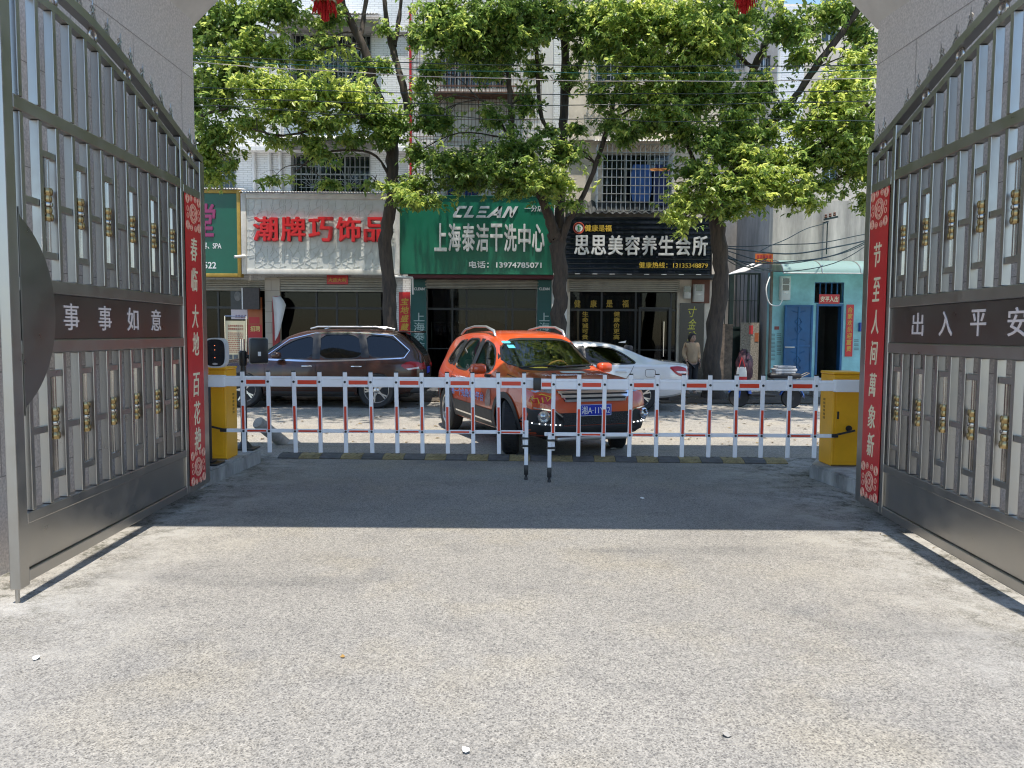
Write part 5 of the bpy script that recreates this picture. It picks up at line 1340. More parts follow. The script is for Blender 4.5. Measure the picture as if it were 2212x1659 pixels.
def car(name, label, keys, spec, loc, rz, paint, glass, group=None):
    t = thing(name, label, 'car', loc, rz, group); zs_ = spec.get('zscale', 1); t.scale = (1, spec.get('yscale', 1), zs_)
    x0, x1 = keys[0][0], keys[-1][0]
    lo = loft(keys, x0, x1, 64)
    bvh = BVHTree.FromPolygons([Vector(v) for v in lo.v], lo.f)
    body = lo.build('body', paint, t, 38)
    cut = []
    ar, at_ = spec['arch_r'], spec['axles']
    for ax in at_:
        for sg in (1, -1):
            m_ = MB(); m_.lathe([(ar, 0), (ar, .5)], 40, Matrix.Translation((ax, sg*.56 if sg > 0 else -1.06, spec['r'])) @ Matrix.Rotation(R(-90), 4, 'X')); cut.append(m_)
    ca, cb = spec['cabin']
    cab = loft(keys, ca, cb, 26, .065, .42); cut.append(cab)
    for w_ in spec['side_windows']:
        m_ = MB(); m_.prism(w_, -1.4, 1.4); cut.append(m_)
    for (poly, xa, xb) in spec['end_windows']:
        m_ = MB(); n = len(poly)
        m_.add([(xa, y, z) for y, z in poly]+[(xb, y, z) for y, z in poly], [tuple(range(n)), tuple(range(n, 2*n))[::-1]]+[(i, i+n, (i+1) % n+n, (i+1) % n) for i in range(n)]); cut.append(m_)
    boolean_cut(body, cut)
    me = body.data; me.polygons.foreach_set('use_smooth', [True]*len(me.polygons)); me.set_sharp_from_angle(angle=R(38))
    me.materials.clear(); me.materials.append(paint); me.materials.append(M_black); me.materials.append(spec.get('trimm', M_seat))
    for p in me.polygons:
        c = p.center
        if min(math.hypot(c.x-ax, c.z-spec['r']) for ax in at_) < ar+.004 and c.z < .8: p.material_index = 1
        elif bvh.find_nearest(c)[3] > .02: p.material_index = 2
        else: p.material_index = 0
    for i, w_ in enumerate(spec['side_windows']):
        if i in spec.get('open', ()): sides = (1,)
        else: sides = (1, -1)
        for sg in sides: patch(bvh, w_, 'y', sg, -.012, .09).build('side_window', glass, t, 60)
        for sg in (1, -1):
            rb_ = dens(w_+[w_[0]], .08); patch(bvh, ribbon(rb_, .026), 'y', sg, .003, .06).build('window_seal', M_black, t)
    for pp in spec['pillars']:
        for sg in (1, -1): patch(bvh, pp, 'y', sg, .004, .06).build('pillar_cover', M_black, t, 60)
    if 'chrome' in spec:
        for sg in (1, -1): patch(bvh, ribbon(dens(spec['chrome'], .08), .016), 'y', sg, .006, .06).build('window_trim', M_chrome, t)
    for k, (poly, xa, xb) in enumerate(spec['end_windows']):
        g_ = patch(bvh, poly, 'x', 1 if xb > xa else -1, -.006, .1).build('windscreen' if k == 0 else 'rear_window', spec.get('glass_front', glass) if k == 0 else glass, t, 60)
        rb_ = dens(poly+[poly[0]], .08); patch(bvh, ribbon(rb_, .03), 'x', 1 if xb > xa else -1, .003, .06).build('window_seal', M_black, g_)
    st = spec.get('steer', 0)
    for i, ax in enumerate(at_):
        for sg in (1, -1):
            w_ = wheel(t, ax, sg*(spec['track']), spec['r'], .215, sg, st if i == 0 else 0, spec.get('spokes', 5)); w_.scale = (1, 1, 1/zs_); w_.location.z = spec['r']/zs_
    # inner floor / underbody so that no light leaks through
    MB().rbox(x0+.35, x1-.35, -.52, .52, .22, .5, .03).build('underbody', M_black, t)
    # seats
    for sy in (.36, -.36):
        for sx in spec['seats']:
            s_ = MB().rbox(sx-.25, sx+.25, sy-.25, sy+.25, .45, .62, .05)
            Mz = Matrix.Translation((sx-.24, sy, .6)) @ Matrix.Rotation(R(-14), 4, 'Y')
            s_.rbox(-.07, .07, -.24, .24, 0, .56, .05, Mz).rbox(-.05, .05, -.13, .13, .6, .78, .04, Mz)
            s_.build('seat', spec.get('seatm', M_seat), t, 50)
    d = spec['dash']; MB().rbox(d-.25, d+.25, -.66, .66, .5, spec['dashz'], .05).build('dashboard', M_black, t, 50)
    sw = MB(); Ms = Matrix.Translation((d-.36, .36, spec['dashz']+.0)) @ Matrix.Rotation(R(-62), 4, 'Y')
    bmx = MB().torus((0, 0, 0), .185, .017, 28, 8, 'z'); sw.add([Ms @ Vector(v) for v in bmx.v], bmx.f)
    sw.bar(Ms @ Vector((-.18, 0, 0)), Ms @ Vector((.18, 0, 0)), .04, .02).bar(Ms @ Vector((0, -.18, 0)), Ms @ Vector((0, 0, 0)), .04, .02)
    sw.build('steering_wheel', spec.get('wheelm', M_black), t, 50)
    MB().rbox(spec['mirror_in'][0]-.02, spec['mirror_in'][0]+.01, -.12, .12, spec['mirror_in'][1]-.03, spec['mirror_in'][1]+.035, .01).build('rear_view_mirror', M_seat, t, 50)
    return t, bvh

# ---- orange SUV
M_orange = mat('orange_car_paint', (.60, .078, .016), .3, .0, .05, 4, coat=1, spec=.5)
keysO = [(-2.12, .60, .55, .86, .45, .93), (-2.08, .42, .74, .93, .60, 1.10), (-1.98, .34, .82, .97, .64, 1.24), (-1.80, .30, .875, 1.0, .63, 1.46), (-1.55, .27, .90, 1.0, .63, 1.545), (-1.0, .24, .905, .995, .635, 1.60), (-.4, .23, .905, .985, .63, 1.615), (.15, .23, .905, .97, .605, 1.565), (.45, .23, .905, .965, .60, 1.42), (.85, .23, .905, .955, .62, 1.185), (1.05, .235, .905, .945, .66, 1.08), (1.4, .25, .90, .93, .66, 1.035), (1.75, .28, .875, .90, .64, 1.01), (1.98, .30, .82, .85, .60, .965), (2.09, .33, .75, .80, .54, .90), (2.16, .40, .64, .72, .46, .80)]
Cx, Cy, yaw = .227, 11.37, R(-90+21.5)
wO = [smoothpoly([(.66, 1.01), (.30, 1.39), (-.12, 1.48), (-.16, 1.0)], 2), smoothpoly([(-.25, 1.0), (-.21, 1.485), (-.85, 1.48), (-1.05, 1.04)], 2), smoothpoly([(-1.14, 1.06), (-.95, 1.465), (-1.2, 1.43), (-1.52, 1.12)], 2)]
scr = smoothpoly([(-.72, 1.08), (-.56, 1.49), (.56, 1.49), (.72, 1.08)], 2)
rear = smoothpoly([(-.6, 1.1), (-.5, 1.42), (.5, 1.42), (.6, 1.1)], 2)
specO = dict(zscale=.985, yscale=.97, arch_r=.385, r=.345, axles=(1.32, -1.28), cabin=(-1.75, .93), side_windows=wO, end_windows=[(scr, .1, 2.5), (rear, -1.4, -2.6)], track=.80, steer=R(-24), seats=(-.05, -.85), pillars=[[(-.13, 1.0), (-.10, 1.485), (-.23, 1.49), (-.27, 1.0)], [(-1.03, 1.05), (-.84, 1.475), (-.97, 1.465), (-1.15, 1.07)]], dash=.62, dashz=1.0, mirror_in=(.27, 1.42), seatm=M_beige, trimm=mat('pale_headlining', (.36, .33, .27), .8), wheelm=mat('tan_leather', (.38, .16, .05), .5), glass_front=glass_mat('clear_windscreen', (.60, .66, .60), .02, 2.0))
so, bo = car('suv', 'orange SUV with silver roof rails waiting at an angle behind the barrier', keysO, specO, (Cx, Cy, 0), yaw, M_orange, M_gl)
def pt(bvh, poly, ax, sg, off, name, m, par, step=.04, sm=60): return patch(bvh, poly, ax, sg, off, step).build(name, m, par, sm)
for sg in (1, -1):
    for ax in (1.32, -1.28):
        ring = arc(ax, .345, .386, -8, 188, 30)+arc(ax, .345, .465, 188, -8, 30)
        pt(bo, ring, 'y', sg, .014, 'arch_cladding', M_clad, so, .05)
    pt(bo, [(-.84, .24), (.87, .24), (.87, .53), (-.84, .55)], 'y', sg, .012, 'door_cladding', M_clad, so)
    pt(bo, dens([(-.78, .37), (.82, .35)])+dens([(.82, .375), (-.78, .395)]), 'y', sg, .018, 'chrome_strip', M_chrome, so)
    for ln in ([(-.2, .5), (-.2, 1.0)], [(.84, .5), (.84, .75), (.72, .98)], [(-1.02, .8), (-1.0, 1.0)]):
        pt(bo, ribbon(dens(ln), .009), 'y', sg, .003, 'door_gap', M_gap, so)
    for hx in (-.06, -.92):
        h_ = bo.ray_cast(Vector((hx, sg*3, .9)), Vector((0, -sg, 0)))[0]
        MB().rbox(hx-.1, hx+.1, h_.y-.012, h_.y+.034, .885, .915, .012).build('door_handle', M_orange, so, 50)
    # mirrors
    my = sg*1.0
    mo = MB().rbox(.5, .66, my-.11, my+.11, 1.0, 1.145, .05); mo.build('wing_mirror', M_orange, so, 50)
    MB().rbox(.54, .66, sg*.84-.06, sg*.84+.14, .955, .999, .015).rbox(.49, .5, my-.09, my+.09, 1.015, 1.13, .004).build('mirror_base', M_clad, so, 50)
    # roof rail
    rr_ = [(.12, sg*.565, 1.52), (.05, sg*.565, 1.60), (-.25, sg*.575, 1.665), (-.8, sg*.575, 1.67), (-1.25, sg*.57, 1.625), (-1.48, sg*.565, 1.545)]
    MB().tube(rr_, [.018, .024, .018, .017, .018, .016], 8).build('roof_rail', M_alum, so, 50)
    # headlamp, fog lamp, light strip
    hl_ = [(sg*.55, .84), (sg*.80, .85), (sg*.84, .915), (sg*.70, .95), (sg*.52, .91)]
    l1 = pt(bo, smoothpoly(hl_, 1), 'x', 1, .006, 'headlight', M_lamp, so)
    cw_ = [(sg*.44, .52), (sg*.55, .62), (sg*.84, .66), (sg*.88, .40), (sg*.80, .34), (sg*.5, .34), (sg*.44, .4)]
    c1 = pt(bo, cw_, 'x', 1, .010, 'bumper_corner', M_clad, so)
    pt(bo, dens([(sg*.45, .56), (sg*.56, .64), (sg*.85, .68)])+dens([(sg*.85, .665), (sg*.565, .625), (sg*.46, .545)]), 'x', 1, .016, 'chrome_edge', M_chrome, so)
    hp = bo.ray_cast(Vector((5, sg*.68, .56)), Vector((-1, 0, 0)))[0]
    Mf = Matrix.Translation((hp.x-.05, sg*.68, .56)) @ Matrix.Rotation(R(90), 4, 'Y') @ Matrix.Rotation(R(sg*-20), 4, 'X')
    fl = MB().lathe([(.075, 0), (.075, .085), (.06, .095), (.055, .08), (.05, .05)], 22, Mf, False).build('fog_lamp', M_chrome, so, 40)
    MB().lathe([(.001, .075), (.052, .06), (.052, .03)], 18, Mf).build('lens', M_lamp, fl, 50)
    pt(bo, dens([(sg*.46, .445), (sg*.86, .46)])+dens([(sg*.86, .485), (sg*.46, .465)]), 'x', 1, .014, 'running_light_strip', M_chrome, so)
    ld = MB()
    for k in range(6):
        yy = sg*(.49+.062*k); zz = .456+.004*k
        h_ = bo.ray_cast(Vector((5, yy, zz)), Vector((-1, 0, 0)))[0]; ld.ball((h_.x+.016, yy, zz), .008, 8)
    ld.build('running_light', emit_mat('led_white', (1, 1, 1), 2.5), so)
# grille, plate, lower grille, skid plate
gp = [(-.52, .87), (-.42, .735), (.42, .735), (.52, .87), (.3, .88), (-.3, .88)]
g_ = pt(bo, gp, 'x', 1, .008, 'grille', M_black, so)
for zz, hw in ((.855, .505), (.805, .475), (.75, .43)):
    pt(bo, dens([(-hw, zz-.015), (hw, zz-.015)])+dens([(hw, zz+.015), (-hw, zz+.015)]), 'x', 1, .018, 'grille_bar', M_chrome, g_)
for sg in (1, -1): pt(bo, dens([(sg*.51, .87), (sg*.42, .74)])+dens([(sg*.40, .745), (sg*.49, .87)]), 'x', 1, .018, 'grille_bar', M_chrome, g_)
pt(bo, [(-.55, .58), (-.44, .445), (.44, .445), (.55, .58), (.5, .60), (-.5, .60)], 'x', 1, .010, 'lower_grille', mat('grille_mesh', (.012, .012, .013), .5, 0, .3, 30, .8, 60), so)
pt(bo, [(-.88, .345), (-.80, .30), (.80, .30), (.88, .345), (.45, .44), (-.45, .44)], 'x', 1, .012, 'lower_bumper', M_clad, so)
MB().rbox(1.9, 2.13, -.5, .5, .245, .30, .02).build('skid_plate', M_alum, so, 50)
xp = bo.ray_cast(Vector((5, 0, .68)), Vector((-1, 0, 0)))[0].x+.012
pl = MB().rbox(xp-.01, xp+.008, -.225, .225, .555, .70, .006).build('number_plate', mat('plate_blue', (.012, .035, .42), .4), so, 50)
tx = MB(); write_rect(tx, '湘A·11Y62', (xp+.0085, -.2, .578), (0, 1, 0), (0, 0, 1), (1, 0, 0), .40, .1, .002, .01); tx.build('plate_lettering', M_whitep, pl)
pf_ = MB()
for z_ in (.558, .692): pf_.box(xp+.0082, xp+.0095, -.215, .215, z_, z_+.005)
for y_2 in (-.217, .211): pf_.box(xp+.0082, xp+.0096, y_2, y_2+.005, .5585, .6965)
pf_.build('plate_border', M_whitep, pl)
# wipers, items on the dash, stickers
for (ya, yb) in ((-.55, .05), (.0, .62)):
    pts = []
    for k in range(7):
        y = ya+(yb-ya)*k/6; z = 1.085+.02*math.sin(k/6*2)
        h_ = bo.ray_cast(Vector((5, y, z+.02)), Vector((-1, 0, 0)))[0]; pts.append((h_.x+.012, y, h_.z))
    MB().tube(pts, .011, 6).build('wiper', M_black, so, 40)
h_ = bo.ray_cast(Vector((5, -.5, 1.42)), Vector((-1, 0, 0)))[0]
MB().rbox(.52, .70, -.2, .02, 1.0, 1.09, .01).build('tissue_box', mat('yellow_card', (.6, .52, .12), .6), so)
MB().ball((.5, -.46, 1.03), .05, 10, (1, 1.2, 1)).build('dash_ornament', mat('purple_cloth', (.2, .15, .4), .8), so)
pt(bo, smoothpoly([(-.56, 1.425), (-.44, 1.425), (-.44, 1.46), (-.56, 1.46)], 2), 'x', 1, .004, 'windscreen_sticker', mat('sticker_cyan', (.08, .4, .55), .4), so, .03)
pt(bo, [(-.52, 1.36), (-.42, 1.36), (-.42, 1.405), (-.52, 1.405)], 'x', 1, .004, 'windscreen_sticker', MATS['sticker_cyan'], so, .03)
# bonnet lines and lettering, side lettering, flame mark on the bumper
for sg in (1, -1):
    pt(bo, ribbon(dens([(1.02, sg*.74), (1.5, sg*.74), (1.85, sg*.62), (2.0, sg*.40)]), .01), 'z', 1, .003, 'bonnet_gap', M_gap, so)
pt(bo, ribbon(dens([(1.99, -.42), (2.03, 0), (1.99, .42)]), .012), 'z', 1, .003, 'bonnet_gap', M_gap, so)
def letters_on(bvh, text, map3, m, name, par, bold=.02):
    vs, fs = glyphs(text, min(bold, .02), 0); x0_ = min(v.x for v in vs); x1_ = max(v.x for v in vs); y0_ = min(v.y for v in vs); y1_ = max(v.y for v in vs)
    mb = MB(); mb.add([map3((v.x-x0_)/(x1_-x0_), (v.y-y0_)/(y1_-y0_)) for v in vs], fs); return mb.build(name, m, par)
def on_side(bvh, xa, xb, za, zb, sg, off):
    def f(u, v):
        x = xa+(xb-xa)*u; z = za+(zb-za)*v; h = bvh.ray_cast(Vector((x, sg*3, z)), Vector((0, -sg, 0)))[0]; return Vector((x, h.y+sg*off, z))
    return f
def on_top(bvh, xa, xb, ya, yb, off):
    def f(u, v):
        x = xa+(xb-xa)*v; y = ya+(yb-ya)*u; h = bvh.ray_cast(Vector((x, y, 5)), Vector((0, 0, -1)))[0]; return Vector((x, y, h.z+off))
    return f
M_decal = mat('decal_white', (.78, .78, .82), .4); M_decalb = mat('decal_blue', (.08, .2, .55), .4)
# viewed from the front the bonnet lettering reads left to right along +y
letters_on(bo, '元创国际', on_top(bo, 1.62, 1.45, -.45, .10, .004), M_decal, 'bonnet_lettering', so, .03)
letters_on(bo, '体验', on_top(bo, 1.60, 1.44, .22, .5, .004), M_decal, 'bonnet_lettering', so, .03)
pt(bo, smoothpoly([(1.2, -.06), (1.2, .3), (1.36, .3), (1.36, -.06)], 2), 'z', 1, .004, 'bonnet_emblem', mat('emblem_pale', (.6, .66, .6), .4), so)
# right-hand side of the car (towards the left of the picture)
letters_on(bo, '元创国际', on_side(bo, -.95, -.25, .80, .92, -1, .005), M_decal, 'side_lettering', so, .05)
letters_on(bo, '第一个免费体验平台', on_side(bo, -.95, .55, .615, .74, -1, .005), M_decal, 'side_lettering', so, .05)
letters_on(bo, '第一个免费体验平台', on_side(bo, -.95, .55, .615, .74, -1, .007), M_decalb, 'side_lettering', so, .008)
pt(bo, smoothpoly([(.58, .56), (.83, .58), (.80, .80), (.66, .80)], 1), 'y', -1, .005, 'portrait_decal', mat('portrait_decal', (.30, .2, .18), .4, 0, .5, 14), so)
h_ = None
fm = MB()
def bump_pts(lst, off=.006):
    o = []
    for y, z in lst:
        h = bo.ray_cast(Vector((5, y, z)), Vector((-1, 0, 0)))[0]
        if h: o.append((h.x+off, y, z))
    return o
pt(bo, smoothpoly([(-.83, .72), (-.62, .71), (-.56, .78), (-.64, .83), (-.80, .81)], 1), 'x', 1, .004, 'flame_decal', mat('decal_red', (.5, .02, .02), .4), so)
for ls in ([(-.80, .715), (-.81, .77), (-.75, .78), (-.74, .72)], [(-.80, .79), (-.70, .83), (-.58, .79)], [(-.70, .73), (-.705, .79)], [(-.66, .80), (-.65, .75), (-.60, .795)]): fm.tube(bump_pts(ls), .008, 5)
fm.build('flame_outline', mat('decal_yellow', (.75, .5, .03), .4), so)

# ---- dark brown SUV, side on, facing left
M_brown = mat('brown_car_paint', (.050, .018, .010), .25, .0, .1, 4, coat=.45)
keysB = [(-2.30, .55, .60, .90, .5, 1.0), (-2.25, .40, .78, .98, .6, 1.15), (-2.15, .34, .86, 1.02, .64, 1.30), (-1.95, .31, .905, 1.04, .64, 1.52), (-1.7, .28, .93, 1.045, .64, 1.66), (-1.1, .25, .935, 1.04, .65, 1.70), (-.5, .24, .935, 1.02, .65, 1.71), (.1, .24, .935, 1.0, .64, 1.68), (.5, .24, .935, .985, .62, 1.56), (.9, .24, .935, .975, .63, 1.30), (1.2, .25, .93, .965, .66, 1.10), (1.6, .26, .92, .94, .66, 1.04), (1.95, .29, .87, .89, .62, .98), (2.2, .33, .78, .80, .52, .88), (2.33, .42, .62, .68, .4, .72)]
wB = [smoothpoly([(.92, 1.07), (.45, 1.44), (-.05, 1.58), (-.08, 1.045)], 2), smoothpoly([(-.17, 1.045), (-.15, 1.59), (-.97, 1.59), (-1.08, 1.075)], 2), smoothpoly([(-1.18, 1.08), (-1.07, 1.585), (-1.65, 1.54), (-1.99, 1.24), (-1.87, 1.12)], 2)]
specB = dict(zscale=.945, arch_r=.40, r=.365, axles=(1.35, -1.35), cabin=(-2.0, 1.0), side_windows=wB, end_windows=[(smoothpoly([(-.72, 1.12), (-.56, 1.58), (.56, 1.58), (.72, 1.12)], 1), .2, 2.5), (smoothpoly([(-.62, 1.14), (-.5, 1.56), (.5, 1.56), (.62, 1.14)], 1), -1.6, -2.7)], track=.83, seats=(.1, -.8), pillars=[[(-.04, 1.06), (-.02, 1.58), (-.18, 1.59), (-.20, 1.06)], [(-1.04, 1.09), (-.94, 1.585), (-1.1, 1.585), (-1.2, 1.09)]], chrome=[(1.0, 1.06), (.47, 1.475), (-.05, 1.61), (-.97, 1.62), (-1.65, 1.57), (-2.0, 1.25), (-1.9, 1.09), (-1.08, 1.05), (-.1, 1.02), (.98, 1.05)], dash=.75, dashz=1.05, mirror_in=(.3, 1.5), trim=M_chrome, spokes=5)
sb, bb_ = car('suv', 'dark brown SUV parked side on in front of the white shop sign', keysB, specB, (X(914, 15.5)-2.30, 16.45, 0), R(180), M_brown, M_glt)
for sg in (1, -1):
    pt(bb_, dens([(-.9, .24), (.93, .24)])+dens([(.93, .36), (-.9, .36)]), 'y', sg, .012, 'door_cladding', M_clad, sb)
    for ln in ([(-.12, .4), (-.12, 1.03)], [(-1.12, .78), (-1.13, 1.06)], [(.9, .4), (.92, 1.0)], [(-.12, .4), (.9, .38)]): pt(bb_, ribbon(dens(ln), .009), 'y', sg, .003, 'door_gap', M_gap, sb)
    pt(bb_, ribbon(dens([(.9, 1.03), (-.1, 1.0), (-1.1, 1.035), (-1.85, 1.08)]), .018), 'y', sg, .005, 'belt_trim', M_chrome, sb)
    for hx in (.05, -.95):
        h_ = bb_.ray_cast(Vector((hx, sg*3, .90)), Vector((0, -sg, 0)))[0]; MB().rbox(hx-.11, hx+.11, h_.y-.012, h_.y+.034, .885, .917, .012).build('door_handle', M_chrome, sb, 50)
    MB().tube([(.05, sg*.60, 1.70), (-.1, sg*.60, 1.745), (-1.3, sg*.60, 1.75), (-1.5, sg*.60, 1.70)], .02, 8).build('roof_rail', M_alum, sb, 50)
    tl_ = [(-1.83, .93), (-2.0, 1.02), (-2.22, 1.0), (-2.245, .88), (-2.1, .83), (-1.93, .85)]
    pt(bb_, smoothpoly(tl_, 1), 'y', sg, .008, 'tail_light', M_taillr, sb)
    pt(bb_, [(-1.95, .86), (-2.2, .90), (-2.2, .86), (-2.0, .83)], 'y', sg, .013, 'tail_light', M_tailc, sb)
    pt(bb_, [(sg*.52, .84), (sg*.80, .83), (sg*.83, 1.0), (sg*.6, 1.0)], 'x', -1, .008, 'tail_light', M_taillr, sb)
    MB().rbox(.55, .72, sg*1.02-.1, sg*1.02+.1, 1.06, 1.2, .05).build('wing_mirror', M_brown, sb, 50)
    pt(bb_, smoothpoly([(sg*.5, .80), (sg*.78, .82), (sg*.8, .90), (sg*.55, .90)], 1), 'x', 1, .008, 'headlight', M_lamp, sb)
pt(bb_, [(-.5, .72), (.5, .72), (.45, .88), (-.45, .88)], 'x', 1, .008, 'grille', M_chrome, sb)
MB().rbox(-2.2, -1.72, -.5, .5, 1.63, 1.665, .012).build('rear_spoiler', M_brown, sb, 50)
xq = bb_.ray_cast(Vector((-5, 0, .8)), Vector((1, 0, 0)))[0].x
MB().rbox(xq-.012, xq+.01, -.22, .22, .73, .87, .005).build('number_plate', MATS['plate_blue'], sb)
MB().rbox(-2.3, -2.0, -.84, .84, .33, .5, .04).build('rear_bumper', M_clad, sb, 50)

# ---- white sedan, facing left, mostly behind the orange car
M_wcar = mat('white_car_paint', (.66, .67, .67), .25, .1, .03, 4, coat=1)
keysW = [(-2.32, .58, .60, .82, .5, .92), (-2.27, .42, .76, .93, .60, .985), (-2.12, .34, .84, .955, .66, 1.01), (-1.8, .28, .89, .97, .66, 1.045), (-1.5, .26, .90, .97, .63, 1.12), (-1.1, .24, .905, .965, .57, 1.29), (-.7, .23, .905, .955, .56, 1.405), (-.2, .22, .905, .945, .57, 1.445), (.25, .22, .905, .935, .56, 1.41), (.65, .22, .905, .93, .56, 1.24), (1.0, .22, .90, .92, .62, 1.05), (1.2, .23, .90, .91, .64, .985), (1.6, .25, .88, .88, .62, .93), (2.0, .28, .80, .80, .54, .84), (2.2, .34, .66, .70, .44, .72), (2.27, .42, .5, .6, .35, .65)]
wW = [smoothpoly([(.78, .99), (.35, 1.24), (-.12, 1.345), (-.15, .965)], 2), smoothpoly([(-.24, .965), (-.21, 1.35), (-.72, 1.325), (-1.0, 1.19), (-1.24, 1.02), (-1.2, .985)], 2)]
specW = dict(zscale=.965, arch_r=.36, r=.325, axles=(1.32, -1.32), cabin=(-1.45, .92), side_windows=wW, end_windows=[(smoothpoly([(-.66, 1.03), (-.52, 1.34), (.52, 1.34), (.66, 1.03)], 1), .1, 2.5), (smoothpoly([(-.62, 1.08), (-.48, 1.34), (.48, 1.34), (.62, 1.08)], 1), -.7, -2.7)], track=.79, seats=(.1, -.75), pillars=[[(-.11, .98), (-.08, 1.345), (-.23, 1.35), (-.27, .98)]], dash=.68, dashz=.98, mirror_in=(.3, 1.3), trim=M_black, spokes=7)
sw_, bw = car('sedan', 'white sedan parked side on behind the orange SUV', keysW, specW, (3.58-2.32, 16.15, 0), R(177), M_wcar, M_glt)
for sg in (1, -1):
    for ln in ([(-.2, .3), (-.2, .95)], [(-1.0, .62), (-1.13, .80), (-1.2, .95)], [(.9, .3), (.9, .9)], [(-.95, .29), (.9, .29)]): pt(bw, ribbon(dens(ln), .009), 'y', sg, .003, 'door_gap', M_gap, sw_)
    for hx in (-.02, -.95):
        h_ = bw.ray_cast(Vector((hx, sg*3, .83)), Vector((0, -sg, 0)))[0]; MB().rbox(hx-.11, hx+.11, h_.y-.012, h_.y+.034, .815, .848, .012).build('door_handle', M_wcar, sw_, 50)
    fq = [(-1.62, .72), (-1.42, .72), (-1.42, .88), (-1.62, .88)]
    pt(bw, ribbon(dens(smoothpoly(fq, 1)+[smoothpoly(fq, 1)[0]]), .008), 'y', sg, .003, 'fuel_flap_gap', M_gap, sw_)
    pt(bw, smoothpoly([(-1.88, .935), (-2.05, .76), (-2.24, .72), (-2.255, .90), (-2.1, .95)], 1), 'y', sg, .008, 'tail_light', M_taillr, sw_)
    pt(bw, smoothpoly([(-2.02, .85), (-2.08, .80), (-2.24, .80), (-2.24, .84)], 1), 'y', sg, .014, 'tail_light', M_tailc, sw_)
    pt(bw, smoothpoly([(sg*.5, .80), (sg*.76, .74), (sg*.74, .92), (sg*.55, .90)], 1), 'x', -1, .008, 'tail_light', M_taillr, sw_)
    MB().rbox(.5, .66, sg*1.0-.1, sg*1.0+.1, 1.0, 1.12, .045).build('wing_mirror', M_wcar, sw_, 50)
    pt(bw, smoothpoly([(sg*.5, .70), (sg*.72, .70), (sg*.74, .80), (sg*.55, .80)], 1), 'x', 1, .008, 'headlight', M_lamp, sw_)
pt(bw, [(-.4, .62), (.4, .62), (.42, .76), (-.42, .76)], 'x', 1, .008, 'grille', M_chrome, sw_)
MB().prism([(-.95, 1.415), (-1.1, 1.40), (-1.12, 1.455)], -.02, .02).build('roof_antenna', M_wcar, sw_)
xq = bw.ray_cast(Vector((-5, 0, .74)), Vector((1, 0, 0)))[0].x
MB().rbox(xq-.012, xq+.01, -.22, .22, .67, .81, .005).build('number_plate', MATS['plate_blue'], sw_)

# ------------------------------------------------------------------ woman standing by the tree
def skin_mesh(name, verts, edges, rad, m, parent=None, sub=2, root=0):
    me = bpy.data.meshes.new(name); me.from_pydata(verts, edges, []); o = link(name, me, None, parent)
    md = o.modifiers.new('skin', 'SKIN'); md.use_smooth_shade = True
    o.modifiers.new('sub', 'SUBSURF').levels = sub
    for i, r_ in enumerate(rad):
        sv = me.skin_vertices[0].data[i]; sv.radius = (r_, r_) if not hasattr(r_, '__len__') else r_
    me.skin_vertices[0].data[root].use_root = True
    apply_mods(o); o.data.materials.clear(); o.data.materials.append(m); o.data.polygons.foreach_set('use_smooth', [True]*len(o.data.polygons)); return o
Yp = 19.0; hp = at(1489, 727, Yp); SH = 1.50/1.55
pw = thing('person', 'woman in beige shirt and dark trousers standing by the black board, short dark hair', 'person', (at(1494, 780, Yp).x, Yp, .03), R(-68))
M_skin = mat('skin', (.42, .26, .19), .6, 0, .1, 8); M_shirt = mat('beige_shirt', (.42, .29, .18), .85, 0, .2, 7, .3, 20); M_trous = mat('black_trousers', (.018, .018, .022), .85, 0, .2, 8); M_hair = mat('dark_hair', (.015, .012, .011), .5, 0, .3, 30)
S = lambda *p: tuple(c*SH for c in p)
# body, facing local +x; arms hanging, hands drawn a little together at the waist
V_ = [S(0, 0, .88), S(0, 0, 1.05), S(0, 0, 1.25), S(-.01, 0, 1.34), S(.01, 0, 1.40),
      S(-.01, .17, 1.31), S(-.03, .21, 1.07), S(.07, .19, .86), S(-.01, -.17, 1.31), S(-.03, -.21, 1.07), S(.07, -.19, .86),
      S(0, .085, .82), S(.015, .09, .46), S(-.01, .095, .09), S(.10, .105, .035), S(0, -.085, .82), S(.0, -.09, .46), S(-.03, -.095, .09), S(.08, -.105, .035)]
E_ = [(0, 1), (1, 2), (2, 3), (3, 4), (2, 5), (5, 6), (6, 7), (2, 8), (8, 9), (9, 10), (0, 11), (11, 12), (12, 13), (13, 14), (0, 15), (15, 16), (16, 17), (17, 18)]
rad = [(.11, .14), (.10, .125), (.105, .15), (.06, .07), .045, .05, .038, .027, .05, .038, .027, .085, .055, .036, .035, .085, .055, .036, .035]
skin_mesh('body', V_, E_, rad, M_skin, pw)
V2 = [S(0, 0, .80), S(0, 0, .95), S(0, 0, 1.08), S(0, 0, 1.24), S(-.01, 0, 1.335), S(-.01, .175, 1.3), S(-.035, .225, 1.07), S(.055, .2, .92), S(-.01, -.175, 1.3), S(-.035, -.225, 1.07), S(.055, -.2, .92)]
skin_mesh('shirt', V2, [(0, 1), (1, 2), (2, 3), (3, 4), (3, 5), (5, 6), (6, 7), (3, 8), (8, 9), (9, 10)], [(.135, .175), (.13, .17), (.122, .155), (.125, .17), (.075, .085), .068, .055, .046, .068, .055, .046], M_shirt, pw)
V3 = [S(0, 0, .9), S(0, .085, .80), S(.015, .09, .46), S(-.01, .095, .09), S(0, -.085, .80), S(0, -.09, .46), S(-.03, -.095, .09)]
skin_mesh('trousers', V3, [(0, 1), (1, 2), (2, 3), (0, 4), (4, 5), (5, 6)], [(.125, .155), .105, .078, .066, .105, .078, .066], M_trous, pw)
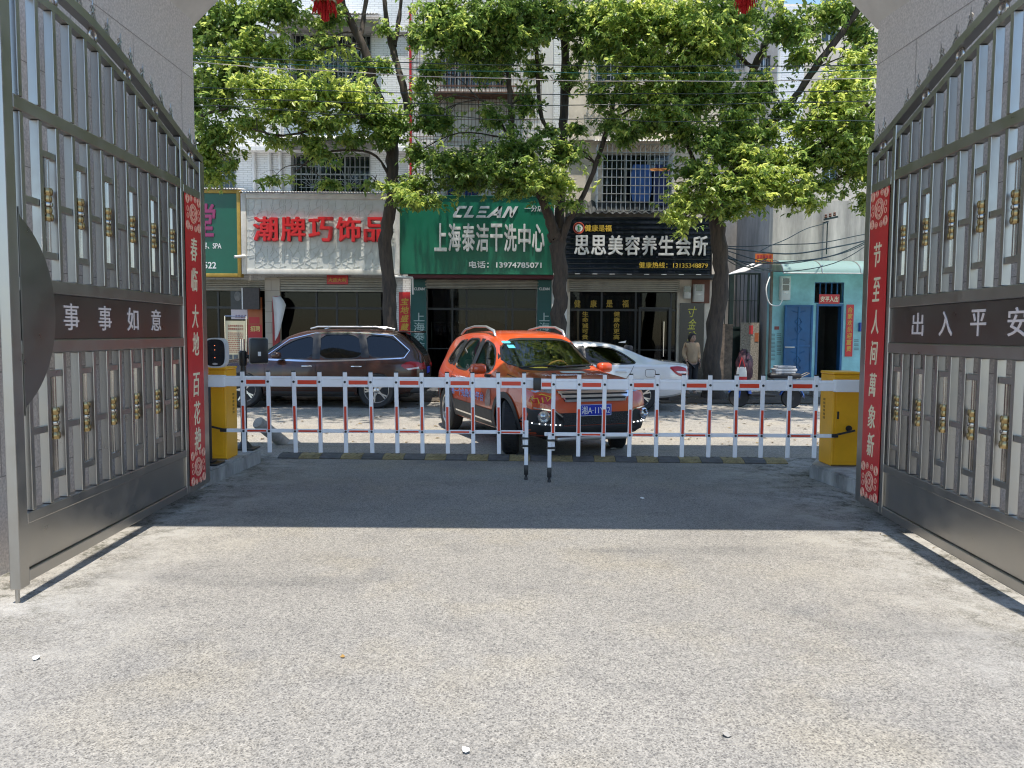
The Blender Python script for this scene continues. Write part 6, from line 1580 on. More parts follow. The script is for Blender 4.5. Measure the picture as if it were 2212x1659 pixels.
for sy, fx in ((.105, .06), (-.105, .04)): MB().rbox(fx-.09, fx+.12, sy*SH-.04, sy*SH+.04, -.025, .05, .02).build('shoe', M_black, pw, 50)
hd = MB(); hd.ball(S(.02, 0, 1.475), .088, 18, (1.05, .85, 1.2)); hd.ball(S(.045, 0, 1.43), .06, 12, (1, .9, .9)); hd.ball(S(.115, 0, 1.468), .016, 8, (1.1, .8, 1.4))
for sy in (.075, -.075): hd.ball(S(.01, sy, 1.468), .02, 8, (.7, .4, 1.3))
head = hd.build('head', M_skin, pw, 80)
fc = MB()
for sy in (.032, -.032): fc.ball(S(.105, sy, 1.487), .010, 8, (.5, 1.2, .7)); fc.bar(S(.108, sy-.015, 1.507), S(.108, sy+.015, 1.507), .006, .006)
fc.build('eyes', M_hair, head)
MB().ball(S(.105, 0, 1.425), .018, 8, (.4, 1.1, .4)).build('mouth', mat('lips', (.3, .1, .08), .5), head)
MB().ball(S(-.005, 0, 1.50), .1, 16, (1.0, .95, 1.08)).ball(S(-.045, 0, 1.45), .085, 12, (.75, 1, 1.05)).ball(S(.055, 0, 1.555), .055, 10, (1, 1.3, .55)).build('hair', M_hair, pw, 80)
for sg in (1, -1):
    # hand: palm, four fingers, thumb
    b0 = Vector(S(.07, sg*.19, .86)); vsx = [b0, b0+Vector((.012, 0, -.05)), b0+Vector((.02, 0, -.085))]; ed = [(0, 1), (1, 2)]; rd = [(.018, .026), (.014, .036), (.010, .034)]
    for k in range(4):
        o_ = (k-1.5)*.017; i0 = len(vsx); ln = (.06, .07, .065, .05)[k]
        vsx += [b0+Vector((.022+o_, -sg*.004, -.095)), b0+Vector((.03+o_, -sg*.012, -.095-ln*.55)), b0+Vector((.026+o_, -sg*.026, -.095-ln))]
        ed += [(2, i0), (i0, i0+1), (i0+1, i0+2)]; rd += [.0085, .008, .0065]
    i0 = len(vsx); vsx += [b0+Vector((.045, -sg*.01, -.06)), b0+Vector((.062, -sg*.02, -.095))]; ed += [(1, i0), (i0, i0+1)]; rd += [.010, .008]
    skin_mesh('hand', [tuple(v) for v in vsx], ed, rd, M_skin, pw, 1)

# ------------------------------------------------------------------ blue electric scooter
Ysc = 16.3; xf = X(1603, Ysc); xr_ = X(1709, Ysc)
sc = thing('electric_scooter', 'blue electric scooter with a dark wind cover, parked in front of the alley gate', 'scooter', ((xf+xr_)/2, Ysc, 0), R(172))
M_sblue = mat('scooter_blue', (.01, .09, .42), .25, 0, .1, 4, coat=1)
def swheel(x, r):
    w_ = bpy.data.objects.new('wheel', None); COL.objects.link(w_); w_.parent = sc; w_.location = (x, 0, r)
    M = Matrix.Rotation(R(90), 4, 'X'); MB().lathe([(r*.66, -.04), (r*.9, -.05), (r, -.025), (r, .025), (r*.9, .05), (r*.66, .04)], 28, M).build('tyre', M_rubber, w_, 40)
    ri = MB().lathe([(.02, -.05), (.05, -.05), (.05, .05), (.02, .05)], 14, M).lathe([(r*.6, -.035), (r*.67, -.04), (r*.67, .04), (r*.6, .035)], 28, M, False)
    for k in range(6): a = 2*math.pi*k/6; ri.bar((.04*math.cos(a), 0, .04*math.sin(a)), (r*.63*math.cos(a), 0, r*.63*math.sin(a)), .03, .025, (0, 1, 0))
    ri.build('rim', mat('scooter_rim', (.05, .05, .055), .4, .5), w_, 40)
swheel(.54, .21); swheel(-.54, .21)
def fender(xc, a0, a1, r, wd):
    mb = MB(); vs = []; n = 14
    for i in range(n+1):
        a = R(a0+(a1-a0)*i/n)
        for y in (-wd, -wd*.6, wd*.6, wd): rr = r-(.02 if abs(y) == wd else 0); vs.append((xc+rr*math.cos(a), y, .21+rr*math.sin(a)))
    mb.add(vs, [(i*4+k, i*4+k+1, i*4+k+5, i*4+k+4) for i in range(n) for k in range(3)]); o = mb.build('fender', M_sblue, sc, 60); md = o.modifiers.new('s', 'SOLIDIFY'); md.thickness = .008; apply_mods(o)
fender(.54, 25, 165, .25, .075); fender(-.54, 15, 175, .26, .09)
MB().rbox(-.2, .34, -.15, .15, .24, .31, .02).build('footboard', M_black, sc, 40)
MB().rbox(-.78, -.12, -.15, .15, .38, .60, .07).build('rear_body', M_sblue, sc, 50)
MB().rbox(-.72, -.05, -.15, .15, .625, .74, .05).build('seat', mat('scooter_seat', (.015, .015, .017), .5), sc, 50)
fp = MB().prism([(.30, .3), (.36, .3), (.46, .9), (.40, .95)], -.17, .17); fp.tube([(.54, 0, .21), (.43, 0, .95)], .03, 8).tube([(.54, .07, .21), (.5, .07, .5)], .018, 8).tube([(.54, -.07, .21), (.5, -.07, .5)], .018, 8); fp.build('front_shield', M_sblue, sc, 40)
MB().tube([(.40, -.36, 1.03), (.44, -.2, 1.0), (.44, .2, 1.0), (.40, .36, 1.03)], .017, 8).ball((.45, 0, .98), .09, 12, (1.1, 1.2, .9)).build('handlebar', M_black, sc, 50)
for sy in (1, -1): MB().tube([(.42, sy*.24, 1.02), (.44, sy*.3, 1.17)], .008, 6).ball((.44, sy*.31, 1.2), .06, 10, (.35, 1.1, .8)).build('mirror', M_black, sc, 60)
qv = MB(); bm = bmesh.new(); bmesh.ops.create_uvsphere(bm, u_segments=20, v_segments=14, radius=1)
for v in bm.verts: v.co = Vector((.44+v.co.x*.17+.02*math.sin(v.co.z*9+v.co.y*5), v.co.y*.34+.015*math.sin(v.co.z*13), .84+v.co.z*.40))
qv.addbm(bm).build('wind_cover', mat('maroon_quilt', (.06, .02, .03), .6, 0, .4, 9, .4, 15), sc, 80)
MB().rbox(-.70, -.66, -.12, .12, .62, .66, .01).tube([(-.6, .12, .62), (-.86, .13, .75), (-.86, -.13, .75), (-.6, -.12, .62)], .012, 6).build('rear_rack', M_chrome, sc, 40)
pb_ = at(1692, 812, Ysc); bx_ = MB()
t = thing('parcel', 'pale grey parcels stacked on the rear of the blue scooter', 'parcel', (pb_.x, Ysc, pb_.z))
for k, (dx, w2, h0, h1) in enumerate(((0, .21, 0, .10), (.01, .23, .102, .16), (.02, .19, .162, .215))): MB().rbox(dx-w2, dx+w2, -.15, .15, h0, h1, .012).build('package', mat('parcel_grey_%d' % k, ((.42, .42, .42), (.5, .5, .5), (.33, .34, .36))[k], .6, 0, .2, 6), t, 40)
bgp = at(1602, 803, Ysc-.42)
t = thing('shopping_bag', 'white and red cloth bag hanging from the scooter handlebar', 'bag', (bgp.x, Ysc-.42, bgp.z))
bg = MB(); n = 10; vs = []
for j, (z, wd, dp) in enumerate(((.10, .085, .02), (.0, .105, .04), (-.10, .11, .05))):
    for k in range(16):
        a = 2*math.pi*k/16; vs.append((wd*math.copysign(abs(math.cos(a))**.5, math.cos(a)), dp*math.sin(a), z))
bg.add(vs, [(j*16+k, j*16+(k+1) % 16, (j+1)*16+(k+1) % 16, (j+1)*16+k) for j in range(2) for k in range(16)]); bg.build('bag_body', mat('bag_white', (.62, .60, .54), .7, 0, .1, 10), t, 60)
bg = MB(); vs = []
for j, (z, wd, dp) in enumerate(((-.101, .112, .052), (-.17, .11, .05))):
    for k in range(16):
        a = 2*math.pi*k/16; vs.append((wd*math.copysign(abs(math.cos(a))**.5, math.cos(a)), dp*math.sin(a), z))
bg.add(vs, [(k, (k+1) % 16, 16+(k+1) % 16, 16+k) for k in range(16)]+[tuple(range(16, 32))]); bg.build('bag_base', mat('bag_red', (.5, .03, .03), .7), t, 60)
MB().tube([(-.06, -.02, .09), (-.02, -.01, .24), (0, .02, .30), (.02, -.01, .24), (.06, -.02, .09)], .01, 6).build('strap', MATS['bag_red'], t, 60)
a = at(1722, 818, 18.6); tag(MB().rbox(a.x-.62, a.x+.62, 18.4, 18.9, a.z-.10, a.z+.02, .02).box(a.x-.5, a.x-.4, 18.45, 18.85, 0, a.z-.1).box(a.x+.4, a.x+.5, 18.45, 18.85, 0, a.z-.1).build('slab_bench', mat('pale_slab', (.5, .48, .43), .7, 0, .2, 4), None, 40), 'low pale slab bench behind the blue scooter', 'bench')

# ------------------------------------------------------------------ street trees
rng = np.random.default_rng(11)
def leaf_cloud(blobs, L0=.112):
    """blobs: (centre, (rx, ry, rz), number of sprays, tint, looseness)"""
    P = []; T = []
    for c, rad, ns, tint, seeds in blobs:
        k = 0
        while k < ns:
            u = rng.normal(size=3); u /= np.linalg.norm(u); r = min(1.3, abs(rng.normal())*.58+.08)
            # lumpy outline
            lump_ = .72+.28*math.sin(u[0]*4.1+seeds)*math.cos(u[2]*5.3+seeds*1.7)+.12*math.sin(u[1]*7+seeds)
            p = np.array(c)+u*np.array(rad)*r*min(1.1, lump_+.25)
            n = rng.integers(9, 17); ax = rng.uniform(0, 2*math.pi)
            tw = np.array([math.cos(ax), math.sin(ax), rng.uniform(-1.3, .3)]); tw /= np.linalg.norm(tw)
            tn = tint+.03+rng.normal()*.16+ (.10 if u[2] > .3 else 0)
            for q in range(n):
                b = p+tw*(q/n-.3)*.30
                a2 = ax+rng.uniform(-1.5, 1.5)+(math.pi if rng.random() < .12 else 0)
                d = np.array([math.cos(a2), math.sin(a2), rng.uniform(-1.5, .25)]); d /= np.linalg.norm(d)
                P.append((b, d, L0*rng.uniform(.45, 1.35))); T.append(tn+rng.normal()*.06)
            k += 1
    n = len(P)
    b = np.array([p[0] for p in P]); d = np.array([p[1] for p in P]); L = np.array([p[2] for p in P])[:, None]
    side = np.cross(d, np.array([0, 0, 1.])+rng.normal(size=(n, 3))*.35); side /= np.linalg.norm(side, axis=1)[:, None]
    nr = np.cross(side, d); nr /= np.linalg.norm(nr, axis=1)[:, None]
    W_ = L*rng.uniform(.20, .27, (n, 1)); up = L*.07
    V = np.stack([b, b+d*L*.35+side*W_+nr*up, b+d*L*.72+side*W_*.75+nr*up*.7, b+d*L-nr*up*1.2, b+d*L*.72-side*W_*.75+nr*up*.7, b+d*L*.35-side*W_+nr*up], 1)
    return V.reshape(-1, 3), np.clip(np.repeat(np.array(T), 6), 0, .62), n
def crown(parent, blobs, L0=.112):
    V, T, n = leaf_cloud(blobs, L0); o = worldpos(parent); V = V-np.array(o)
    me = bpy.data.meshes.new('crown')
    i = np.arange(n)[:, None]*6
    faces = np.concatenate([i+np.array([0, 1, 2, 3]), i+np.array([0, 3, 4, 5])], 1).reshape(-1)
    me.vertices.add(len(V)); me.vertices.foreach_set('co', V.reshape(-1).astype(np.float32))
    me.loops.add(len(faces)); me.loops.foreach_set('vertex_index', faces.astype(np.int32))
    me.polygons.add(2*n); me.polygons.foreach_set('loop_start', np.arange(0, 8*n, 4).astype(np.int32)); 
    me.update(calc_edges=True); me.validate()
    a = me.attributes.new('tint', 'FLOAT', 'POINT'); a.data.foreach_set('value', T.astype(np.float32))
    return link('crown', me, M_leaf, parent)
def wob(pts, rad, amp=.04, sub=4):
    pts = [Vector(p) for p in pts]; op = []; orr = []
    for i in range(len(pts)-1):
        p0, p1, p2, p3 = pts[max(0, i-1)], pts[i], pts[i+1], pts[min(len(pts)-1, i+2)]
        for k in range(sub):
            t = k/sub
            q = .5*((2*p1)+(p2-p0)*t+(2*p0-5*p1+4*p2-p3)*t*t+(3*p1-p0-3*p2+p3)*t**3)
            rr = rad[i]+(rad[i+1]-rad[i])*t
            op.append(q+Vector((rnd.gauss(0, 1), rnd.gauss(0, 1), rnd.gauss(0, .5)))*amp*min(1, rr*6)); orr.append(rr*rnd.uniform(.94, 1.08))
    op.append(pts[-1]); orr.append(rad[-1]); return op, orr
def tree(label, base, limbs, blobs, hidden, dens=1.0):
    """limbs: lists of (px, py, depth, width_px); blobs: (px, py, rx, ry, depth, depth_radius, tint)"""
    t = thing('street_tree', label, 'tree', base, 0, 'trees along the street')
    tk = MB(); nodes = []
    for i, l in enumerate(limbs):
        pts = [at(a, b, Y) for a, b, Y, w_ in l]; rad = [w_*Y/F/2 for a, b, Y, w_ in l]
        if i == 0: pts = [Vector((pts[0].x, pts[0].y, -.1)), Vector((pts[0].x, pts[0].y, .08))]+pts; rad = [rad[0]*1.6, rad[0]*1.3]+rad
        p, r = wob(pts, rad, .018, 5); tk.tube(p, r, 14 if max(rad) > .08 else 8); nodes += list(zip(p, r))
    bl = []; br = MB()
    allb = [(at(a, b, Y), (1.13*rx*Y/F, ry_, 1.13*rz*Y/F), tn) for a, b, rx, rz, Y, ry_, tn in blobs]+[(Vector(c), r, tn) for c, r, tn in hidden]  # hidden: out-of-view crown blobs added to shade the street and facade
    for ib, (c, r, tn) in enumerate(allb):
        vol = r[0]*r[2]*math.pi
        ns = int(dens*(80*vol+36*vol*r[1])*(1.55 if ib < len(blobs) else 1.5 if c.y < 14.9 else .3)); bl.append((tuple(c), r, ns, tn, rnd.uniform(0, 6)))
        cand = [n_ for n_ in nodes if n_[0].z < c.z+.4] or nodes
        nd = min(cand, key=lambda n_: (n_[0]-c).length+ (0 if n_[1] > .015 else .5))
        st = nd[0]; mid = st.lerp(c, .5)+Vector((rnd.uniform(-.15, .15), rnd.uniform(-.15, .15), .12*(c-st).length))
        r0 = min(nd[1]*.75, .012+.012*(c-st).length)
        p, rr = wob([st, mid, c], [r0, r0*.7, r0*.4], .04, 5); br.tube(p, rr, 6)
        for k in range(int(6+vol*4)):
            u = Vector((rnd.gauss(0, 1), rnd.gauss(0, 1), rnd.gauss(0, 1))).normalized(); e = c+Vector((u.x*r[0], u.y*r[1], u.z*r[2]))*rnd.uniform(.6, .98)
            s_ = p[rnd.randrange(len(p)//2, len(p))]; m_ = s_.lerp(e, .55)+Vector((rnd.uniform(-.1, .1), rnd.uniform(-.1, .1), rnd.uniform(-.02, .14)))
            q, qr = wob([s_, m_, e], [r0*.4, r0*.28, .003], .03, 3); br.tube(q, qr, 4, False)
    tk.v = [(x+rnd.gauss(0, .007), y+rnd.gauss(0, .007), z) for x, y, z in tk.v]
    tr_ = tk.build('trunk', M_bark, t, 70, world=True); br.build('branches', M_bark, tr_, 70, world=True)
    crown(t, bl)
    return t

TY = 17.9
tree('leaning left tree, its trunk in front of the white shop sign and dark fork above', (at(852, 800, TY).x, TY, 0),
     [[(853, 852, TY, 36), (846, 760, TY, 31), (842, 640, TY, 27), (832, 520, TY, 27), (846, 440, TY, 25), (846, 360, TY, 25), (846, 310, TY, 28)],
      [(846, 318, TY, 24), (866, 255, TY, 17), (880, 235, TY, 15), (866, 170, TY, 14), (849, 106, TY+.2, 14), (834, 40, TY+.3, 10), (826, -60, TY+.3, 7), (815, -240, TY, 4)],
      [(852, 100, TY+.2, 9), (862, 40, TY+.4, 9), (870, -30, TY+.5, 7), (890, -220, TY+.6, 4)],
      [(845, 312, TY, 22), (825, 240, TY-.2, 20), (806, 180, TY-.3, 21), (789, 111, TY-.4, 20), (756, 45, TY-.4, 14), (738, -10, TY-.5, 10), (700, -220, TY-.6, 5)],
      [(779, 80, TY-.4, 10), (788, 20, TY-.2, 9), (800, -60, TY, 6)],
      [(840, 315, TY, 9), (800, 262, TY-.6, 7), (765, 252, TY-1, 6), (701, 272, TY-1.3, 5), (611, 293, TY-1.6, 5), (548, 279, TY-1.9, 3)],
      [(842, 380, TY, 7), (800, 330, TY-.5, 5), (700, 330, TY-1, 4), (640, 370, TY-1.2, 2.5)]],
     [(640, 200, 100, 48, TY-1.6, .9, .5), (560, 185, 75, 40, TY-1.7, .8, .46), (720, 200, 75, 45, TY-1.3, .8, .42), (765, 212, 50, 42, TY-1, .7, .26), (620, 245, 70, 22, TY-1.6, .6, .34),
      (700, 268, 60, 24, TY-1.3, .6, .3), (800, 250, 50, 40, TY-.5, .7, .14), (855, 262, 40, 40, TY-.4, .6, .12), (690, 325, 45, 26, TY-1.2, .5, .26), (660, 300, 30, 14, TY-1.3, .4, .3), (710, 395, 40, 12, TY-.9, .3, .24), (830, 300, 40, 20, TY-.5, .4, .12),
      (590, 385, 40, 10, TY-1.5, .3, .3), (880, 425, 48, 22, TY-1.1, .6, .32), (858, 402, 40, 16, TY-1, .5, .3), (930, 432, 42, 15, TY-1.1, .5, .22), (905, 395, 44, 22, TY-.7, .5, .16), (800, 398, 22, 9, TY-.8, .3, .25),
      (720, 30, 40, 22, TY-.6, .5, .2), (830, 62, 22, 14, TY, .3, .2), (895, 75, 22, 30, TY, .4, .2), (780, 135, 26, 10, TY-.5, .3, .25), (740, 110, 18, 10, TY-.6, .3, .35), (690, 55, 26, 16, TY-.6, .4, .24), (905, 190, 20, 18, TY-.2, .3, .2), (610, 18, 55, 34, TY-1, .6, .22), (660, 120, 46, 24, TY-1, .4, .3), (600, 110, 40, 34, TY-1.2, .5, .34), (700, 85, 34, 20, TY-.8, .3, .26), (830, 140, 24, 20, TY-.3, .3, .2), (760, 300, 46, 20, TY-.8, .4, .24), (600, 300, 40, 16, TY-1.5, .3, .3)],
     [((-4.6, TY-.6, 10.6), (2.0, 2.0, 1.1), .2), ((-3.0, TY+.4, 12.2), (2.2, 2.0, 1.3), .2), ((-3.3, TY+1.2, 10.4), (1.0, 1.2, .8), .2), ((-3.4, 12.9, 9.7), (2.0, 1.5, .9), .2), ((-6.2, 13.1, 9.9), (1.8, 1.5, .9), .2), ((-4.6, 15.6, 11.2), (1.8, 1.3, .9), .2)])
T2 = 18.0
tree('many stemmed middle tree whose trunk stands between the green and black signs', (at(1207, 800, T2).x, T2, 0),
     [[(1209, 850, T2, 38), (1207, 760, T2, 33), (1208, 660, T2, 31), (1209, 593, T2, 31), (1204, 525, T2, 33), (1200, 505, T2, 34)],
      [(1203, 530, T2, 24), (1190, 480, T2-.1, 22), (1177, 445, T2-.2, 20), (1150, 395, T2-.3, 13), (1112, 330, T2-.5, 11), (1104, 240, T2-.5, 10), (1100, 185, T2-.5, 10), (1095, 110, T2-.5, 8), (1080, 0, T2-.6, 6), (1060, -200, T2-.6, 3)],
      [(1205, 535, T2, 22), (1210, 440, T2+.1, 20), (1214, 330, T2+.2, 19), (1219, 225, T2+.2, 19), (1220, 100, T2+.3, 16), (1214, 0, T2+.4, 12), (1205, -240, T2+.5, 6)],
      [(1212, 350, T2+.2, 11), (1190, 292, T2, 9), (1168, 238, T2-.1, 9), (1158, 93, T2, 8), (1154, -10, T2+.1, 6), (1140, -150, T2, 3)],
      [(1222, 212, T2+.2, 12), (1229, 190, T2+.1, 13), (1250, 140, T2, 12), (1270, 97, T2, 11), (1292, -5, T2-.1, 8), (1320, -200, T2-.2, 4)],
      [(1207, 540, T2, 16), (1228, 480, T2-.2, 13), (1246, 450, T2-.3, 11), (1282, 372, T2-.5, 9), (1312, 278, T2-.6, 9), (1337, 172, T2-.6, 9), (1362, 92, T2-.6, 8), (1385, -60, T2-.7, 5)],
      [(1102, 300, T2-.5, 5), (1060, 230, T2-.8, 5), (1035, 215, T2-1, 4)]],
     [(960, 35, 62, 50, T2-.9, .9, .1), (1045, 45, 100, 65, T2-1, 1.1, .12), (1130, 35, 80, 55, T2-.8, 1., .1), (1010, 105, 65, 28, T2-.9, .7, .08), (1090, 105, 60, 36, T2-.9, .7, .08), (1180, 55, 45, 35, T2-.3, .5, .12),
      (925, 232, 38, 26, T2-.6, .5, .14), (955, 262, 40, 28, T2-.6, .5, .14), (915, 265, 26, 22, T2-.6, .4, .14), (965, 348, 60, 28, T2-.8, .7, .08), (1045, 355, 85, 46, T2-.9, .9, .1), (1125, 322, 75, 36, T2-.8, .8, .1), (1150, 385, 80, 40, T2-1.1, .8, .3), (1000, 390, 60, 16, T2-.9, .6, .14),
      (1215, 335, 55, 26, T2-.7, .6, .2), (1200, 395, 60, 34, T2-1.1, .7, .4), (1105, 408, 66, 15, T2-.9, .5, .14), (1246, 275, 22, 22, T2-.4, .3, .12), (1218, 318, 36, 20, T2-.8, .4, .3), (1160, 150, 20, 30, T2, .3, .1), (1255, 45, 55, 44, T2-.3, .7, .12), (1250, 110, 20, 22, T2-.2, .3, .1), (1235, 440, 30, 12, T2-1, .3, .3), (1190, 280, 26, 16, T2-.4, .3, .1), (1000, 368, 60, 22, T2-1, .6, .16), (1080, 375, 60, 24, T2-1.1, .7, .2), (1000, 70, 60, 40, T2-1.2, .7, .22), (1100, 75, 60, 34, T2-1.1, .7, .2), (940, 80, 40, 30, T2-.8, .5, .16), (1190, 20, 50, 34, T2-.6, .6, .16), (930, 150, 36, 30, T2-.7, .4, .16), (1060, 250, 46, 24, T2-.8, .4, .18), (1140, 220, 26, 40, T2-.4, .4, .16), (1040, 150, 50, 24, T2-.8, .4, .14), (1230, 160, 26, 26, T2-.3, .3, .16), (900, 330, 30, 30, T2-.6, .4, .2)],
     [((-.5, T2-.6, 10.8), (1.9, 2.0, 1.1), .15), ((1.3, T2, 10.7), (1.7, 2., 1.0), .15), ((.4, T2+.3, 12.6), (2.3, 2.1, 1.4), .2), ((-1.1, T2+1.5, 10.6), (1.2, 1.3, .9), .15), ((.6, 13.0, 9.7), (2.1, 1.4, .9), .15), ((-1.5, 13.5, 10.1), (1.6, 1.3, .9), .15), ((.4, 15.8, 11.2), (1.8, 1.3, .9), .15)])
T3 = 17.7
tree('dense right hand tree whose thick dark trunk stands by the woman, long limb leaning right', (at(1540, 815, T3).x, T3, 0),
     [[(1541, 862, T3, 42), (1538, 760, T3, 37), (1556, 610, T3, 33), (1553, 520, T3, 32), (1550, 470, T3, 33), (1566, 410, T3, 28), (1600, 340, T3+.1, 24), (1612, 305, T3+.1, 23)],
      [(1612, 310, T3+.1, 20), (1620, 240, T3+.2, 17), (1626, 160, T3+.2, 16), (1646, 114, T3+.2, 15), (1662, 71, T3+.2, 13), (1684, 24, T3+.1, 11), (1720, -160, T3, 5)],
      [(1628, 150, T3+.2, 9), (1605, 128, T3+.1, 8), (1596, 119, T3, 12), (1591, 85, T3, 11), (1588, 45, T3, 9), (1580, -120, T3, 5)],
      [(1614, 312, T3+.1, 14), (1650, 276, T3-.3, 14), (1687, 250, T3-.5, 14), (1728, 195, T3-.7, 14), (1768, 137, T3-.8, 15), (1812, 80, T3-.9, 14), (1855, 18, T3-1, 12), (1930, -90, T3-1.2, 7)],
      [(1562, 420, T3, 10), (1520, 380, T3-.4, 8), (1480, 300, T3-.6, 7), (1450, 180, T3-.7, 6), (1420, 60, T3-.8, 4)]],
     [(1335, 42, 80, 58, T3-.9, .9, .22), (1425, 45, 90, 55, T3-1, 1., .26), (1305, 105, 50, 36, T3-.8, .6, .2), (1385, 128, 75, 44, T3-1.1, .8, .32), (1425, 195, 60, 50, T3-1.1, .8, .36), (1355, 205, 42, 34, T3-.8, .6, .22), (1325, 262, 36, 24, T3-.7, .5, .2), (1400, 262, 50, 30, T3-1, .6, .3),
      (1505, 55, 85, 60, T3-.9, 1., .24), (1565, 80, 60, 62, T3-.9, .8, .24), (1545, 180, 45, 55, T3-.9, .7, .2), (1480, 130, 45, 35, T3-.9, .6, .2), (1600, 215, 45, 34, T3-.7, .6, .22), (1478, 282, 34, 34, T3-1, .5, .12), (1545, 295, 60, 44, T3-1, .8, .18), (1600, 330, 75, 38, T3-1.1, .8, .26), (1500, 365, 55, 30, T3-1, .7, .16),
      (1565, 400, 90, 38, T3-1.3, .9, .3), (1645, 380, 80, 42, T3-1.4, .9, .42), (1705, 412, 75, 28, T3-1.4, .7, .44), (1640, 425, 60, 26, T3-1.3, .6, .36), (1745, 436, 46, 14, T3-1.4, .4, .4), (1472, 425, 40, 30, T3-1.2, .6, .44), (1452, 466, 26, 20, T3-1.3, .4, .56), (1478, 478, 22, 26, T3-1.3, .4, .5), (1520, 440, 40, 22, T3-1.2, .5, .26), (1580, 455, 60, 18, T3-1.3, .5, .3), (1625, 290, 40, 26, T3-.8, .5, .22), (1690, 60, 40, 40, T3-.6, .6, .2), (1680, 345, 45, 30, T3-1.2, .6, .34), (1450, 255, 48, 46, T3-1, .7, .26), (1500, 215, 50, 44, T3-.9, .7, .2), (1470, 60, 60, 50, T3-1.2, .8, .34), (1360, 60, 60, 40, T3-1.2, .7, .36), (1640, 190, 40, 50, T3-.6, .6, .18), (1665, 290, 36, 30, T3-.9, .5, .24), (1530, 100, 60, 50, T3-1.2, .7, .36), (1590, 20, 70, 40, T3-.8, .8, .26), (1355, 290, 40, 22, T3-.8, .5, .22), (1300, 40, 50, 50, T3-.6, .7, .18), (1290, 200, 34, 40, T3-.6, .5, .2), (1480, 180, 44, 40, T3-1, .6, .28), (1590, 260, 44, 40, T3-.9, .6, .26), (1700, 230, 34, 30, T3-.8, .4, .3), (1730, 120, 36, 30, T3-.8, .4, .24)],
     [((3.4, T3-.6, 10.7), (2.0, 2.0, 1.1), .2), ((5.4, T3-.3, 10.9), (1.8, 2.0, 1.1), .2), ((4.4, T3+.3, 12.6), (2.4, 2.2, 1.4), .2), ((3.6, T3+1.6, 10.6), (1.4, 1.4, 1.0), .2), ((2.9, 13.3, 9.8), (1.7, 1.3, .9), .2), ((5.2, 13.1, 9.9), (1.5, 1.2, .8), .2), ((4.4, 15.7, 11.2), (1.8, 1.3, .9), .2)])
T4 = 16.6
tree('bright leafy tree at the right edge half hidden by the gateway wall', (at(2010, 800, T4).x, T4, 0),
     [[(2010, 860, T4, 40), (2005, 700, T4, 34), (2000, 500, T4, 30), (1985, 380, T4, 26)],
      [(1990, 400, T4, 20), (1940, 300, T4, 14), (1880, 235, T4-.2, 9), (1820, 205, T4-.3, 6)],
      [(1985, 385, T4, 20), (1975, 200, T4, 15), (1960, 0, T4, 10), (1940, -200, T4, 6)],
      [(1990, 150, T4, 7), (1888, 110, T4+.3, 4), (1840, 116, T4+.4, 3.5), (1760, 148, T4+.5, 2.5)]],
     [(1830, 180, 70, 52, T4-.2, .9, .46), (1790, 262, 58, 40, T4-.2, .8, .34), (1858, 275, 48, 48, T4, .8, .3), (1795, 335, 60, 38, T4-.1, .8, .26), (1855, 360, 48, 54, T4-.1, .8, .32), (1745, 325, 36, 34, T4, .6, .26), (1800, 28, 75, 40, T4+.5, .8, .2), (1720, 60, 40, 34, T4+.6, .5, .16), (1860, 70, 34, 40, T4+.3, .6, .2), (1780, 400, 60, 16, T4, .5, .24), (1880, 430, 24, 30, T4-.1, .4, .3), (1950, 300, 80, 90, T4, 1., .3), (1960, 120, 80, 90, T4, 1., .25), (1820, 235, 50, 40, T4-.4, .7, .5), (1740, 270, 32, 30, T4-.1, .5, .3), (1730, 360, 40, 30, T4-.1, .6, .26), (1830, 310, 50, 36, T4-.3, .6, .4), (1850, 130, 40, 34, T4-.2, .5, .44), (1770, 200, 30, 26, T4-.2, .4, .4)],
     [((8.2, T4, 10.2), (2.2, 2.2, 1.4), .22), ((7.6, T4+1.4, 11.2), (1.8, 1.8, 1.2), .22)])
T0 = 17.4
tree('tree behind the left gateway wall with feathery dark and yellow leaves', (at(305, 800, T0).x, T0, 0),
     [[(305, 855, T0, 38), (308, 700, T0, 33), (315, 500, T0, 30), (330, 350, T0, 26)],
      [(328, 360, T0, 22), (350, 220, T0, 18), (385, 100, T0-.2, 13), (410, -40, T0-.3, 9), (430, -200, T0-.3, 5)],
      [(326, 370, T0, 20), (300, 200, T0, 16), (270, 0, T0, 10)],
      [(345, 250, T0, 12), (430, 165, T0-.4, 8), (500, 130, T0-.6, 6), (560, 110, T0-.8, 4)],
      [(330, 355, T0, 12), (420, 260, T0-.5, 7), (500, 232, T0-.7, 5)]],
     [(455, 62, 66, 72, T0-.4, .9, .14), (520, 40, 62, 55, T0-.5, .8, .16), (600, 12, 36, 26, T0-.6, .5, .2), (540, 100, 62, 34, T0-.8, .7, .36), (470, 195, 58, 62, T0-.6, .8, .26), (470, 285, 55, 42, T0-.6, .7, .26), (535, 265, 40, 24, T0-.9, .5, .3), (448, 330, 34, 52, T0-.5, .6, .38), (462, 378, 32, 22, T0-.5, .4, .36), (500, 140, 50, 40, T0-.6, .6, .2), (400, 200, 60, 90, T0, 1., .2), (390, 350, 50, 60, T0-.2, .8, .25), (505, 350, 26, 16, T0-.7, .3, .3)],
     [((-8.4, T0, 10.4), (2.2, 2.2, 1.4), .2), ((-8.0, T0-1.4, 11.2), (1.8, 1.5, 1.0), .2), ((-6.6, T0-.5, 10.2), (1.6, 1.7, .9), .2)])

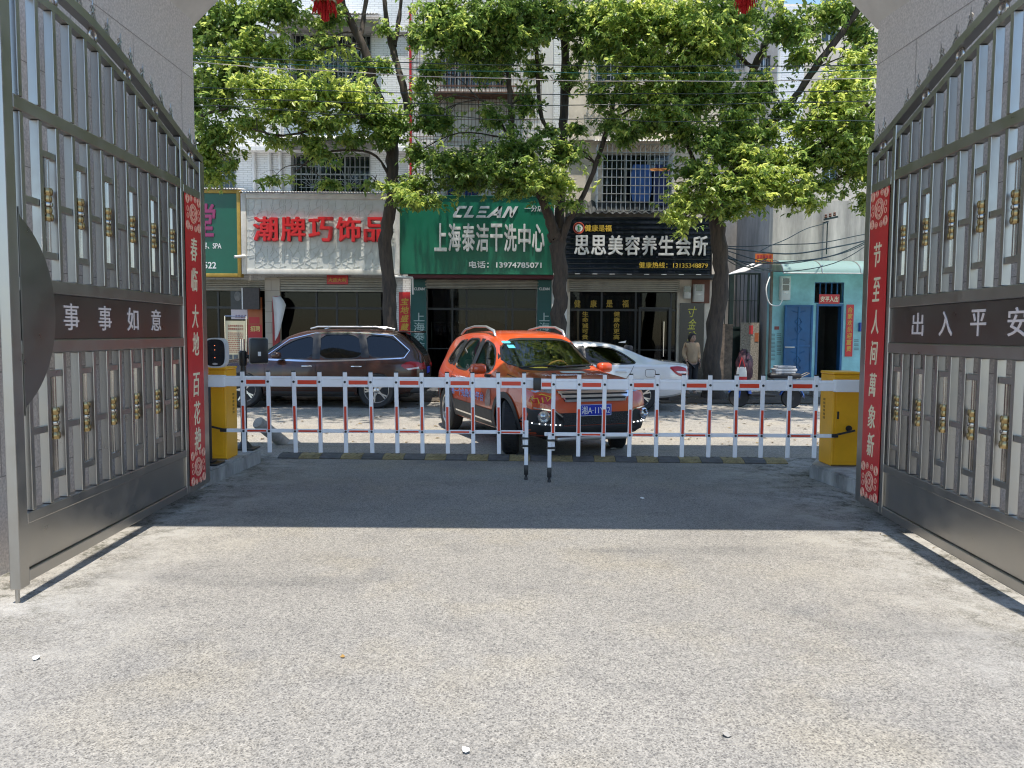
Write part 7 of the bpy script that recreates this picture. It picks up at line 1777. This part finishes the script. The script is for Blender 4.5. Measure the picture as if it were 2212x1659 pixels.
# ------------------------------------------------------------------ overhead cables
cab_m = [mat('cable_dark', (.02, .035, .032), .4), mat('cable_green', (.015, .12, .09), .4), mat('cable_pale', (.5, .44, .38), .45)]
CL = [(121, 141, 140, 0, 'topmost dark overhead cable crossing in front of the trees'), (127, 156, 152, 1, 'green overhead cable just under the topmost one'), (134, 172, 169, 2, 'pale overhead cable, third from the top'),
      (188, 203, 195, 0, 'dark overhead cable below the pale one, crossing bare branches'), (210, 227, 217, 0, 'dark overhead cable, second from the bottom'), (228, 257, 258, 0, 'lowest overhead cable, sagging in wavy lengths')]
for k, (a, b, c, mi, lab) in enumerate(CL):
    Yc_ = 14.2+.12*k; P0, P1, P2 = at(420, a, Yc_), at(1160, b, Yc_), at(1892, c, Yc_)
    def quad(x):
        x0, x1, x2 = P0.x, P1.x, P2.x
        return P0.z*(x-x1)*(x-x2)/((x0-x1)*(x0-x2))+P1.z*(x-x0)*(x-x2)/((x1-x0)*(x1-x2))+P2.z*(x-x0)*(x-x1)/((x2-x0)*(x2-x1))
    pts = [(x, Yc_, quad(x)+ (.025*math.sin(x*1.9+k)+.012*math.sin(x*4.3) if k == 5 else .008*math.sin(x*2.1+k))) for x in np.linspace(-16, 16, 90)]
    o = MB().tube(pts, .008 if k != 1 else .007, 6).build('overhead_cable', cab_m[mi], None, 60); tag(o, lab, 'cable', 'cables strung across the street')
# bundle of wires between the third trunk and the turquoise house
wb = MB(); 
ends = [((1562, 535), (1885, 513), .25), ((1562, 540), (1885, 516), .45), ((1562, 548), (1885, 520), .6), ((1562, 555), (1885, 516), .35), ((1562, 530), (1880, 505), .12), ((1562, 552), (1660, 580), .1), ((1562, 545), (1670, 545), .35), ((1640, 545), (1790, 478), -.05), ((1565, 560), (1650, 585), .05)]
for k, ((a, b), (c, d), sg) in enumerate(ends):
    p0 = at(a, b, 18.2+.1*k); p1 = at(c, d, 20.6+.05*k); pts = []
    for i in range(19):
        t_ = i/18; q = p0.lerp(p1, t_); q.z -= sg*4*t_*(1-t_)*1.0; q.z += .02*math.sin(t_*11+k); pts.append(q)
    wb.tube(pts, .012 if k % 3 else .018, 5)
tag(wb.build('wire_bundle', cab_m[0], None, 60), 'tangle of black wires running from the third tree trunk to the turquoise house', 'cable')
br = at(1785, 480, 21.8); t = thing('wire_bracket', 'iron bracket with insulators on the stained grey wall', 'bracket', (br.x, 22, br.z))
MB().bar((0, -.3, 0), (0, -.001, 0), .04, .04).bar((-.1, -.28, .06), (.28, -.28, .14), .06, .05).bar((0, -.28, -.9), (0, -.28, 0), .025, .025).build('arm', M_dg, t)
for k in range(3): MB().lathe([(.03, 0), (.045, .03), (.03, .06), (.04, .09), (.02, .11)], 10, Matrix.Translation((-.05+.12*k, -.28, .1+.03*k))).build('insulator', M_rust, t, 50)
cv = at(1662, 600, 21.9); w0 = [at(1663, 598, 21.8), at(1655, 625, 21.7), at(1662, 655, 21.7), at(1682, 660, 21.75), at(1690, 648, 21.8)]
p, r = wob(w0, [.016]*5, .0, 6); tag(MB().tube(p, r, 6).build('loose_cable', M_white, None, 60), 'white cable looping from the corner to the white double meter box', 'cable')

# ------------------------------------------------------------------ litter and fallen leaves
def scrap(label, px, py, sx, sy, m, name='paper_scrap', z=.004):
    p = gz(px, py); mb = MB(); n = 8; vs = []
    for k in range(n):
        a = 2*math.pi*k/n; r_ = rnd.uniform(.6, 1); vs.append((p.x+sx*r_*math.cos(a), p.y+sy*r_*math.sin(a), z+rnd.uniform(0, .012)))
    mb.add(vs+[(p.x, p.y, z+.015)], [(k, (k+1) % n, n) for k in range(n)])
    o = mb.build(name, m, None); md = o.modifiers.new('s', 'SOLIDIFY'); md.thickness = .002; apply_mods(o); tag(o, label, 'litter')
mp = mat('paper_white', (.75, .75, .72), .8)
scrap('white paper scrap on the ground at the lower left', 78, 1424, .02, .025, mp)
scrap('crumpled white paper scrap on the ground near the bottom centre', 1007, 1625, .022, .02, mp)
scrap('small yellow brown leaf lying left of centre on the sunlit ground', 740, 1421, .016, .012, mat('dry_leaf', (.35, .2, .05), .8), 'dry_leaf')
scrap('pale paper scrap on the shaded ground right of the support legs', 1388, 1078, .03, .03, mp)
scrap('white paper scrap on the shaded ground behind the right barrier half', 1325, 970, .05, .05, mp)
scrap('pale stone chip on the sunlit ground at the lower right', 1570, 1590, .02, .02, mat('stone_chip', (.3, .28, .25), .8), 'stone')
n = 3760; vs = []; fs = []
for k in range(n):
    if k < 3000: x = rnd.uniform(-11, 13); y = rnd.triangular(16.2, 19.6, 17.8); z = .16*max(0, 1-abs(y-18.2)/1.1)+.02
    elif k < 3700: x = rnd.uniform(-10, 10); y = rnd.uniform(10.5, 17); z = .006
    else:
        x = rnd.choice((-1, 1))*rnd.uniform(2.75, 3.35); y = rnd.uniform(4.4, 9.3); z = .006
    s_ = rnd.uniform(.02, .05) if k < 3700 else rnd.uniform(.008, .02); a = rnd.uniform(0, 6.28); i0 = len(vs)
    for (u, v, h) in ((-1, 0, 0), (0, .45, .35), (1, 0, .1), (0, -.45, .35)): vs.append((x+s_*(u*math.cos(a)-v*math.sin(a)), y+s_*(u*math.sin(a)+v*math.cos(a)), z+s_*h*rnd.uniform(.3, 1)))
    fs.append((i0, i0+1, i0+2, i0+3))
ml = bpy.data.materials.new('fallen_leaf'); ml.use_nodes = True
g_ = ml.node_tree.nodes.new('ShaderNodeNewGeometry'); r_ = ml.node_tree.nodes.new('ShaderNodeValToRGB')
r_.color_ramp.elements[0].color = (.06, .035, .015, 1); r_.color_ramp.elements[1].color = (.24, .17, .07, 1)
ml.node_tree.links.new(g_.outputs['Random Per Island'], r_.inputs[0]); ml.node_tree.links.new(r_.outputs[0], ml.node_tree.nodes['Principled BSDF'].inputs['Base Color'])
o = MB().add(vs, fs).build('fallen_leaves', ml); o['kind'] = 'stuff'

# objects that ended up empty of label are parts; nothing else to do
bpy.context.view_layer.update()
